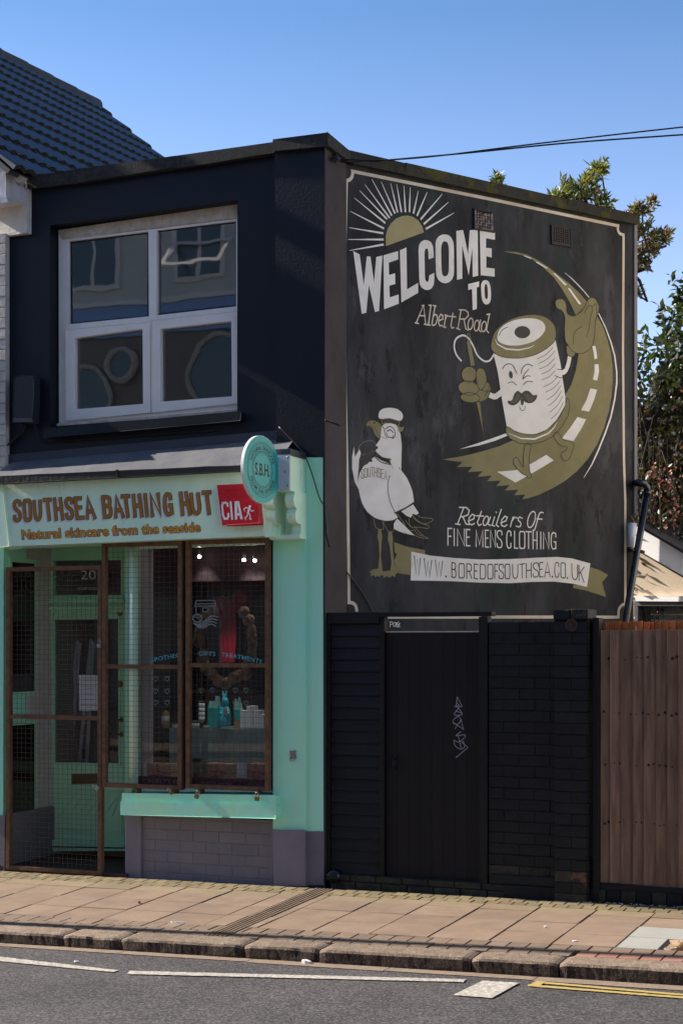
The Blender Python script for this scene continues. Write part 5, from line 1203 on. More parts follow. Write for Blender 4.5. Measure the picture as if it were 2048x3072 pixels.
p.poly(w2(smoothpts([(905, 320), (906, 230), (925, 182), (960, 155), (1000, 148), (1045, 161), (1075, 200), (1091, 260), (1093, 400), (1093, 520), (1085, 580), (1060, 622), (1020, 645), (980, 643), (945, 623), (920, 585), (909, 520)], True, 3)),
       [w2(smoothpts([(962, 320), (966, 260), (980, 228), (1000, 218), (1022, 228), (1036, 258), (1041, 320), (1040, 500), (1033, 550), (1015, 573), (992, 574), (974, 556), (966, 500)], True, 3))])
p.poly(w2(smoothpts([(1369, 690), (1373, 650), (1390, 623), (1415, 615), (1445, 628), (1462, 668), (1470, 730), (1470, 800), (1458, 845), (1430, 864), (1402, 855), (1383, 825), (1374, 780)], True, 3)),
       [w2(smoothpts([(1405, 700), (1409, 665), (1420, 655), (1432, 675), (1437, 720), (1438, 785), (1432, 804), (1420, 808), (1411, 790), (1407, 750)], True, 3))])
done(p, 'painted_lettering', M['paintw'])
# Albert Road
p = PM_(.003); w_ = .0105
def S(pts, sm=False, z=w2, w=None, cl=None): p.line(z(pts), w or w_, sm=sm, closed=cl)
def se(cx, cy, rx, ry, sl, z=w2, a0=0, a1=360, w=None):
    q = [(x + (cy - y) * sl, y) for x, y in ell(cx, cy, rx, ry, 0, 20, a0, a1)]; p.line(z(q), w or w_, closed=a1 - a0 >= 360)
S([(708, 1052), (782, 872), (805, 1068)]); S([(742, 978), (796, 980)]); S([(698, 1052), (730, 1058)]); S([(790, 1066), (822, 1072)]); S([(768, 876), (786, 876)])
S([(858, 872), (832, 1070)]); S([(838, 872), (862, 874)]); S([(823, 1069), (850, 1076)])
S([(900, 878), (868, 1062), (880, 1080), (905, 1068), (924, 1015), (918, 972), (900, 965), (884, 985)]); S([(882, 875), (910, 880)])
S([(938, 1032), (980, 1012), (978, 975), (960, 965), (940, 995), (935, 1045), (948, 1082), (972, 1080)])
S([(1010, 975), (992, 1095)]); S([(1003, 1020), (1022, 978), (1048, 985)]); S([(983, 1092), (1010, 1098)]); S([(1000, 972), (1016, 974)])
S([(1082, 955), (1062, 1080), (1070, 1105), (1092, 1100)]); S([(1058, 985), (1110, 990)])
S([(1165, 920), (1132, 1112)]); S([(1148, 918), (1205, 921), (1235, 942), (1240, 978), (1212, 1010), (1152, 1014)]); S([(1195, 1015), (1214, 1112), (1236, 1126)]); S([(1120, 1108), (1152, 1120)])
se(1262, 1062, 25, 58, .12); se(1325, 1080, 24, 55, .12); S([(1364, 1025), (1346, 1122), (1366, 1142)]); se(1398, 1090, 24, 52, .12); S([(1455, 962), (1424, 1128), (1446, 1152)]); S([(1430, 966), (1458, 962)])
done(p, 'painted_lettering', M['bordr'])
# the winding road
p = PM_(.003)
p.poly(z3([(510, 133), (600, 136), (680, 156), (760, 195), (840, 248), (920, 310), (1000, 375), (1070, 440), (1130, 508), (1190, 590), (1240, 682), (1275, 780), (1300, 880), (1313, 980), (1315, 1080), (1305, 1200), (1284, 1312), (1250, 1430), (1200, 1550), (1130, 1660), (1050, 1750), (960, 1822), (860, 1880), (770, 1922), (700, 1945), (648, 1955),
  (675, 1920), (590, 1925), (622, 1885), (523, 1890), (557, 1850), (458, 1858), (492, 1818), (392, 1822), (427, 1780), (322, 1790), (358, 1748), (250, 1755), (284, 1715), (172, 1718), (212, 1682), (65, 1662),
  (200, 1640), (350, 1605), (480, 1565), (580, 1522), (680, 1470), (800, 1390), (900, 1290), (960, 1200), (1010, 1110), (1042, 1010), (1062, 900), (1073, 800), (1068, 700), (1040, 595), (1000, 510), (940, 405), (880, 322), (800, 247), (720, 190), (640, 158), (560, 143)]))
done(p, 'painted_road', M['painto'])
p = PM_(.0056)
for q in ([(668, 163), (720, 183), (712, 188), (664, 168)], [(756, 207), (838, 255), (828, 259), (750, 214)], [(875, 292), (890, 294), (978, 378), (962, 383)], [(983, 403), (998, 403), (1083, 520), (1066, 523)], [(1163, 828), (1185, 828), (1194, 870), (1200, 920), (1178, 926), (1174, 880)],
          [(1180, 962), (1209, 963), (1213, 1015), (1200, 1082), (1168, 1076), (1180, 1015)], [(1150, 1140), (1198, 1150), (1178, 1220), (1140, 1311), (1080, 1300), (1120, 1225)], [(1055, 1350), (1118, 1368), (1080, 1440), (1025, 1528), (985, 1520), (940, 1508), (1000, 1430)], [(825, 1628), (880, 1668), (800, 1718), (710, 1770), (600, 1832), (463, 1752), (600, 1742), (720, 1690)]): p.poly(z3(q))
p.line(z3([(962, 290), (1010, 330), (1060, 380), (1102, 425), (1140, 472)]), [.003, .008, .009, .009, .009], cap=0)
p.line(z3([(1210, 588), (1260, 690), (1300, 800), (1328, 900), (1343, 1020), (1343, 1100), (1328, 1220), (1300, 1350), (1258, 1470), (1210, 1590), (1160, 1700), (1100, 1798)]), [.010, .013, .015, .016, .017, .018, .018, .018, .017, .016, .012, .003], cap=0)
p.poly(z3([(188, 1587), (350, 1534), (470, 1492), (530, 1470), (540, 1488), (450, 1525), (330, 1560)]))
p.line(z3([(200, 935), (165, 890), (150, 830), (165, 775), (215, 750), (258, 775), (290, 830), (320, 895), (368, 938), (410, 935), (442, 890)]), .015, sm=True)
p.line(z3([(405, 1185), (450, 1200), (500, 1165)]), .047, sm=True, cap=.1); p.line(z3([(905, 1022), (955, 1020), (985, 970), (1000, 885)]), .042, sm=True, cap=.1)
# cotton reel body and top disc
p.poly(z3([(438, 885), (520, 905), (620, 912), (720, 895), (800, 860), (860, 815), (890, 770), (930, 960), (965, 1200), (965, 1262), (900, 1372), (830, 1442), (740, 1478), (650, 1472), (570, 1442), (535, 1418), (500, 1220), (470, 1020)]))
done(p, 'painted_white_shape', M['paintw'])
p = PM_(.0082)
def capq(): return smoothpts([(422, 850), (422, 800), (445, 730), (495, 675), (570, 630), (670, 602), (760, 600), (830, 622), (880, 670), (895, 720), (892, 780), (860, 820), (800, 865), (720, 900), (620, 918), (520, 912), (455, 888)], True, 3)
p.poly(z3(capq()))
p.poly(z3([(527, 1430), (540, 1420), (600, 1458), (700, 1482), (780, 1470), (860, 1425), (930, 1340), (965, 1262), (975, 1212), (992, 1220), (998, 1270), (985, 1340), (940, 1420), (880, 1490), (800, 1530), (710, 1552), (630, 1545), (560, 1510), (530, 1470)]))
# needle
p.poly(z3([(240, 795), (268, 795), (300, 970), (272, 975)])); p.poly(z3([(313, 1240), (338, 1240), (366, 1485), (350, 1400)])); p.line(z3(ell(256, 768, 13, 30, -8, 16)), .006)
hand = smoothpts([(893, 525), (895, 495), (925, 482), (955, 492), (972, 530), (974, 575), (990, 600), (1030, 608), (1070, 585), (1100, 550), (1130, 490), (1160, 473), (1185, 485), (1200, 510), (1212, 540), (1205, 590), (1185, 650), (1178, 760), (1160, 830), (1120, 870), (1075, 885), (1040, 880), (1028, 902), (1008, 908), (978, 890), (972, 835), (985, 820), (965, 790), (958, 700), (962, 620), (940, 570), (905, 552)], True, 3)
p.poly(z3(hand))
blobs = [ell(258, 1037, 55, 58), ell(254, 1138, 76, 52, 8), ell(265, 1208, 72, 36, 5), ell(362, 1165, 52, 75, 18), ell(348, 1072, 38, 82, -5)]
for q in blobs: p.poly(z3(q[:-1]))
foot1 = smoothpts([(875, 1485), (905, 1535), (940, 1565), (978, 1572), (965, 1598), (940, 1610), (933, 1640), (950, 1667), (975, 1670), (997, 1650), (1020, 1590), (1028, 1560), (1015, 1535), (985, 1525), (945, 1512), (905, 1460)], True, 3)
foot2 = smoothpts([(672, 1552), (657, 1640), (655, 1718), (620, 1660), (602, 1647), (586, 1662), (590, 1700), (640, 1760), (680, 1782), (690, 1797), (708, 1798), (715, 1775), (702, 1740), (700, 1640), (713, 1552)], True, 3)
p.poly(z3(foot1)); p.poly(z3(foot2))
done(p, 'painted_olive_shape', M['painto'])
p = PM_(.0108)
p.poly(z3(smoothpts([(465, 772), (480, 712), (530, 665), (620, 632), (720, 625), (790, 645), (818, 690), (800, 740), (740, 790), (650, 820), (560, 825), (490, 806)], True, 3)), [z3(ell(649, 727, 58, 45)[:-1])])
p.line(z3([(450, 778), (466, 815), (530, 850), (620, 858), (700, 842), (738, 822)]), [.004, .010, .012, .012, .009, .003], cap=0)
p.line(z3([(548, 1470), (640, 1508), (740, 1512), (840, 1470), (880, 1430), (905, 1390)]), [.003, .010, .013, .012, .008, .003], cap=0)
done(p, 'painted_white_shape', M['paintw'])
p = PM_(.0134, .00015); k_ = .0058
L = lambda pts, sm=False, w=k_, cl=None: p.line(z3(pts), w, sm=sm, closed=cl)
p.poly(z3(ell(649, 727, 58, 45)[:-1])); L(capq() + capq()[:1]); L(hand + hand[:1]); L(foot1 + foot1[:1]); L(foot2 + foot2[:1])
for q in blobs[:3]: L(q)
L([(312, 1010), (330, 992), (370, 1000), (392, 1040), (382, 1100), (350, 1150), (325, 1130), (312, 1070), (312, 1010)], True); L([(395, 1040), (412, 1100), (390, 1160), (340, 1150)], True); L([(412, 1150), (400, 1200), (375, 1225), (345, 1238)], True); L([(370, 1200), (395, 1165), (415, 1160)], True)
for a, c in [((760, 922), (872, 840)), ((768, 958), (888, 865)), ((775, 998), (885, 920)), ((790, 1035), (890, 960)), ((790, 1078), (890, 1010)), ((805, 1128), (910, 1050)), ((820, 1168), (925, 1085)), ((828, 1225), (932, 1120)), ((838, 1270), (935, 1160)), ((850, 1315), (945, 1200)), ((860, 1365), (950, 1240))]:
    mid = ((a[0] + c[0]) / 2 + 8, (a[1] + c[1]) / 2 + 9); p.line(z3(smoothpts([a, mid, c], False, 4)), .0042)
L([(527, 1430), (545, 1422), (600, 1460), (700, 1483), (780, 1471), (860, 1426), (930, 1341), (966, 1262), (975, 1212), (990, 1218), (998, 1270), (985, 1340), (940, 1420), (880, 1490), (800, 1530), (710, 1552), (630, 1545), (560, 1510), (530, 1470), (527, 1430)])
p.poly(z3(ell(565, 1040, 13, 28, -8)[:-1]))
for q in ([(503, 998), (520, 972), (550, 960), (582, 975), (608, 1028)], [(640, 1028), (655, 985), (690, 962), (725, 975)], [(695, 1000), (665, 1035), (652, 1072)], [(652, 1072), (680, 1050), (708, 1050)], [(545, 1102), (575, 1092), (605, 1115)], [(657, 1112), (688, 1088), (725, 1092)]): L(q, True, .0068)
L([(628, 1270), (638, 1298), (660, 1300), (673, 1272)], True, .005); p.poly(z3([(633, 1212), (662, 1222), (655, 1262), (642, 1264)]))
L([(905, 998), (935, 1002), (962, 990)], True); L([(890, 1045), (930, 1062), (975, 1050), (1005, 1000), (1018, 910)], True); L([(985, 822), (1012, 862), (1042, 880)], True)
L([(1105, 590), (1125, 540), (1150, 533), (1163, 560), (1148, 620), (1140, 690), (1120, 760)], True); L([(1085, 685), (1040, 718), (1022, 778), (1026, 815)], True); L([(1185, 650), (1195, 600), (1188, 520), (1166, 540)], True)
L([(1058, 590), (1100, 550), (1125, 500)], True); L([(540, 690), (500, 712), (478, 750)], True)
mst = [(540, 1232), (572, 1228), (592, 1178), (618, 1158), (642, 1175), (668, 1158), (700, 1162), (728, 1190), (757, 1187), (750, 1220), (720, 1246), (682, 1246), (655, 1228), (640, 1212), (622, 1242), (590, 1264), (555, 1258)]
p.poly(z3(smoothpts(mst, True, 3))); done(p, 'painted_dark_line', M['paintk'])
p = PM_(.0152, .00015)
for q in ([(560, 1240), (590, 1222), (612, 1180), (630, 1188), (615, 1230), (588, 1250)], [(660, 1185), (690, 1180), (722, 1208), (740, 1208), (718, 1232), (690, 1232)]): p.poly(z3(smoothpts(q, True, 3)))
done(p, 'painted_moustache', mat('painted_moustache_brown', (.075, .068, .045), .6))
# seagull
p = PM_(.003); B = z4
p.poly(B([(610, 1500), (740, 1545), (920, 1580), (920, 1630), (785, 1600), (770, 1832), (640, 1810), (612, 1680), (637, 1620), (615, 1600)]))
done(p, 'painted_ribbon_tail', M['painto']); p = PM_(.003)
p.poly(t1([(1355, 510), (1420, 530), (1482, 565), (1440, 615), (1467, 717), (1330, 672), (1240, 655), (1242, 628), (1335, 648)]))
done(p, 'painted_ribbon_tail', M['painto']); p = PM_(.0032)
def blob(pts, g=0): p.poly(B(smoothpts(pts, True, 3)))
p.poly(B([(452, 1368), (476, 1368), (490, 1440), (482, 1520), (475, 1640), (493, 1790), (500, 1815), (475, 1830), (462, 1850), (440, 1838), (425, 1850), (405, 1832), (372, 1842), (380, 1815), (360, 1800), (395, 1775), (450, 1765), (462, 1640), (455, 1500), (440, 1450)]))
p.poly(B([(553, 1390), (582, 1390), (597, 1450), (595, 1560), (610, 1700), (640, 1800), (615, 1852), (590, 1838), (560, 1858), (540, 1840), (500, 1860), (505, 1835), (478, 1835), (500, 1795), (570, 1785), (582, 1700), (565, 1540), (545, 1470)]))
body = [(375, 672), (420, 640), (470, 672), (575, 715), (640, 745), (685, 785), (740, 860), (790, 980), (808, 1095), (720, 1150), (615, 1205), (645, 1248), (600, 1275), (520, 1283), (420, 1255), (340, 1192), (290, 1110), (262, 1010), (243, 900), (255, 800), (285, 740), (340, 715)]
neck = [(485, 330), (520, 305), (570, 302), (622, 315), (652, 352), (673, 420), (684, 520), (681, 660), (679, 782), (660, 742), (640, 787), (618, 732), (600, 757), (577, 718), (560, 665), (495, 648), (428, 588), (425, 525), (470, 462)]
beak = [(328, 328), (342, 290), (385, 273), (440, 288), (480, 318), (505, 360), (515, 405), (537, 458), (490, 462), (438, 440), (410, 400), (388, 350), (352, 332)]
tail = [(205, 538), (187, 640), (188, 760), (213, 890), (255, 972), (243, 860), (250, 760), (258, 650), (262, 560), (235, 610), (214, 640)]
capt = [(452, 232), (462, 185), (500, 156), (570, 147), (640, 160), (685, 195), (697, 235), (682, 270), (645, 274), (565, 250), (495, 257), (462, 252)]
for q in (body, neck, tail, capt): p.line(B(q + q[:1]), .009)
for q in ([(245, 580), (270, 520), (335, 480), (395, 482), (425, 512)], [(300, 610), (330, 575), (400, 545), (432, 520)], [(295, 625), (350, 580), (440, 590)], [(330, 640), (385, 612), (440, 622)], [(262, 745), (320, 690), (390, 690)], [(250, 640), (262, 560), (240, 600)], [(345, 690), (390, 690), (300, 740)], [(402, 1262), (430, 1357), (500, 1367), (496, 1292), (550, 1392), (598, 1392), (622, 1278)],
          [(485, 256), (488, 305)], [(665, 275), (655, 330)], [(490, 305), (560, 296), (655, 330)], [(640, 1215), (700, 1300), (722, 1350), (800, 1420), (880, 1455), (952, 1462)], [(952, 1460), (905, 1435), (850, 1385), (815, 1340)], [(725, 1280), (780, 1345), (860, 1350), (950, 1360), (958, 1335), (900, 1315), (830, 1270), (780, 1215)], [(835, 1210), (880, 1250), (992, 1262), (985, 1290), (930, 1312), (860, 1300), (800, 1250)], [(700, 1290), (745, 1370), (800, 1385)], [(760, 1260), (765, 1320), (800, 1360)], [(810, 1370), (850, 1420), (900, 1440)]):
    p.line(B(q), .0055, sm=True)
done(p, 'painted_olive_shape', M['painto'])
p = PM_(.0056)
p.poly(B(smoothpts(body[:9], False, 3) + body[9:11] + smoothpts(body[11:], False, 3))); p.poly(B(neck)); p.poly(B(tail)); p.poly(B(smoothpts(capt, True, 3)))
done(p, 'painted_white_shape', M['paintw']); p = PM_(.0056)
p.poly(B([(680, 1190), (800, 1120), (858, 1208), (830, 1225), (800, 1212), (778, 1252), (735, 1235)])); p.poly(B([(605, 1315), (640, 1262), (812, 1432), (740, 1417), (700, 1393), (728, 1417), (650, 1388), (605, 1365)]))
p.poly(B([(255, 655), (262, 570), (275, 600), (262, 660)]))
done(p, 'painted_white_shape', M['paintw']); p = PM_(.0056)
p.poly(t1([(122, 403), (250, 430), (420, 448), (600, 458), (800, 455), (1000, 445), (1130, 440), (1230, 450), (1358, 485), (1335, 648), (1240, 625), (1100, 610), (950, 613), (800, 622), (600, 618), (400, 608), (250, 605), (117, 603)]))
done(p, 'painted_white_shape', M['paintw'])
p = PM_(.0056); p.poly(B(smoothpts(beak, True, 3))); p.poly(B([(645, 330), (680, 342), (708, 338), (695, 380), (665, 392), (640, 375)])); done(p, 'painted_olive_shape', M['painto'])
p = PM_(.0082); L = lambda pts, sm=True, w=.0065: p.line(B(pts), w, sm=sm)
L([(352, 330), (400, 335), (430, 380), (460, 430), (520, 455)], w=.003); p.poly(B(ell(410, 298, 10, 8)[:-1])); L([(480, 318), (508, 360), (515, 405), (537, 458)])
L([(525, 358), (560, 335), (595, 348), (618, 390), (612, 440), (590, 455)]); L([(540, 382), (568, 368), (600, 395)], w=.008); L([(530, 398), (548, 438), (590, 445), (605, 425)])
L([(425, 600), (480, 645), (575, 665)], w=.008); L([(420, 645), (480, 695), (575, 718)], w=.008)
for k in range(11):
    u = k / 10; L([(432 + 138 * u, 606 + 62 * u - 10 * u * (1 - u) + 8 * math.sin(u * 3.1)), (428 + 142 * u, 650 + 66 * u + 8 * math.sin(u * 3.1))], False, .003)
L([(565, 830), (547, 900), (548, 1000), (575, 1110), (618, 1200)], w=.007); L([(612, 1205), (720, 1155), (808, 1098)], w=.008); L([(555, 650), (578, 718), (600, 757)], w=.003)
p.poly(B([(490, 262), (560, 258), (660, 282), (652, 322), (600, 300), (520, 294), (494, 300)]))
p.poly(B([(243, 900), (248, 800), (262, 740), (345, 690), (375, 680), (300, 735), (262, 800)]))
for q in ([(300, 610), (345, 560), (430, 530), (440, 560), (360, 585)], [(262, 650), (300, 640), (380, 610), (430, 620), (380, 650), (390, 690), (330, 690), (262, 740)]): p.poly(B(smoothpts(q, True, 3)))
done(p, 'painted_dark_line', M['paintk'])
p = PM_(.0098, .0001)
for i, ch in enumerate('SOUTHSEA'):
    x = 277 + i * 33.5; yb = 862 - 40 * math.sin((i + .5) / 8 * 3.14) * .8 + (i / 7) * 12; glyph(p, ch, (*[B([(xx, 0)])[0][0] for xx in (x, x + 25)], *[B([(0, yy)])[0][1] for yy in (yb - 90, yb - 86, yb, yb + 4)]), .0055)
done(p, 'painted_lettering', M['painto'])
# slogans
p = PM_(.003); w_ = .0105; tt = lambda pts: t1(pts)
def S(pts, sm=False, w=None, cl=None): p.line(t1(pts), w or w_, sm=sm, closed=cl)
S([(484, 98), (442, 212)]); S([(455, 97), (502, 98), (522, 118), (515, 148), (480, 162), (462, 162)]); S([(478, 162), (500, 212), (522, 216)]); S([(428, 211), (458, 216)])
S([(515, 192), (552, 178), (560, 152), (542, 145), (520, 172), (520, 208), (540, 218), (558, 208)])
S([(606, 125), (578, 202), (588, 222), (605, 215)]); S([(572, 155), (620, 158)])
se(636, 190, 17, 32, .25, t1); S([(668, 165), (650, 212), (668, 222)]); S([(697, 165), (680, 220), (696, 226)]); S([(708, 130), (709, 132)]); S([(743, 112), (708, 218), (724, 230)])
S([(740, 205), (776, 190), (785, 165), (768, 158), (746, 185), (745, 222), (765, 230), (782, 218)]); S([(824, 165), (806, 230)]); S([(814, 195), (836, 165), (852, 170)])
S([(888, 172), (868, 165), (860, 185), (878, 205), (872, 230), (846, 228)], True); se(952, 181, 25, 56, .22, t1); S([(1032, 134), (1016, 132), (1003, 150), (976, 245), (962, 256)], True); S([(990, 176), (1024, 179)])
X = lambda a: t1([(a, 0)])[0][0]; Y = lambda a: t1([(0, a)])[0][1]
for ch, a, b_, t_, bo_ in [('F', 375, 400, 242, 358), ('I', 412, 424, 246, 360), ('N', 441, 488, 247, 361), ('E', 502, 526, 250, 362), ('M', 569, 616, 252, 367), ('E', 633, 654, 255, 371), ('N', 669, 703, 256, 372), ('S', 715, 748, 258, 375), ('C', 781, 810, 260, 378), ('L', 835, 857, 262, 379), ('O', 869, 906, 264, 380), ('T', 913, 950, 265, 380), ('H', 963, 990, 266, 382), ('I', 1010, 1022, 268, 382), ('N', 1035, 1072, 270, 383), ('G', 1088, 1120, 272, 384)]:
    glyph(p, ch, (X(a), X(b_), Y(t_), Y(t_ + 1), Y(bo_), Y(bo_ + 1)), .0105)
done(p, 'painted_lettering', M['paintw'])
p = PM_(.0084, .0001)
for ch, a, b_, t_, bo_, sk in [('W', 142, 184, 440, 560, 10), ('W', 210, 262, 457, 572, 8), ('W', 287, 337, 466, 575, 5), ('.', 355, 365, 565, 575, 0), ('B', 401, 429, 480, 581, 2), ('O', 449, 487, 486, 585, 0), ('R', 504, 538, 488, 587, 1), ('E', 556, 579, 490, 590, 2), ('D', 597, 634, 491, 592, 2), ('O', 649, 684, 491, 592, 0), ('F', 697, 719, 491, 590, 0), ('S', 726, 759, 491, 590, 0), ('O', 769, 802, 491, 590, 0), ('U', 821, 857, 491, 588, 0), ('T', 869, 904, 490, 585, -3), ('H', 916, 949, 485, 582, -3), ('S', 963, 999, 482, 579, -2), ('E', 1007, 1029, 480, 578, -2), ('A', 1042, 1080, 478, 578, -2), ('.', 1091, 1100, 567, 577, 0), ('C', 1112, 1139, 479, 580, 0), ('O', 1154, 1186, 481, 584, 3), ('.', 1195, 1204, 575, 585, 4), ('U', 1230, 1270, 488, 595, 5), ('K', 1279, 1314, 503, 606, 8)]:
    glyph(p, ch, (X(a), X(b_), Y(t_ - sk * .5), Y(t_ + sk), Y(bo_ - sk * .5), Y(bo_ + sk)), .0092 if ch != '.' else .015)
done(p, 'painted_lettering', M['paintk'])
# white pen tag low on the wall
p = PM_(.003); w_ = .0042; S2 = lambda pts: p.line(g4(pts), w_)
for q in ([(352, 125), (351, 155)], [(346, 128), (358, 126)], [(373, 122), (360, 155)], [(392, 122), (390, 153)], [(388, 124), (402, 122), (408, 132), (392, 140)], [(408, 140), (412, 126), (424, 126), (424, 140), (412, 150), (407, 142)], [(420, 150), (422, 128), (430, 130), (422, 140), (432, 152)], [(440, 124), (430, 126), (432, 150), (442, 150)], [(430, 138), (440, 137)], [(436, 152), (438, 132), (446, 132), (440, 142), (447, 150)]): S2(q)
done(p, 'pen_tag', M['paintw'])
# air vents (cast grilles)
def vent(q4, nx, ny, lab, pale):
    P4 = [PM.uz(x, y) for x, y in q4]; o = MB(); d = MB()
    def L_(u, v): 
        a = [P4[0][c] * (1 - u) + P4[1][c] * u for c in (0, 1)]; b_ = [P4[3][c] * (1 - u) + P4[2][c] * u for c in (0, 1)]; return [a[c] * (1 - v) + b_[c] * v for c in (0, 1)]
    loop = [PM.w(*L_(u, v), .012) for u, v in ((0, 0), (1, 0), (1, 1), (0, 1))]; holes = []
    for i in range(nx):
        for j in range(ny):
            u0, v0 = .07 + .86 * i / nx, .07 + .86 * j / ny; du_, dv_ = .86 / nx * .62, .86 / ny * .62
            h = [PM.w(*L_(u, v), .012) for u, v in ((u0, v0), (u0 + du_, v0), (u0 + du_, v0 + dv_), (u0, v0 + dv_))]; holes.append((h, [p_ - PM.n * .008 for p_ in h]))
    o.prism(loop, [p_ - PM.n * .008 for p_ in loop], holes)
    vo = o.build('air_vent', mat('vent_paint_' + lab, (.30, .25, .22) if pale else (.028, .024, .024), .7, (.03, .028, .028) if pale else (.05, .035, .03), 26, 1, .4, 60), mural)
    vo['label'] = 'square air vent, ' + lab
    fr_ = [PM.w(*L_(u, v), .017) for u, v in ((-.05, -.06), (1.06, -.06), (1.06, 1.08), (-.05, 1.08))]; hi = [PM.w(*L_(u, v), .017) for u, v in ((0, 0), (1, 0), (1, 1), (0, 1))]
    d.prism(fr_, [p_ - PM.n * .017 for p_ in fr_], [(hi, [p_ - PM.n * .017 for p_ in hi])]); d.build('vent_surround', M['charcoal'], mural)
    b = MB(); b.hexa([PM.w(*L_(u, v), .0035) for u, v in ((0, 1), (1, 1), (1, 0), (0, 0))], [PM.w(*L_(u, v), .001) for u, v in ((0, 1), (1, 1), (1, 0), (0, 0))]); b.build('vent_void', M['dark'], mural)
vent(h2([(158, 340), (304, 366), (306, 508), (160, 484)]), 6, 6, 'flaking pale paint above the word WELCOME', True)
vent(h2([(764, 466), (906, 494), (908, 624), (766, 600)]), 7, 7, 'dark paint near the right end', False)

# ================================================================== GARDEN WALL, DOOR, FENCE
gw = thing('garden_wall', W(1.5, -.2, 0), 'low black painted brick wall with a raised pier beside the black door', 'wall')
xz = lambda x, y, off=0: PF.uz(x, y, off)
GWO = -.03
wt0, wt1, wtp = xz(1461, 2200)[0], xz(1668, 2200)[0], xz(1765, 2200)[0]
ztop = xz(1560, 1865)[1]
sbox('wall_core', M['mortar'], wt0, wt1, -.14, GWO - .003, -.2, ztop - .002, gw)
nc = 25; hc = (ztop + .005) / nc
wfn = lambda c, a: M['blackw'] if c < 3 and (c + int(a * 7)) % 2 == 0 else M['blackb']
bond(gw, wt0, wt1, -.005, [hc] * nc, GWO - .014, .228, M['blackb'], .016, .0045, .002, .0022, mfn=wfn)
sbox('wall_core', M['mortar'], wt1 + .002, wtp, -.20, .057, -.2, ztop + .02, gw)
bond(gw, wt1 + .002, wtp, -.005, [hc] * nc, .046, .245, M['blackb'], .016, .0045, .002, .0022, mfn=wfn)
# pier returns
for c in range(nc):
    b = MB(); z = -.005 + c * hc; b.box(wtp, wtp + .010 + random.uniform(-.001, .002), -.19, .055, z + .003, z + hc - .003); b.build('brick', M['blackb'], gw)
# soldier bricks capping the pier
cz0, cz1 = xz(1714, 1858, .06)[1], xz(1714, 1829, .06)[1]
pw_ = wtp - wt1
for i in range(2): sbox('cap_brick', M['blackb'], wt1 - .005 + i * (pw_ / 2 + .01), wt1 - .005 + (i + 1) * (pw_ / 2 + .01) - .006, -.20, .072, cz0, cz1 + .004 * i, gw, bevel=.006)
b = MB(); c = PF.pt(1714, 1875, .062); b.lathe(c, [(.044, 0), (.044, .012), (.038, .014), (.036, .008)], N, 20); b.lathe(c + N * .006, [(.012, 0), (.012, .014), (.006, .016)], N, 8)
b.build('round_plate', mat('rusty_round_plate', (.035, .022, .02), .6, (.09, .05, .04), 30), gw, True)
# foot of worn brick in front of the wall and the door threshold
step = thing('door_step', W(.8, 0, 0), 'worn black brick step with flaking reddish patches below the black door', 'step')
s0, s1 = xz(1040, 2650)[0], wt0 + .0
zs0 = .045
sbox('step_bed', M['mortar'], .03, s1 + .30, -.20, -.015, -.2, zs0 + .038, step)
t = .05
while t < s1 + .27:
    sbox('brick', M['blackw'], t, min(t + .196, s1 + .29), -.08, .0 + random.uniform(0, .006), -.03, zs0 + .002, step, bevel=.006)
    t += .204
t = .0
while t < s1 + .27:
    sbox('brick', M['blackw'], t + .003, min(t + .200, s1 + .29), -.14, -.008 + random.uniform(0, .004), zs0 + .006, zs0 + .052, step, bevel=.006)
    t += .204
sbox('plinth_course', M['blackb'], wt0 + .12, wtp - .0, GWO, .012, -.1, .10, gw, bevel=.008)
sbox('sloping_ledge', M['blackb'], wt0 + .02, wt1, GWO, .0, .10, .17, gw, bevel=.01)
# horizontally boarded panel
bp = thing('boarded_panel', W(.3, -.1, 0), 'black panel of overlapping horizontal boards between the green pilaster and the black door', 'boarding')
t0, t1x = xz(985, 2000)[0], xz(1131, 2000)[0]; zt0 = xz(1060, 1837)[1]; nb = 21; zb0 = .10; hb = (zt0 - .085 - zb0) / nb
sbox('backing', M['dark'], .005, t1x, -.12, -.075, .06, zt0 - .01, bp)
sbox('edge_post', M['black'], .006, t0 - .004, -.075, -.035, .06, zt0 - .01, bp, bevel=.003)
for i in range(nb):
    z = zb0 + i * hb; b = MB(); j = random.uniform(-.0015, .0015)
    b.hexa([W(t0, -.046 + j, z), W(t1x, -.046 - j, z), W(t1x, -.061, z + hb - .001), W(t0, -.061, z + hb - .001)], [W(t0, -.075, z), W(t1x, -.075, z), W(t1x, -.075, z + hb - .001), W(t0, -.075, z + hb - .001)])
    b.build('board', M['black'], bp)
sbox('top_board', M['black'], .006, t1x + .002, -.10, -.030, zt0 - .082, zt0, bp, bevel=.004)
b = MB(); b.tube([W(.085, -.06, .085), W(.085, .035, .083)], [.045, .048], 18); vp = b.build('waste_pipe', M['pipe'], None, True); tag(vp, 'short black pipe end sticking out at the foot of the boarded panel', 'pipe')
b = MB(); b.tube([W(.085, .0, .085), W(.085, .0355, .083)], .038, 18); b.build('pipe_bore', M['dark'], vp, True)
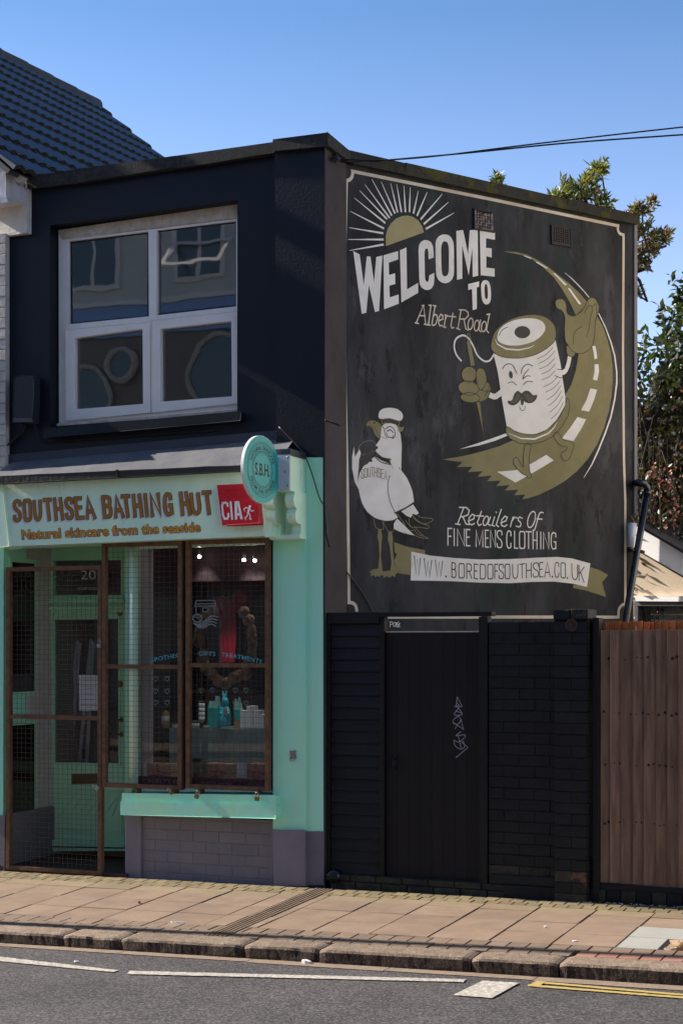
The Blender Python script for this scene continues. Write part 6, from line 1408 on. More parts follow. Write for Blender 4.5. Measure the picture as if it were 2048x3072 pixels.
# black door and its frame
dr = thing('garden_door', W(.9, -.1, .1), 'black boarded garden door with a silver scratched tag under an open lintel', 'door')
dz0, dz1 = .095, xz(1280, 1893)[1]
dt0, dt1 = xz(1147, 2200)[0], xz(1427, 2200)[0]
npl = 8; bw = (dt1 - dt0) / npl
for i in range(npl):
    sbox('board', M['blackd'], dt0 + i * bw + .0006, dt0 + (i + 1) * bw - .0006, -.10, -.072 + random.uniform(-.0006, .0006), dz0, dz1 - .010, dr, bevel=.0014)
sbox('top_edge', mat('sun_toned_wood_edge', (.52, .44, .36), .8, (.38, .3, .22), 20), dt0, dt1, -.101, -.070, dz1 - .009, dz1, dr)  # cream strip: light on the door's top edge put into the colour
for i, z in enumerate((.30, 1.0, 1.72)): sbox('ledge', M['blackd'], dt0 + .03, dt1 - .03, -.125, -.101, z, z + .1, dr)
sbox('frame_post', M['black'], t1x + .003, dt0 - .003, -.12, -.042, .09, xz(1140, 1837)[1] - .03, dr, bevel=.003)
zl0, zl1 = xz(1300, 1849)[1], xz(1300, 1836)[1]
sbox('frame_post', M['black'], dt1 + .003, dt1 + .028, -.10, -.055, .09, zl0 - .004, dr, bevel=.002)
sbox('frame_post', M['black'], dt1 + .031, wt0 - .006, -.12, -.018, .09, zl0 - .002, dr, bevel=.003)
sbox('lintel', M['black'], t1x + .003, xz(1471, 1845)[0], -.13, -.022, zl0, zl1, dr, bevel=.003)
b = MB(); c = W(dt0 + .075, -.07, (xz(0, 2290)[1] + xz(0, 2290)[1]) / 2); zc = xz(1180, 2290)[1]
b.box(dt0 + .065, dt0 + .085, -.072, -.066, zc - .06, zc + .05); b.tube([W(dt0 + .075, -.066, zc - .04), W(dt0 + .075, -.03, zc - .03), W(dt0 + .075, -.03, zc + .02), W(dt0 + .075, -.066, zc + .03)], .006, 6)
b.build('pull_handle', M['black'], dr)
PD2 = PFo(-.0695); p = Paint(PD2, .001)
for q in ([(765, 545), (764, 572), (760, 595)], [(768, 545), (795, 596), (755, 598)], [(764, 575), (778, 590), (752, 597)], [(770, 600), (795, 640), (750, 642), (778, 602)], [(758, 622), (790, 632)], [(780, 645), (748, 668), (746, 690), (770, 695), (788, 672), (772, 650)], [(752, 690), (803, 725)], [(755, 720), (790, 668), (800, 722)], [(788, 738), (760, 760), (808, 755), (808, 770), (775, 795), (748, 785)], [(770, 750), (790, 835)], [(748, 785), (755, 815), (785, 835), (808, 820), (800, 790)], [(785, 790), (826, 826), (760, 882)]):
    p.line(g4(q), .0055, sm=len(q) > 3)
p.build('scratched_tag', mat('silver_pen', (.34, .31, .34), .6, (.25, .22, .25), 60), dr)
# fence
fc = thing('timber_fence', W(2.4, -.1, 0), 'weathered brown close boarded fence on a brick base at the right edge', 'fence')
ft0, fto = xz(1797, 2200)[0], 5.6; fz0, fz1 = xz(1900, 2655)[1], xz(1920, 1889)[1]
sbox('fence_post', M['black'], xz(1770, 2200)[0] + .012, ft0 - .004, -.14, .0, -.02, xz(1780, 1853)[1], fc, bevel=.006)
t = ft0; i = 0
fedge = g5([(105, 0), (152, 0), (208, 0), (266, 0), (322, 0), (382, 0), (440, 0), (497, 0)])
es = [xz(x, 1900, -.05)[0] for x, _ in fedge]
while es[-1] < fto: es.append(es[-1] + .099)
for i in range(len(es) - 1):
    a, e = es[i], es[i + 1]; j = random.uniform(-.002, .002); b = MB(); dzz = random.uniform(-.006, .006)
    b.hexa([W(a - .004, -.042 + j, fz0 + dzz), W(e + .006, -.063 + j, fz0 + dzz), W(e + .006, -.063 + j, fz1 + dzz * .3), W(a - .004, -.042 + j, fz1 + dzz * .3)],
           [W(a - .004, -.068, fz0 + dzz), W(e - .004, -.068, fz0 + dzz), W(e - .004, -.068, fz1 + dzz * .3), W(a - .004, -.068, fz1 + dzz * .3)])
    b.build('board', M['fence'], fc, bevel=.0015)
b = MB()
for i in range(len(es) - 1):
    for y in (1975, 2140, 2295, 2470):
        for s_ in (.3, .72):
            if random.random() < .25: continue
            c = PF.pt(1900, y, -.05); z = c.z + random.uniform(-.012, .012); nr = random.uniform(.005, .0115); t = es[i] + (es[i + 1] - es[i]) * s_ + random.uniform(-.008, .008)
            q = -.042 - .020 * s_; b.lathe(W(t, q, z), [(nr, 0), (nr * .9, .0015)], N, 8)
b.build('nail_heads', mat('dark_nail_stain', (.012, .009, .008), .8), fc, kind='stuff')
for z in (.35, 1.0, 1.65): sbox('rail', M['fence'], ft0, fto, -.11, -.068, z, z + .08, fc)
# taller row behind, sawtooth towards the sun; sunlit orange put into the colour
b0_ = xz(1470, 1860, -.2)[0]; z1f, z0f = xz(1920, 1864, -.2)[1], 1.6
bf = thing('back_fence', W(2.2, -.2, 1.6), 'row of bright orange board tops showing above the fence and the black brick wall', 'fence')
t = b0_; rr = random.Random(9)
while t < 5.6:
    w = rr.choice([.050, .050, .024]); b = MB(); dz = rr.uniform(-.003, .003)
    b.hexa([W(t, -.222, z0f), W(t + w - .004, -.190, z0f), W(t + w - .004, -.190, z1f + dz), W(t, -.215, z1f + dz)], [W(t, -.232, z0f), W(t + w - .004, -.207, z0f), W(t + w - .004, -.207, z1f + dz), W(t, -.232, z1f + dz)])
    b.build('board', M['fenceo'], bf); t += w + .001
# brick base of the fence
fb = thing('fence_base', W(2.4, 0, 0), 'low mossy black brick kerb under the timber fence', 'wall')
sbox('base_ledge', M['blackb'], wtp + .013, fto, -.22, -.02, .04, fz0 - .008, fb, bevel=.008)
t = wtp + .014
while t < fto:
    sbox('brick', M['blackw'] if int(t * 13) % 3 else M['blackb'], t, t + .100, -.20, -.004 + random.uniform(-.003, .003), -.08, .105, fb, bevel=.006); t += .106
# ---- leaning downpipe, wall lamp
dp = thing('downpipe', PM.pt(1900, 1700, .1), 'leaning black downpipe coming round the far corner of the painted wall', 'downpipe')
b = MB(); P_ = [PM.pt(x, y, .09) for x, y in ((1890, 1449), (1912, 1448), (1930, 1451), (1938, 1462), (1939, 1482))]
P_[0] = PM.pt(1905, 1449, -.05); b.tube(P_, .033, 16); b.build('elbow', M['pipe'], dp, True)
b = MB(); b.tube([PM.pt(1939, 1478, .09), PM.pt(1872, 1880, .09), PM.pt(1866, 2100, .09), PM.pt(1866, 2500, .09)], .031, 16); b.build('pipe_run', M['pipe'], dp, True)
b = MB(); b.tube([PM.pt(1940, 1472, .09), PM.pt(1938, 1486, .09)], .037, 16); b.build('socket', M['pipe'], dp, True)
b = MB(); b.tube([PM.pt(1921, 1652, .09), PM.pt(1920, 1658, .09)], .036, 14); b.tube([PM.pt(1921, 1654, .09), PM.pt(1880, 1656, .0)], .005, 6); b.build('pipe_clip', M['pipe'], dp, True)
lp = thing('wall_lamp', PM.pt(1893, 1643, .05), 'white cylindrical lamp on the painted wall beside the leaning downpipe', 'wall lamp')
b = MB(); b.tube([PM.pt(1889, 1642, .07), PM.pt(1895, 1570, .07)], [.030, .040], 18); b.build('lamp_body', mat('white_enamel', (.58, .60, .66), .3, (.5, .52, .58), 4, spec=.6), lp, True)
b = MB(); b.tube([PM.pt(1888, 1652, .07), PM.pt(1889, 1642.5, .07)], [.030, .034], 16); b.box(0, 0, 0, 0, 0, 0) if False else None; b.build('lamp_base', M['pipe'], lp, True)
b = MB(); b.tube([PM.pt(1888, 1548, .03), PM.pt(1898, 1566, .06)], [.012, .022], 8); b.build('lamp_bracket', M['rust'], lp, True)

# ================================================================== NEIGHBOURS
nb_ = thing('neighbour_house', W(-4, -2, 0), 'white painted brick house with a blue grey tiled roof at the left edge', 'house')
nz1 = PF.uz(5, 700)[1]; ntR = PF.uz(17, 1000, 0)[0]
nwall = sbox('front_wall', M['whitew'], -6.5, ntR - .002, -6, -.012, 2.9, nz1, nb_)
sbox('lower_front', M['mint'], -6.5, -2.98, -6, -.05, -.2, 2.9, nb_)
sbox('apron_shade_box', M['whited'], -6.6, -3.12, -.04, .165, 2.5, 4.3, nb_)  # unseen box added to shade the inner part of the lead apron
hcn = .0875; zq = nz1; c = 0
while zq > 3.0:
    sbox('brick', M['whitew'], ntR - .235 * (1 if c % 2 else .55), ntR - .0, -.012, .0 + random.uniform(-.002, .002), zq - hcn + .007, zq, nwall, bevel=.004)
    sbox('brick', M['whitew'], ntR - .235 * (2 if c % 2 else 1.55), ntR - .235 * (1 if c % 2 else .55) - .008, -.012, .0 + random.uniform(-.002, .002), zq - hcn + .007, zq, nwall, bevel=.004)
    zq -= hcn; c += 1
wb = mat('white_gloss_eaves', (.62, .60, .62), .5, (.52, .48, .46), 5, .7, .2, 30)
pbox('eaves_box', wb, PF, [(-80, 510), (16, 524), (42, 530), (57, 566), (57, 603), (20, 608), (-80, 618)], .10, -.3, nb_, bevel=.004)
pbox('eaves_board', wb, PF, [(-80, 488), (18, 497), (16, 588), (-80, 600)], .16, .101, nb_, bevel=.004)
pbox('eaves_bracket', wb, PF, [(-80, 588), (12, 586), (21, 598), (22, 606), (-80, 614)], .20, .161, nb_, bevel=.004)
pbox('eaves_board', M['whited'], PF, [(-80, 470), (0, 478), (28, 502), (68, 530), (56, 548), (20, 520), (-80, 500)], .12, .05, nb_, bevel=.004)
# roof plane
RP0 = PF.pt(107, 532, -.05); Rd = Vector((.4665, .8845, 0)).normalized(); Hd = Vector((Rd.y, -Rd.x, 0)); pit = R(39.5)
Dn = (Hd * math.cos(pit) - UP * math.sin(pit)).normalized(); Rn = Rd.cross(Dn); Rn = Rn if Rn.z > 0 else -Rn
def onroof(x, y, off=0):
    d = Vector(((x - CX) / FPX, 1, -(y - HORY) / FPX)); k = (off - Rn.dot(CAM - RP0)) / Rn.dot(d); p = CAM + d * k - RP0; return p.dot(Rd), p.dot(Dn)
rnear = onroof(20, 490)[0]; cr = onroof(295, 318); cv = onroof(461, 480); lr = onroof(0, 190)
ROLL, GA = .128, .375; TWd = ROLL * 2
nrow = int(round(-cr[1] / GA)) + 1; r_end = cr[0] - .09; ga = GA
def tilemesh():
    v, f, mi = [], [], []; K = 16; prof = []
    for i in range(K + 1):
        u = i / K; ph = (u * 2) % 1; h = .022 * max(0, math.sin(ph * math.pi * 1.0)) ** 1.6 if True else 0; prof.append((u * TWd, h))
    Lt = ga + .03
    for (s, lift) in ((0, .034), (-Lt, .004)):
        for x, h in prof: v.append(Rd * x + Dn * s + Rn * (h + lift))
    for x, h in prof: v.append(Rd * x + Dn * .001 + Rn * (h - .004))
    n = K + 1
    for i in range(K): f.append((i, i + 1, n + i + 1, n + i)); mi.append(0); f.append((i + 1, i, 2 * n + i, 2 * n + i + 1)); mi.append(1)
    f.append((0, n, 2 * n)); f.append((n - 1, 2 * n - 1, 3 * n - 1)); mi += [0, 1]
    me = bpy.data.meshes.new('roof_tile'); me.from_pydata(v, [], f); me.materials.append(M['tile']); me.materials.append(M['tileb'])
    for p, i in zip(me.polygons, mi): p.material_index = i
    for p in me.polygons:
        if p.material_index == 0 and p.normal.dot(Rn) < 0: p.flip()
    return me
tm = tilemesh(); ncol = int(round((r_end - rnear) / TWd)); print('roof', rnear, cr, cv, lr, nrow, ncol)
roofpart = mesh('roof', [RP0 + Rd * (r_end - ncol * TWd) + Dn * .0 - Rn * .02, RP0 + Rd * (r_end - .03) + Dn * .0 - Rn * .02, RP0 + Rd * (r_end - .03) + Dn * cr[1] - Rn * .02, RP0 + Rd * (r_end - ncol * TWd) + Dn * cr[1] - Rn * .02,
    RP0 + Rd * (r_end - ncol * TWd) + Dn * .0 - Rn * .06, RP0 + Rd * (r_end - .03) + Dn * .0 - Rn * .06, RP0 + Rd * (r_end - .03) + Dn * cr[1] - Rn * .06, RP0 + Rd * (r_end - ncol * TWd) + Dn * cr[1] - Rn * .06],
    [(0, 1, 2, 3), (7, 6, 5, 4), (0, 4, 5, 1), (1, 5, 6, 2), (2, 6, 7, 3), (3, 7, 4, 0)], M['felt'], nb_)
stag = {}
for rI in range(nrow + 1):
    s = -rI * ga + .03
    if s < cr[1] + .15: continue
    for cI in range(ncol):
        p_ = RP0 + Rd * (r_end - (cI + 1) * TWd + random.uniform(-.002, .002)) + Dn * (s + random.uniform(-.004, .004)) + Rn * random.uniform(0, .003)
        inst('roof_tile', tm, p_, roofpart)
# front gable under the roof
rf = r_end - ncol * TWd + .25; g0 = RP0 + Rd * rf; e_ = [g0 - Rn * .07, g0 + Dn * cr[1] - Rn * .07, g0 + Dn * cr[1] - Rn * .07 + (-Hd * math.cos(pit) - UP * math.sin(pit)) * 4.2]
lw = [Vector((e_[2].x, e_[2].y, nz1 - .02)), Vector((e_[0].x, e_[0].y, nz1 - .02))]
b = MB(); b.prism(e_ + lw, [p_ + Rd * .2 for p_ in e_ + lw]); b.build('front_gable', M['whitew'], nb_)
# ridge tiles and the far slope behind
rl0 = r_end - ncol * TWd; x = r_end + .02; rz = RP0 + Dn * cr[1]
while x > rl0:
    b = MB(); L2 = .45; c0, c1 = rz + Rd * (x - L2) + UP * -.04, rz + Rd * x + UP * -.04; v = []; f = []
    for k, cc in enumerate((c0, c1)):
        for a in range(-20, 201, 20): v.append(cc + Hd * math.cos(R(a)) * (.115 + .008 * k) + UP * math.sin(R(a)) * (.105 + .008 * k))
    n = 12
    for a in range(n - 1): f.append((a, a + 1, n + a + 1, n + a))
    f.append(tuple(range(n))); f.append(tuple(2 * n - 1 - i for i in range(n)))
    mesh('ridge_tile', v, f, M['ridge'], roofpart, smooth=False); x -= L2 + .004
Df = (-Hd * math.cos(pit) - UP * math.sin(pit)); mesh('far_slope', [rz + Rd * rl0, rz + Rd * (r_end - .02), rz + Rd * (r_end - .02) + Df * 3.4, rz + Rd * rl0 + Df * 3.4], [(0, 1, 2, 3)], M['tile'], roofpart)
e = RP0 + Dn * .2; g_ = Rd * (r_end - .04); rear = MB(); tri = [RP0 + g_ + Dn * .25 - Rn * .1, rz + g_ - UP * .15, rz + g_ + Df * 3.3 - UP * .1]
low = [Vector((q.x, q.y, 3.0)) for q in (tri[0], tri[2])]; rear.prism([tri[0], tri[1], tri[2], low[1], low[0]], [p_ - Rd * .2 for p_ in (tri[0], tri[1], tri[2], low[1], low[0])]); rear.build('gable_wall', M['whitew'], nb_)

# ---- outbuilding beyond the fence
OT = (T * math.cos(R(14)) + N * math.sin(R(14))); OB = Plane(Vector((3.9, 17, 0)), OT, N * math.cos(R(14)) - T * math.sin(R(14)))
ob = thing('outbuilding', OB.pt(2000, 1900), 'beige rendered outbuilding with a deep white bargeboard behind the fence', 'outbuilding')
H4 = h4
ext = lambda pts: pts
pbox('gable_wall', M['beige'], OB, H4([(300, 900), (470, 1000), (2400, 2130), (2400, 1790), (300, 1785)]) if False else [(1850, 1600), (1928, 1640), (2500, 1972), (2500, 1975), (2500, 2700), (1850, 2700)], 0, -.3, ob, holes=[H4([(395, 1905), (1500, 1905), (1500, 2300), (395, 2300)])])
pbox('bargeboard', M['barge'], OB, [(1885, 1562), (1930, 1589), (2300, 1804), (2300, 1878), (1921, 1657), (1885, 1636)], .12, .0, ob, bevel=.01)
pbox('bargeboard_edge', M['felt'], OB, [(1885, 1635), (1921, 1655), (2300, 1876), (2300, 1880), (1921, 1660), (1885, 1640)], .13, .0, ob)
pbox('roof_edge', M['felt'], OB, [(1885, 1555), (1930, 1583), (2300, 1798), (2300, 1806), (1930, 1591), (1885, 1564)], .17, -5, ob, bevel=.01)
pbox('window_head', M['barge'], OB, H4([(335, 1778), (2400, 1790), (2400, 1850), (360, 1838), (335, 1810)]), .06, .0, ob, bevel=.006)
gf = pbox('window_frame', mat('grey_window_frame', (.10, .095, .105), .7, (.08, .075, .08), 4), OB, H4([(350, 1845), (1700, 1850), (1700, 2330), (350, 2330)]), .04, -.05, ob, holes=[H4([(398, 1905), (1500, 1908), (1500, 2290), (398, 2290)])])
pbox('window_back', mat('pale_dim_blind', (.28, .26, .20), .9, (.12, .12, .12), 7, 1), OB, H4([(390, 1895), (1560, 1895), (1560, 2310), (390, 2310)]), -.12, -.14, gf)
b = MB()
for i in range(44): x = 400 + i * 26; b.tube([OB.pt(*H4([(x, 1900)])[0], .0), OB.pt(*H4([(x, 2300)])[0], .0)], .003, 4)
for y in (1945, 2020, 2095, 2170): b.tube([OB.pt(*H4([(395, y)])[0], .0), OB.pt(*H4([(1500, y)])[0], .0)], .003, 4)
b.build('window_mesh', mat('dark_wire', (.03, .03, .03), .6), gf, kind='stuff')

# ---- cables across the sky
def cable(pts, lab, r=.006):
    b = MB(); b.tube([Vector(p) for p in pts], r, 6); tag(b.build('overhead_cable', M['cable'], None, True), lab, 'cable', 'cables strung over the street')
def skypt(x, y, Y): return Vector(((x - CX) / FPX * Y, Y, CAMH - (y - HORY) / FPX * Y))
def cpath(p2, Y0, Y1, x1=2400):
    q = smoothpts(p2, False, 5); return [skypt(x, y, Y0 + (Y1 - Y0) * (x - 1005) / (x1 - 1005)) for x, y in q]
cable(cpath([(1005, 482), (1060, 479), (1120, 484), (1175, 479), (1400, 459), (1700, 429), (2048, 404), (2400, 380), (4200, 300)], 11.75, 11.0), 'lower of the two black cables running off to the right over the painted wall')
cable(cpath([(1005, 480), (1045, 487), (1110, 480), (1165, 480), (1320, 467), (1600, 432), (2048, 381), (2400, 346), (4200, 230)], 11.73, 10.8), 'upper of the two black cables running off to the right over the painted wall', .0055)
b = MB(); rr = random.Random(2); last = Vector(PS.pt(1000, 478, .03))
for k in range(22):
    c = PS.pt(1008 + rr.uniform(-10, 16), 474 + rr.uniform(-16, 14), .03 + rr.uniform(-.01, .02)); b.tube([last, c], .004, 4); last = c
tag(b.build('cable_knot', M['cable']), 'tangled knot of black cable ends under the coping at the corner', 'cable')

# ================================================================== TREES
import numpy as np
def leaves(name, centers, sizes, rng, m, parent, lean=.35, asp=.34, kind=None):
    n = len(centers); C_ = np.array(centers); S_ = np.array(sizes)[:, None]
    d = rng.normal(size=(n, 3)); d[:, 2] += lean; d /= np.linalg.norm(d, axis=1)[:, None]
    s = np.cross(d, rng.normal(size=(n, 3))); s /= np.linalg.norm(s, axis=1)[:, None]; nn = np.cross(d, s)
    v = np.stack([C_, C_ + d * S_ * .5 + s * S_ * asp * .5 + nn * S_ * .06, C_ + d * S_, C_ + d * S_ * .5 - s * S_ * asp * .5 + nn * S_ * .06], 1).reshape(-1, 3)
    org = Vector(v.mean(0)); org.z = float(v[:, 2].min()); v = v - np.array(org)
    me = bpy.data.meshes.new(name); me.vertices.add(4 * n); me.vertices.foreach_set('co', v.ravel().astype(np.float32))
    me.loops.add(6 * n); idx = (np.arange(n)[:, None] * 4 + np.array([0, 1, 2, 0, 2, 3])).ravel(); me.loops.foreach_set('vertex_index', idx.astype(np.int32))
    me.polygons.add(2 * n); me.polygons.foreach_set('loop_start', (np.arange(2 * n) * 3).astype(np.int32)); me.polygons.foreach_set('loop_total', np.full(2 * n, 3, dtype=np.int32)); me.update(calc_edges=True)
    me.materials.append(m); o = bpy.data.objects.new(name, me); link(o, parent); setw(o, org, parent)
    if kind: o['kind'] = kind
    return o
def sprays(tree, blobs, seed, m, n_per, lsize, trunk_base, Y, twigs=True, asp=.26, rust=0.0):
    """blobs: (px, py, radius px, weight) traced clumps; each clump gets a limb, twigs and leaves along the twigs"""
    rng = np.random.default_rng(seed); k = Y / FPX; cs, sz, cr_, sr = [], [], [], []; tw = MB(); lb = MB()
    for (x, y, r, wgt) in blobs:
        Yc = Y + rng.uniform(-.5, .5); c = skypt(x, y, Yc); rad = r * k; base = Vector(trunk_base)
        mid = base.lerp(c, .55) + Vector(rng.normal(size=3)) * .1; mid.z = min(mid.z, c.z - .1)
        if (c - base).length > 2.2 or x < 1550: base = c - UP * .9; mid = c - UP * .5
        st = Vector((base.x, base.y, base.z)); lb.tube([st, st.lerp(mid, .5) + Vector(rng.normal(size=3)) * .08, mid, mid.lerp(c, .6), c], [.022, .018, .013, .009, .004], 6)
        nt_ = max(3, int(n_per * wgt))
        for _ in range(nt_):
            q = rng.normal(size=3); q /= np.linalg.norm(q); q *= rng.uniform(.3, 1.35) ** .6; e = c + Vector((q[0] * rad, q[1] * rad * 1.1, q[2] * rad)); s0 = c.lerp(e, .25) - UP * rad * .2; m_ = s0.lerp(e, .5) + Vector(rng.normal(size=3)) * rad * .08
            tw.tube([s0, m_, e], [.006, .004, .002], 4, caps=False)
            for a in np.linspace(.3, 1.0, 8):
                pt = (s0.lerp(m_, a / .5) if a < .5 else m_.lerp(e, (a - .5) / .5)) if True else e
                for _2 in range(2):
                    z_ = pt + Vector(rng.normal(size=3)) * .012
                    (cr_ if rng.random() < rust else cs).append(z_); (sr if len(cr_) > len(sr) else sz).append(lsize * rng.uniform(.6, 1.2))
    leaves('crown', [tuple(c) for c in cs], sz, rng, m, tree, asp=asp)
    if cr_: leaves('rusty_foliage', [tuple(c) for c in cr_], sr, rng, M['leafr'], tree, asp=asp)
    tw.build('twigs', M['bark'], tree); lb.build('limb', M['bark'], tree, True)
tY = 16.5
tb = (skypt(1830, 1930, tY).x, tY, 0)
tr = thing('bay_tree', tb, 'sunlit evergreen with long leaves rising behind the right end of the painted wall', 'tree')
b = MB(); b.tube([Vector(tb), Vector(tb) + Vector((.05, .05, 2.2)), Vector(tb) + Vector((-.2, 0, 6.1))], [.14, .11, .03], 10); b.build('trunk', M['bark'], tr, True)
sprays(tr, [(1800, 500, 26, 1.2), (1775, 535, 34, 1.6), (1740, 545, 36, 1.6), (1700, 570, 34, 1.5), (1672, 588, 26, 1), (1760, 585, 40, 2), (1805, 590, 30, 1), (1720, 600, 38, 1.6), (1825, 620, 22, .8), (1655, 592, 16, .5), (1785, 510, 22, .8), (1487, 535, 13, .35), (1500, 545, 12, .3)], 11, M['leaf'], 6, .10, (skypt(1770, 700, tY).x, tY, skypt(1770, 700, tY).z), tY, rust=.04)
tb2 = (skypt(1840, 1930, 17.2).x, 17.2, 0)
tr2 = thing('rusty_leaved_tree', tb2, 'tree with rusty tipped leaves reaching out past the far corner of the painted wall', 'tree')
b = MB(); b.tube([Vector(tb2), Vector(tb2) + Vector((-.1, .05, 2.2)), Vector(tb2) + Vector((.12, 0, 6.05))], [.12, .10, .03], 10); b.build('trunk', M['bark'], tr2, True)
sprays(tr2, [(1925, 625, 24, .9), (1945, 618, 22, .8), (1905, 635, 24, .8), (1880, 640, 18, .6), (1930, 690, 36, 1.5), (1960, 700, 32, 1.2), (1995, 705, 26, .9), (1935, 740, 34, 1.4), (1960, 735, 28, 1), (1910, 700, 30, 1), (1945, 800, 24, .8), (1925, 790, 22, .8), (1915, 760, 24, .8), (1900, 860, 16, .5), (1908, 880, 14, .5), (2010, 700, 16, .5)], 12, M['leaf'], 6, .095, (skypt(1875, 800, 17.2).x, 17.2, skypt(1875, 800, 17.2).z), 17.2, rust=.33)
# broad leaved laurel hedge, its lower leaves coloured darker for shade
tb3 = (skypt(1990, 1930, 18.5).x, 18.5, 0)
tr3 = thing('laurel_hedge', tb3, 'tall dark laurel hedge with lit top leaves between the painted wall and the right edge', 'hedge')
rng = np.random.default_rng(4); cs, sz, cr_, sr, lo_, ls_ = [], [], [], [], [], []
k = 18.5 / FPX
def topline(x): return 915 + 70 * math.sin((x - 1900) / 30.0) * .4 + (170 - (x - 1900) * 1.0) * .6 + (60 if 1945 < x < 1985 else 0) if x < 2120 else 860 + 60 * math.sin(x / 47.0) + max(0, x - 2600) ** 2 / 60
for _ in range(36000):
    x = rng.uniform(1880, 2760); tp = topline(x) + rng.normal() * 22; y = tp + rng.random() ** .8 * (1900 - tp); dd = rng.uniform(-1.2, .7)
    if mathutils.noise.noise(Vector((x * .021, y * .021, dd * 1.5))) < -.12: continue
    p_ = skypt(x, y, 18.5 + dd)
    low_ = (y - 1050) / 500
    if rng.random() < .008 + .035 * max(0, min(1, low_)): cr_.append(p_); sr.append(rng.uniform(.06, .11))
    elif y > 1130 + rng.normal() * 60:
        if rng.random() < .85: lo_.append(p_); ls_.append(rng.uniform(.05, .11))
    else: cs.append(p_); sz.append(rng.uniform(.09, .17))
for _ in range(26):
    x = rng.uniform(1975, 2300); y = topline(x) + rng.uniform(-10, 40); p_ = skypt(x, y, 18.2)
    tip = p_ + Vector((rng.uniform(-.15, .15), 0, rng.uniform(.1, .3)))
    for a in np.linspace(0, 1, 12): cs.append(p_.lerp(tip, a)); sz.append(.13)
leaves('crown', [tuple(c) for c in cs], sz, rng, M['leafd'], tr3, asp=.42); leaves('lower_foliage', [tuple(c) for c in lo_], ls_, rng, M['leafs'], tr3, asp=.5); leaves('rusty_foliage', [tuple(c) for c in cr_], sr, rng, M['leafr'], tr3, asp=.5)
for i in range(34):
    x = rng.uniform(1890, 2200); b0 = skypt(x, 1930, 17.7 + rng.uniform(-.4, .4)); b0.z = 0; b = MB(); pts = [b0]
    for j in range(5): pts.append(pts[-1] + Vector((rng.uniform(-.25, .25), rng.uniform(-.1, .1), rng.uniform(.7, 1.0))))
    b.tube(pts, [k_ * (1 if i < 8 else .45) for k_ in (.040, .034, .028, .02, .012, .005)], 6); b.build('trunk', M['bark'], tr3, True)
bl = mat('pink_flower', (.55, .22, .17), .7, (.42, .16, .12), 9)
cs = []; sz = []
for _ in range(130):
    x, y = rng.choice([(1985, 1460), (1975, 1475), (2010, 1440), (2020, 1500), (2040, 1545), (2010, 1560), (1960, 1420), (2030, 1410)]); cs.append(tuple(skypt(x + rng.normal() * 16, y + rng.normal() * 22, 17.4 + rng.uniform(-.1, .1)))); sz.append(rng.uniform(.02, .055))
leaves('blossom', cs, sz, rng, bl, tr3, asp=.8)
# solid dark core so that only a little sky shows through low down
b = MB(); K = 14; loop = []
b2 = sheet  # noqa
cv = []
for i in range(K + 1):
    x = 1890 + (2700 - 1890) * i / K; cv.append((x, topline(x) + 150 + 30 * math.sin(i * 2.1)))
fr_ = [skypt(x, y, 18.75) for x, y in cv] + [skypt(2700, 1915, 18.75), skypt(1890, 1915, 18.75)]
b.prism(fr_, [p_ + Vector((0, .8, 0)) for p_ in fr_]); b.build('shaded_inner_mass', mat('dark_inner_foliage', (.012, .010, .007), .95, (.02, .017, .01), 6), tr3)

# ================================================================== ACROSS THE STREET (seen in the panes), then houses added to bounce light
op = thing('opposite_house', W(-4, 16, 0), 'tall rendered terrace across the street, mirrored in the upper window', 'house')
cream = mat('pale_render', (.62, .64, .60), .85, (.52, .54, .50), 2); ON = 14.8
b = MB(); b.box(-24, 2, ON, ON + 7, 7.9, 11.2); b.build('upper_wall', cream, op)
b = MB(); b.box(-24, 2, ON, ON + 7, -.2, 7.899); b.build('lower_wall', mat('sandy_brick_wall', (.24, .20, .17), .9, (.18, .15, .13), 6), op)
b = MB(); b.prism([W(-24, ON - .2, 11.2), W(-24, ON + 3, 12.4), W(-24, ON + 7.2, 11.2)], [W(2, ON - .2, 11.2), W(2, ON + 3, 12.4), W(2, ON + 7.2, 11.2)]); b.build('roof', M['felt'], op)
og = mat('opposite_glass', (.05, .10, .11), .1, (.06, .12, .13), 2, spec=.8)
for t in (-21, -17.5, -14.3, -11.9, -9.6, -8.0, -5, -2):
    for z in (4.0, 8.7):
        f_ = sbox('window_frame', M['white'], t, t + 1.1, ON - .05, ON + .05, z, z + 1.75, op)
        sbox('pane', og, t + .08, t + .51, ON - .055, ON - .045, z + .08, z + 1.67, f_); sbox('pane', og, t + .59, t + 1.02, ON - .055, ON - .045, z + .08, z + 1.67, f_)
b = MB(); t = -9.55; b.prism([W(t, ON - .60, 8.87), W(t + 1.25, ON - .60, 8.87), W(t + 1.25, ON - .06, 9.40), W(t, ON - .06, 9.40)], [W(t, ON - .65, 8.87), W(t + 1.25, ON - .65, 8.87), W(t + 1.25, ON - .11, 9.40), W(t, ON - .11, 9.40)],
    [([W(t + .1, ON - .55, 8.93), W(t + 1.17, ON - .55, 8.93), W(t + 1.17, ON - .10, 9.34), W(t + .1, ON - .10, 9.34)], [W(t + .1, ON - .60, 8.93), W(t + 1.17, ON - .60, 8.93), W(t + 1.17, ON - .15, 9.34), W(t + .1, ON - .15, 9.34)])]); b.build('open_casement', M['white'], op)
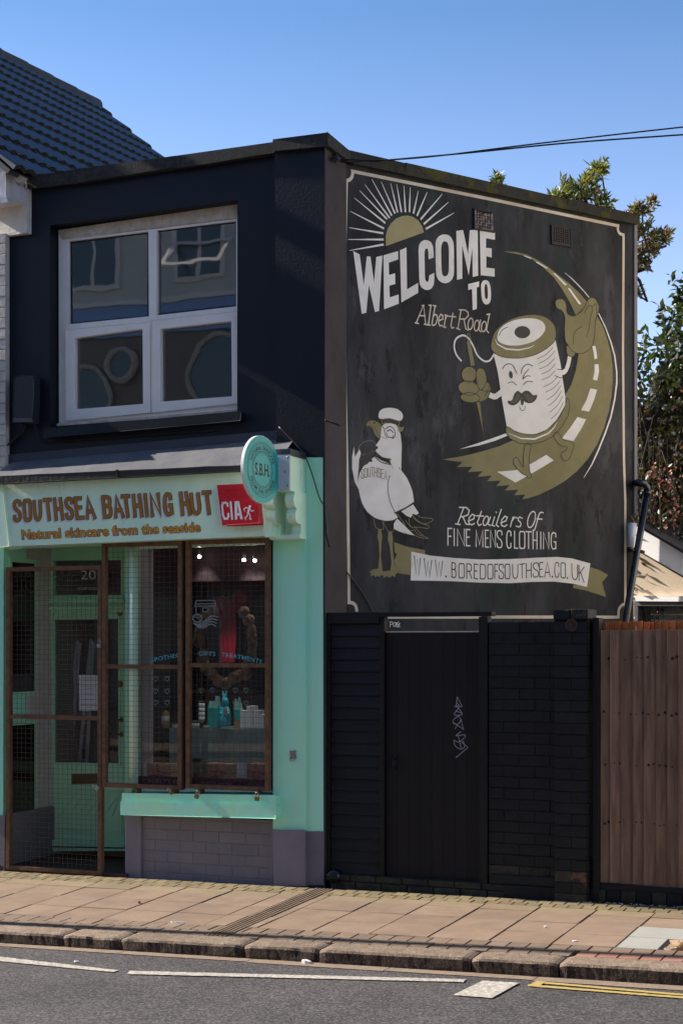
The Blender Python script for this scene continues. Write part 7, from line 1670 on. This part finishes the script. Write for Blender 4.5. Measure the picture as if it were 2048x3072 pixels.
for t, z, rr_ in ((-11.6, 6.6, .62), (-10.7, 7.2, .30), (-8.5, 6.9, .75), (-7.4, 6.4, .5), (-14.4, 6.6, .7), (-5.2, 6.6, .7)):
    b = MB(); c = W(t, ON - .02, z); b.tube([c - N * .06 + T * math.cos(R(a)) * rr_ + UP * math.sin(R(a)) * rr_ for a in range(0, 361, 15)], .055, 8); rf_ = b.build('round_window_surround', M['whited'], op)
    b = MB(); b.lathe(c, [(rr_ * .97, .0), (rr_ * .97, .05)], N * -1, 28); b.build('round_pane', og, rf_)
sbox('canopy', M['whitew'], -9.8, -6.6, ON - .5, ON, 5.75, 5.95, op)
sbox('string_course', M['white'], -24, 2, ON - .12, ON + .02, 8.33, 8.43, op); sbox('blue_band', mat('blue_band_paint', (.25, .42, .75), .6), -24, 2, ON - .06, ON + .02, 7.75, 8.33, op)
sbox('shop_fascia', mat('plum_fascia', (.20, .03, .055), .6), -20, 1, ON - .15, ON + .05, 2.9, 3.7, op)
for t in range(-20, 0, 3): sbox('shop_window', og, t + .2, t + 2.8, ON - .03, ON + .02, .5, 2.7, op)
o2 = thing('far_bounce_house', W(12, 16, 0), 'unseen cream house added across the street, its sunlit end wall bouncing light', 'house')  # added out of frame: sunlit end wall bounces warm light onto the mural
b = MB(); b.box(7, 18, ON - 1, ON + 8, -.2, 8.5); b.build('wall', mat('cream_render', (.72, .65, .54), .85, (.66, .59, .48), 2), o2)
b = MB(); b.prism([W(6.8, ON - 1.2, 8.5), W(6.8, ON + 3.5, 11.2), W(6.8, ON + 8.2, 8.5)], [W(18, ON - 1.2, 8.5), W(18, ON + 3.5, 11.2), W(18, ON + 8.2, 8.5)]); b.build('roof', M['felt'], o2)
for t in (8.5, 11.5, 14.5): sbox('window', og, t, t + 1.2, ON - 1.03, ON - .98, 4.4, 6, o2)
o3 = thing('near_bounce_house', W(9, -3, 0), 'unseen cream house added to the right of the fence, its sunlit end wall bouncing light', 'house')  # unseen house put in so its lit wall brightens the painted side wall
b = MB(); b.box(5.8, 14, -9, -.6, -.2, 7); b.build('wall', MATS['cream_render'], o3)
b = MB(); b.prism([W(5.6, -9.2, 7), W(5.6, -4.7, 9.4), W(5.6, -.4, 7)], [W(14.2, -9.2, 7), W(14.2, -4.7, 9.4), W(14.2, -.4, 7)]); b.build('roof', M['felt'], o3)
for t in (7, 10): sbox('window', og, t, t + 1.2, -.62, -.57, 3.4, 4.9, o3)
# plain sign post left of the frame, whose shadow falls along the pavement
post = thing('street_post', W(-6.2, 1.92, 0), 'slim dark steel street post on the pavement left of the shop', 'post')
b = MB(); b.tube([W(-6.2, 1.93, -.1), W(-6.2, 1.93, 6.9)], .05, 12); b.build('shaft', M['pipe'], post, True)
b = MB(); b.tube([W(-6.2, 1.93, 6.9), W(-6.2, 1.93, 6.96)], [.045, .02], 12); b.build('finial', M['pipe'], post, True)
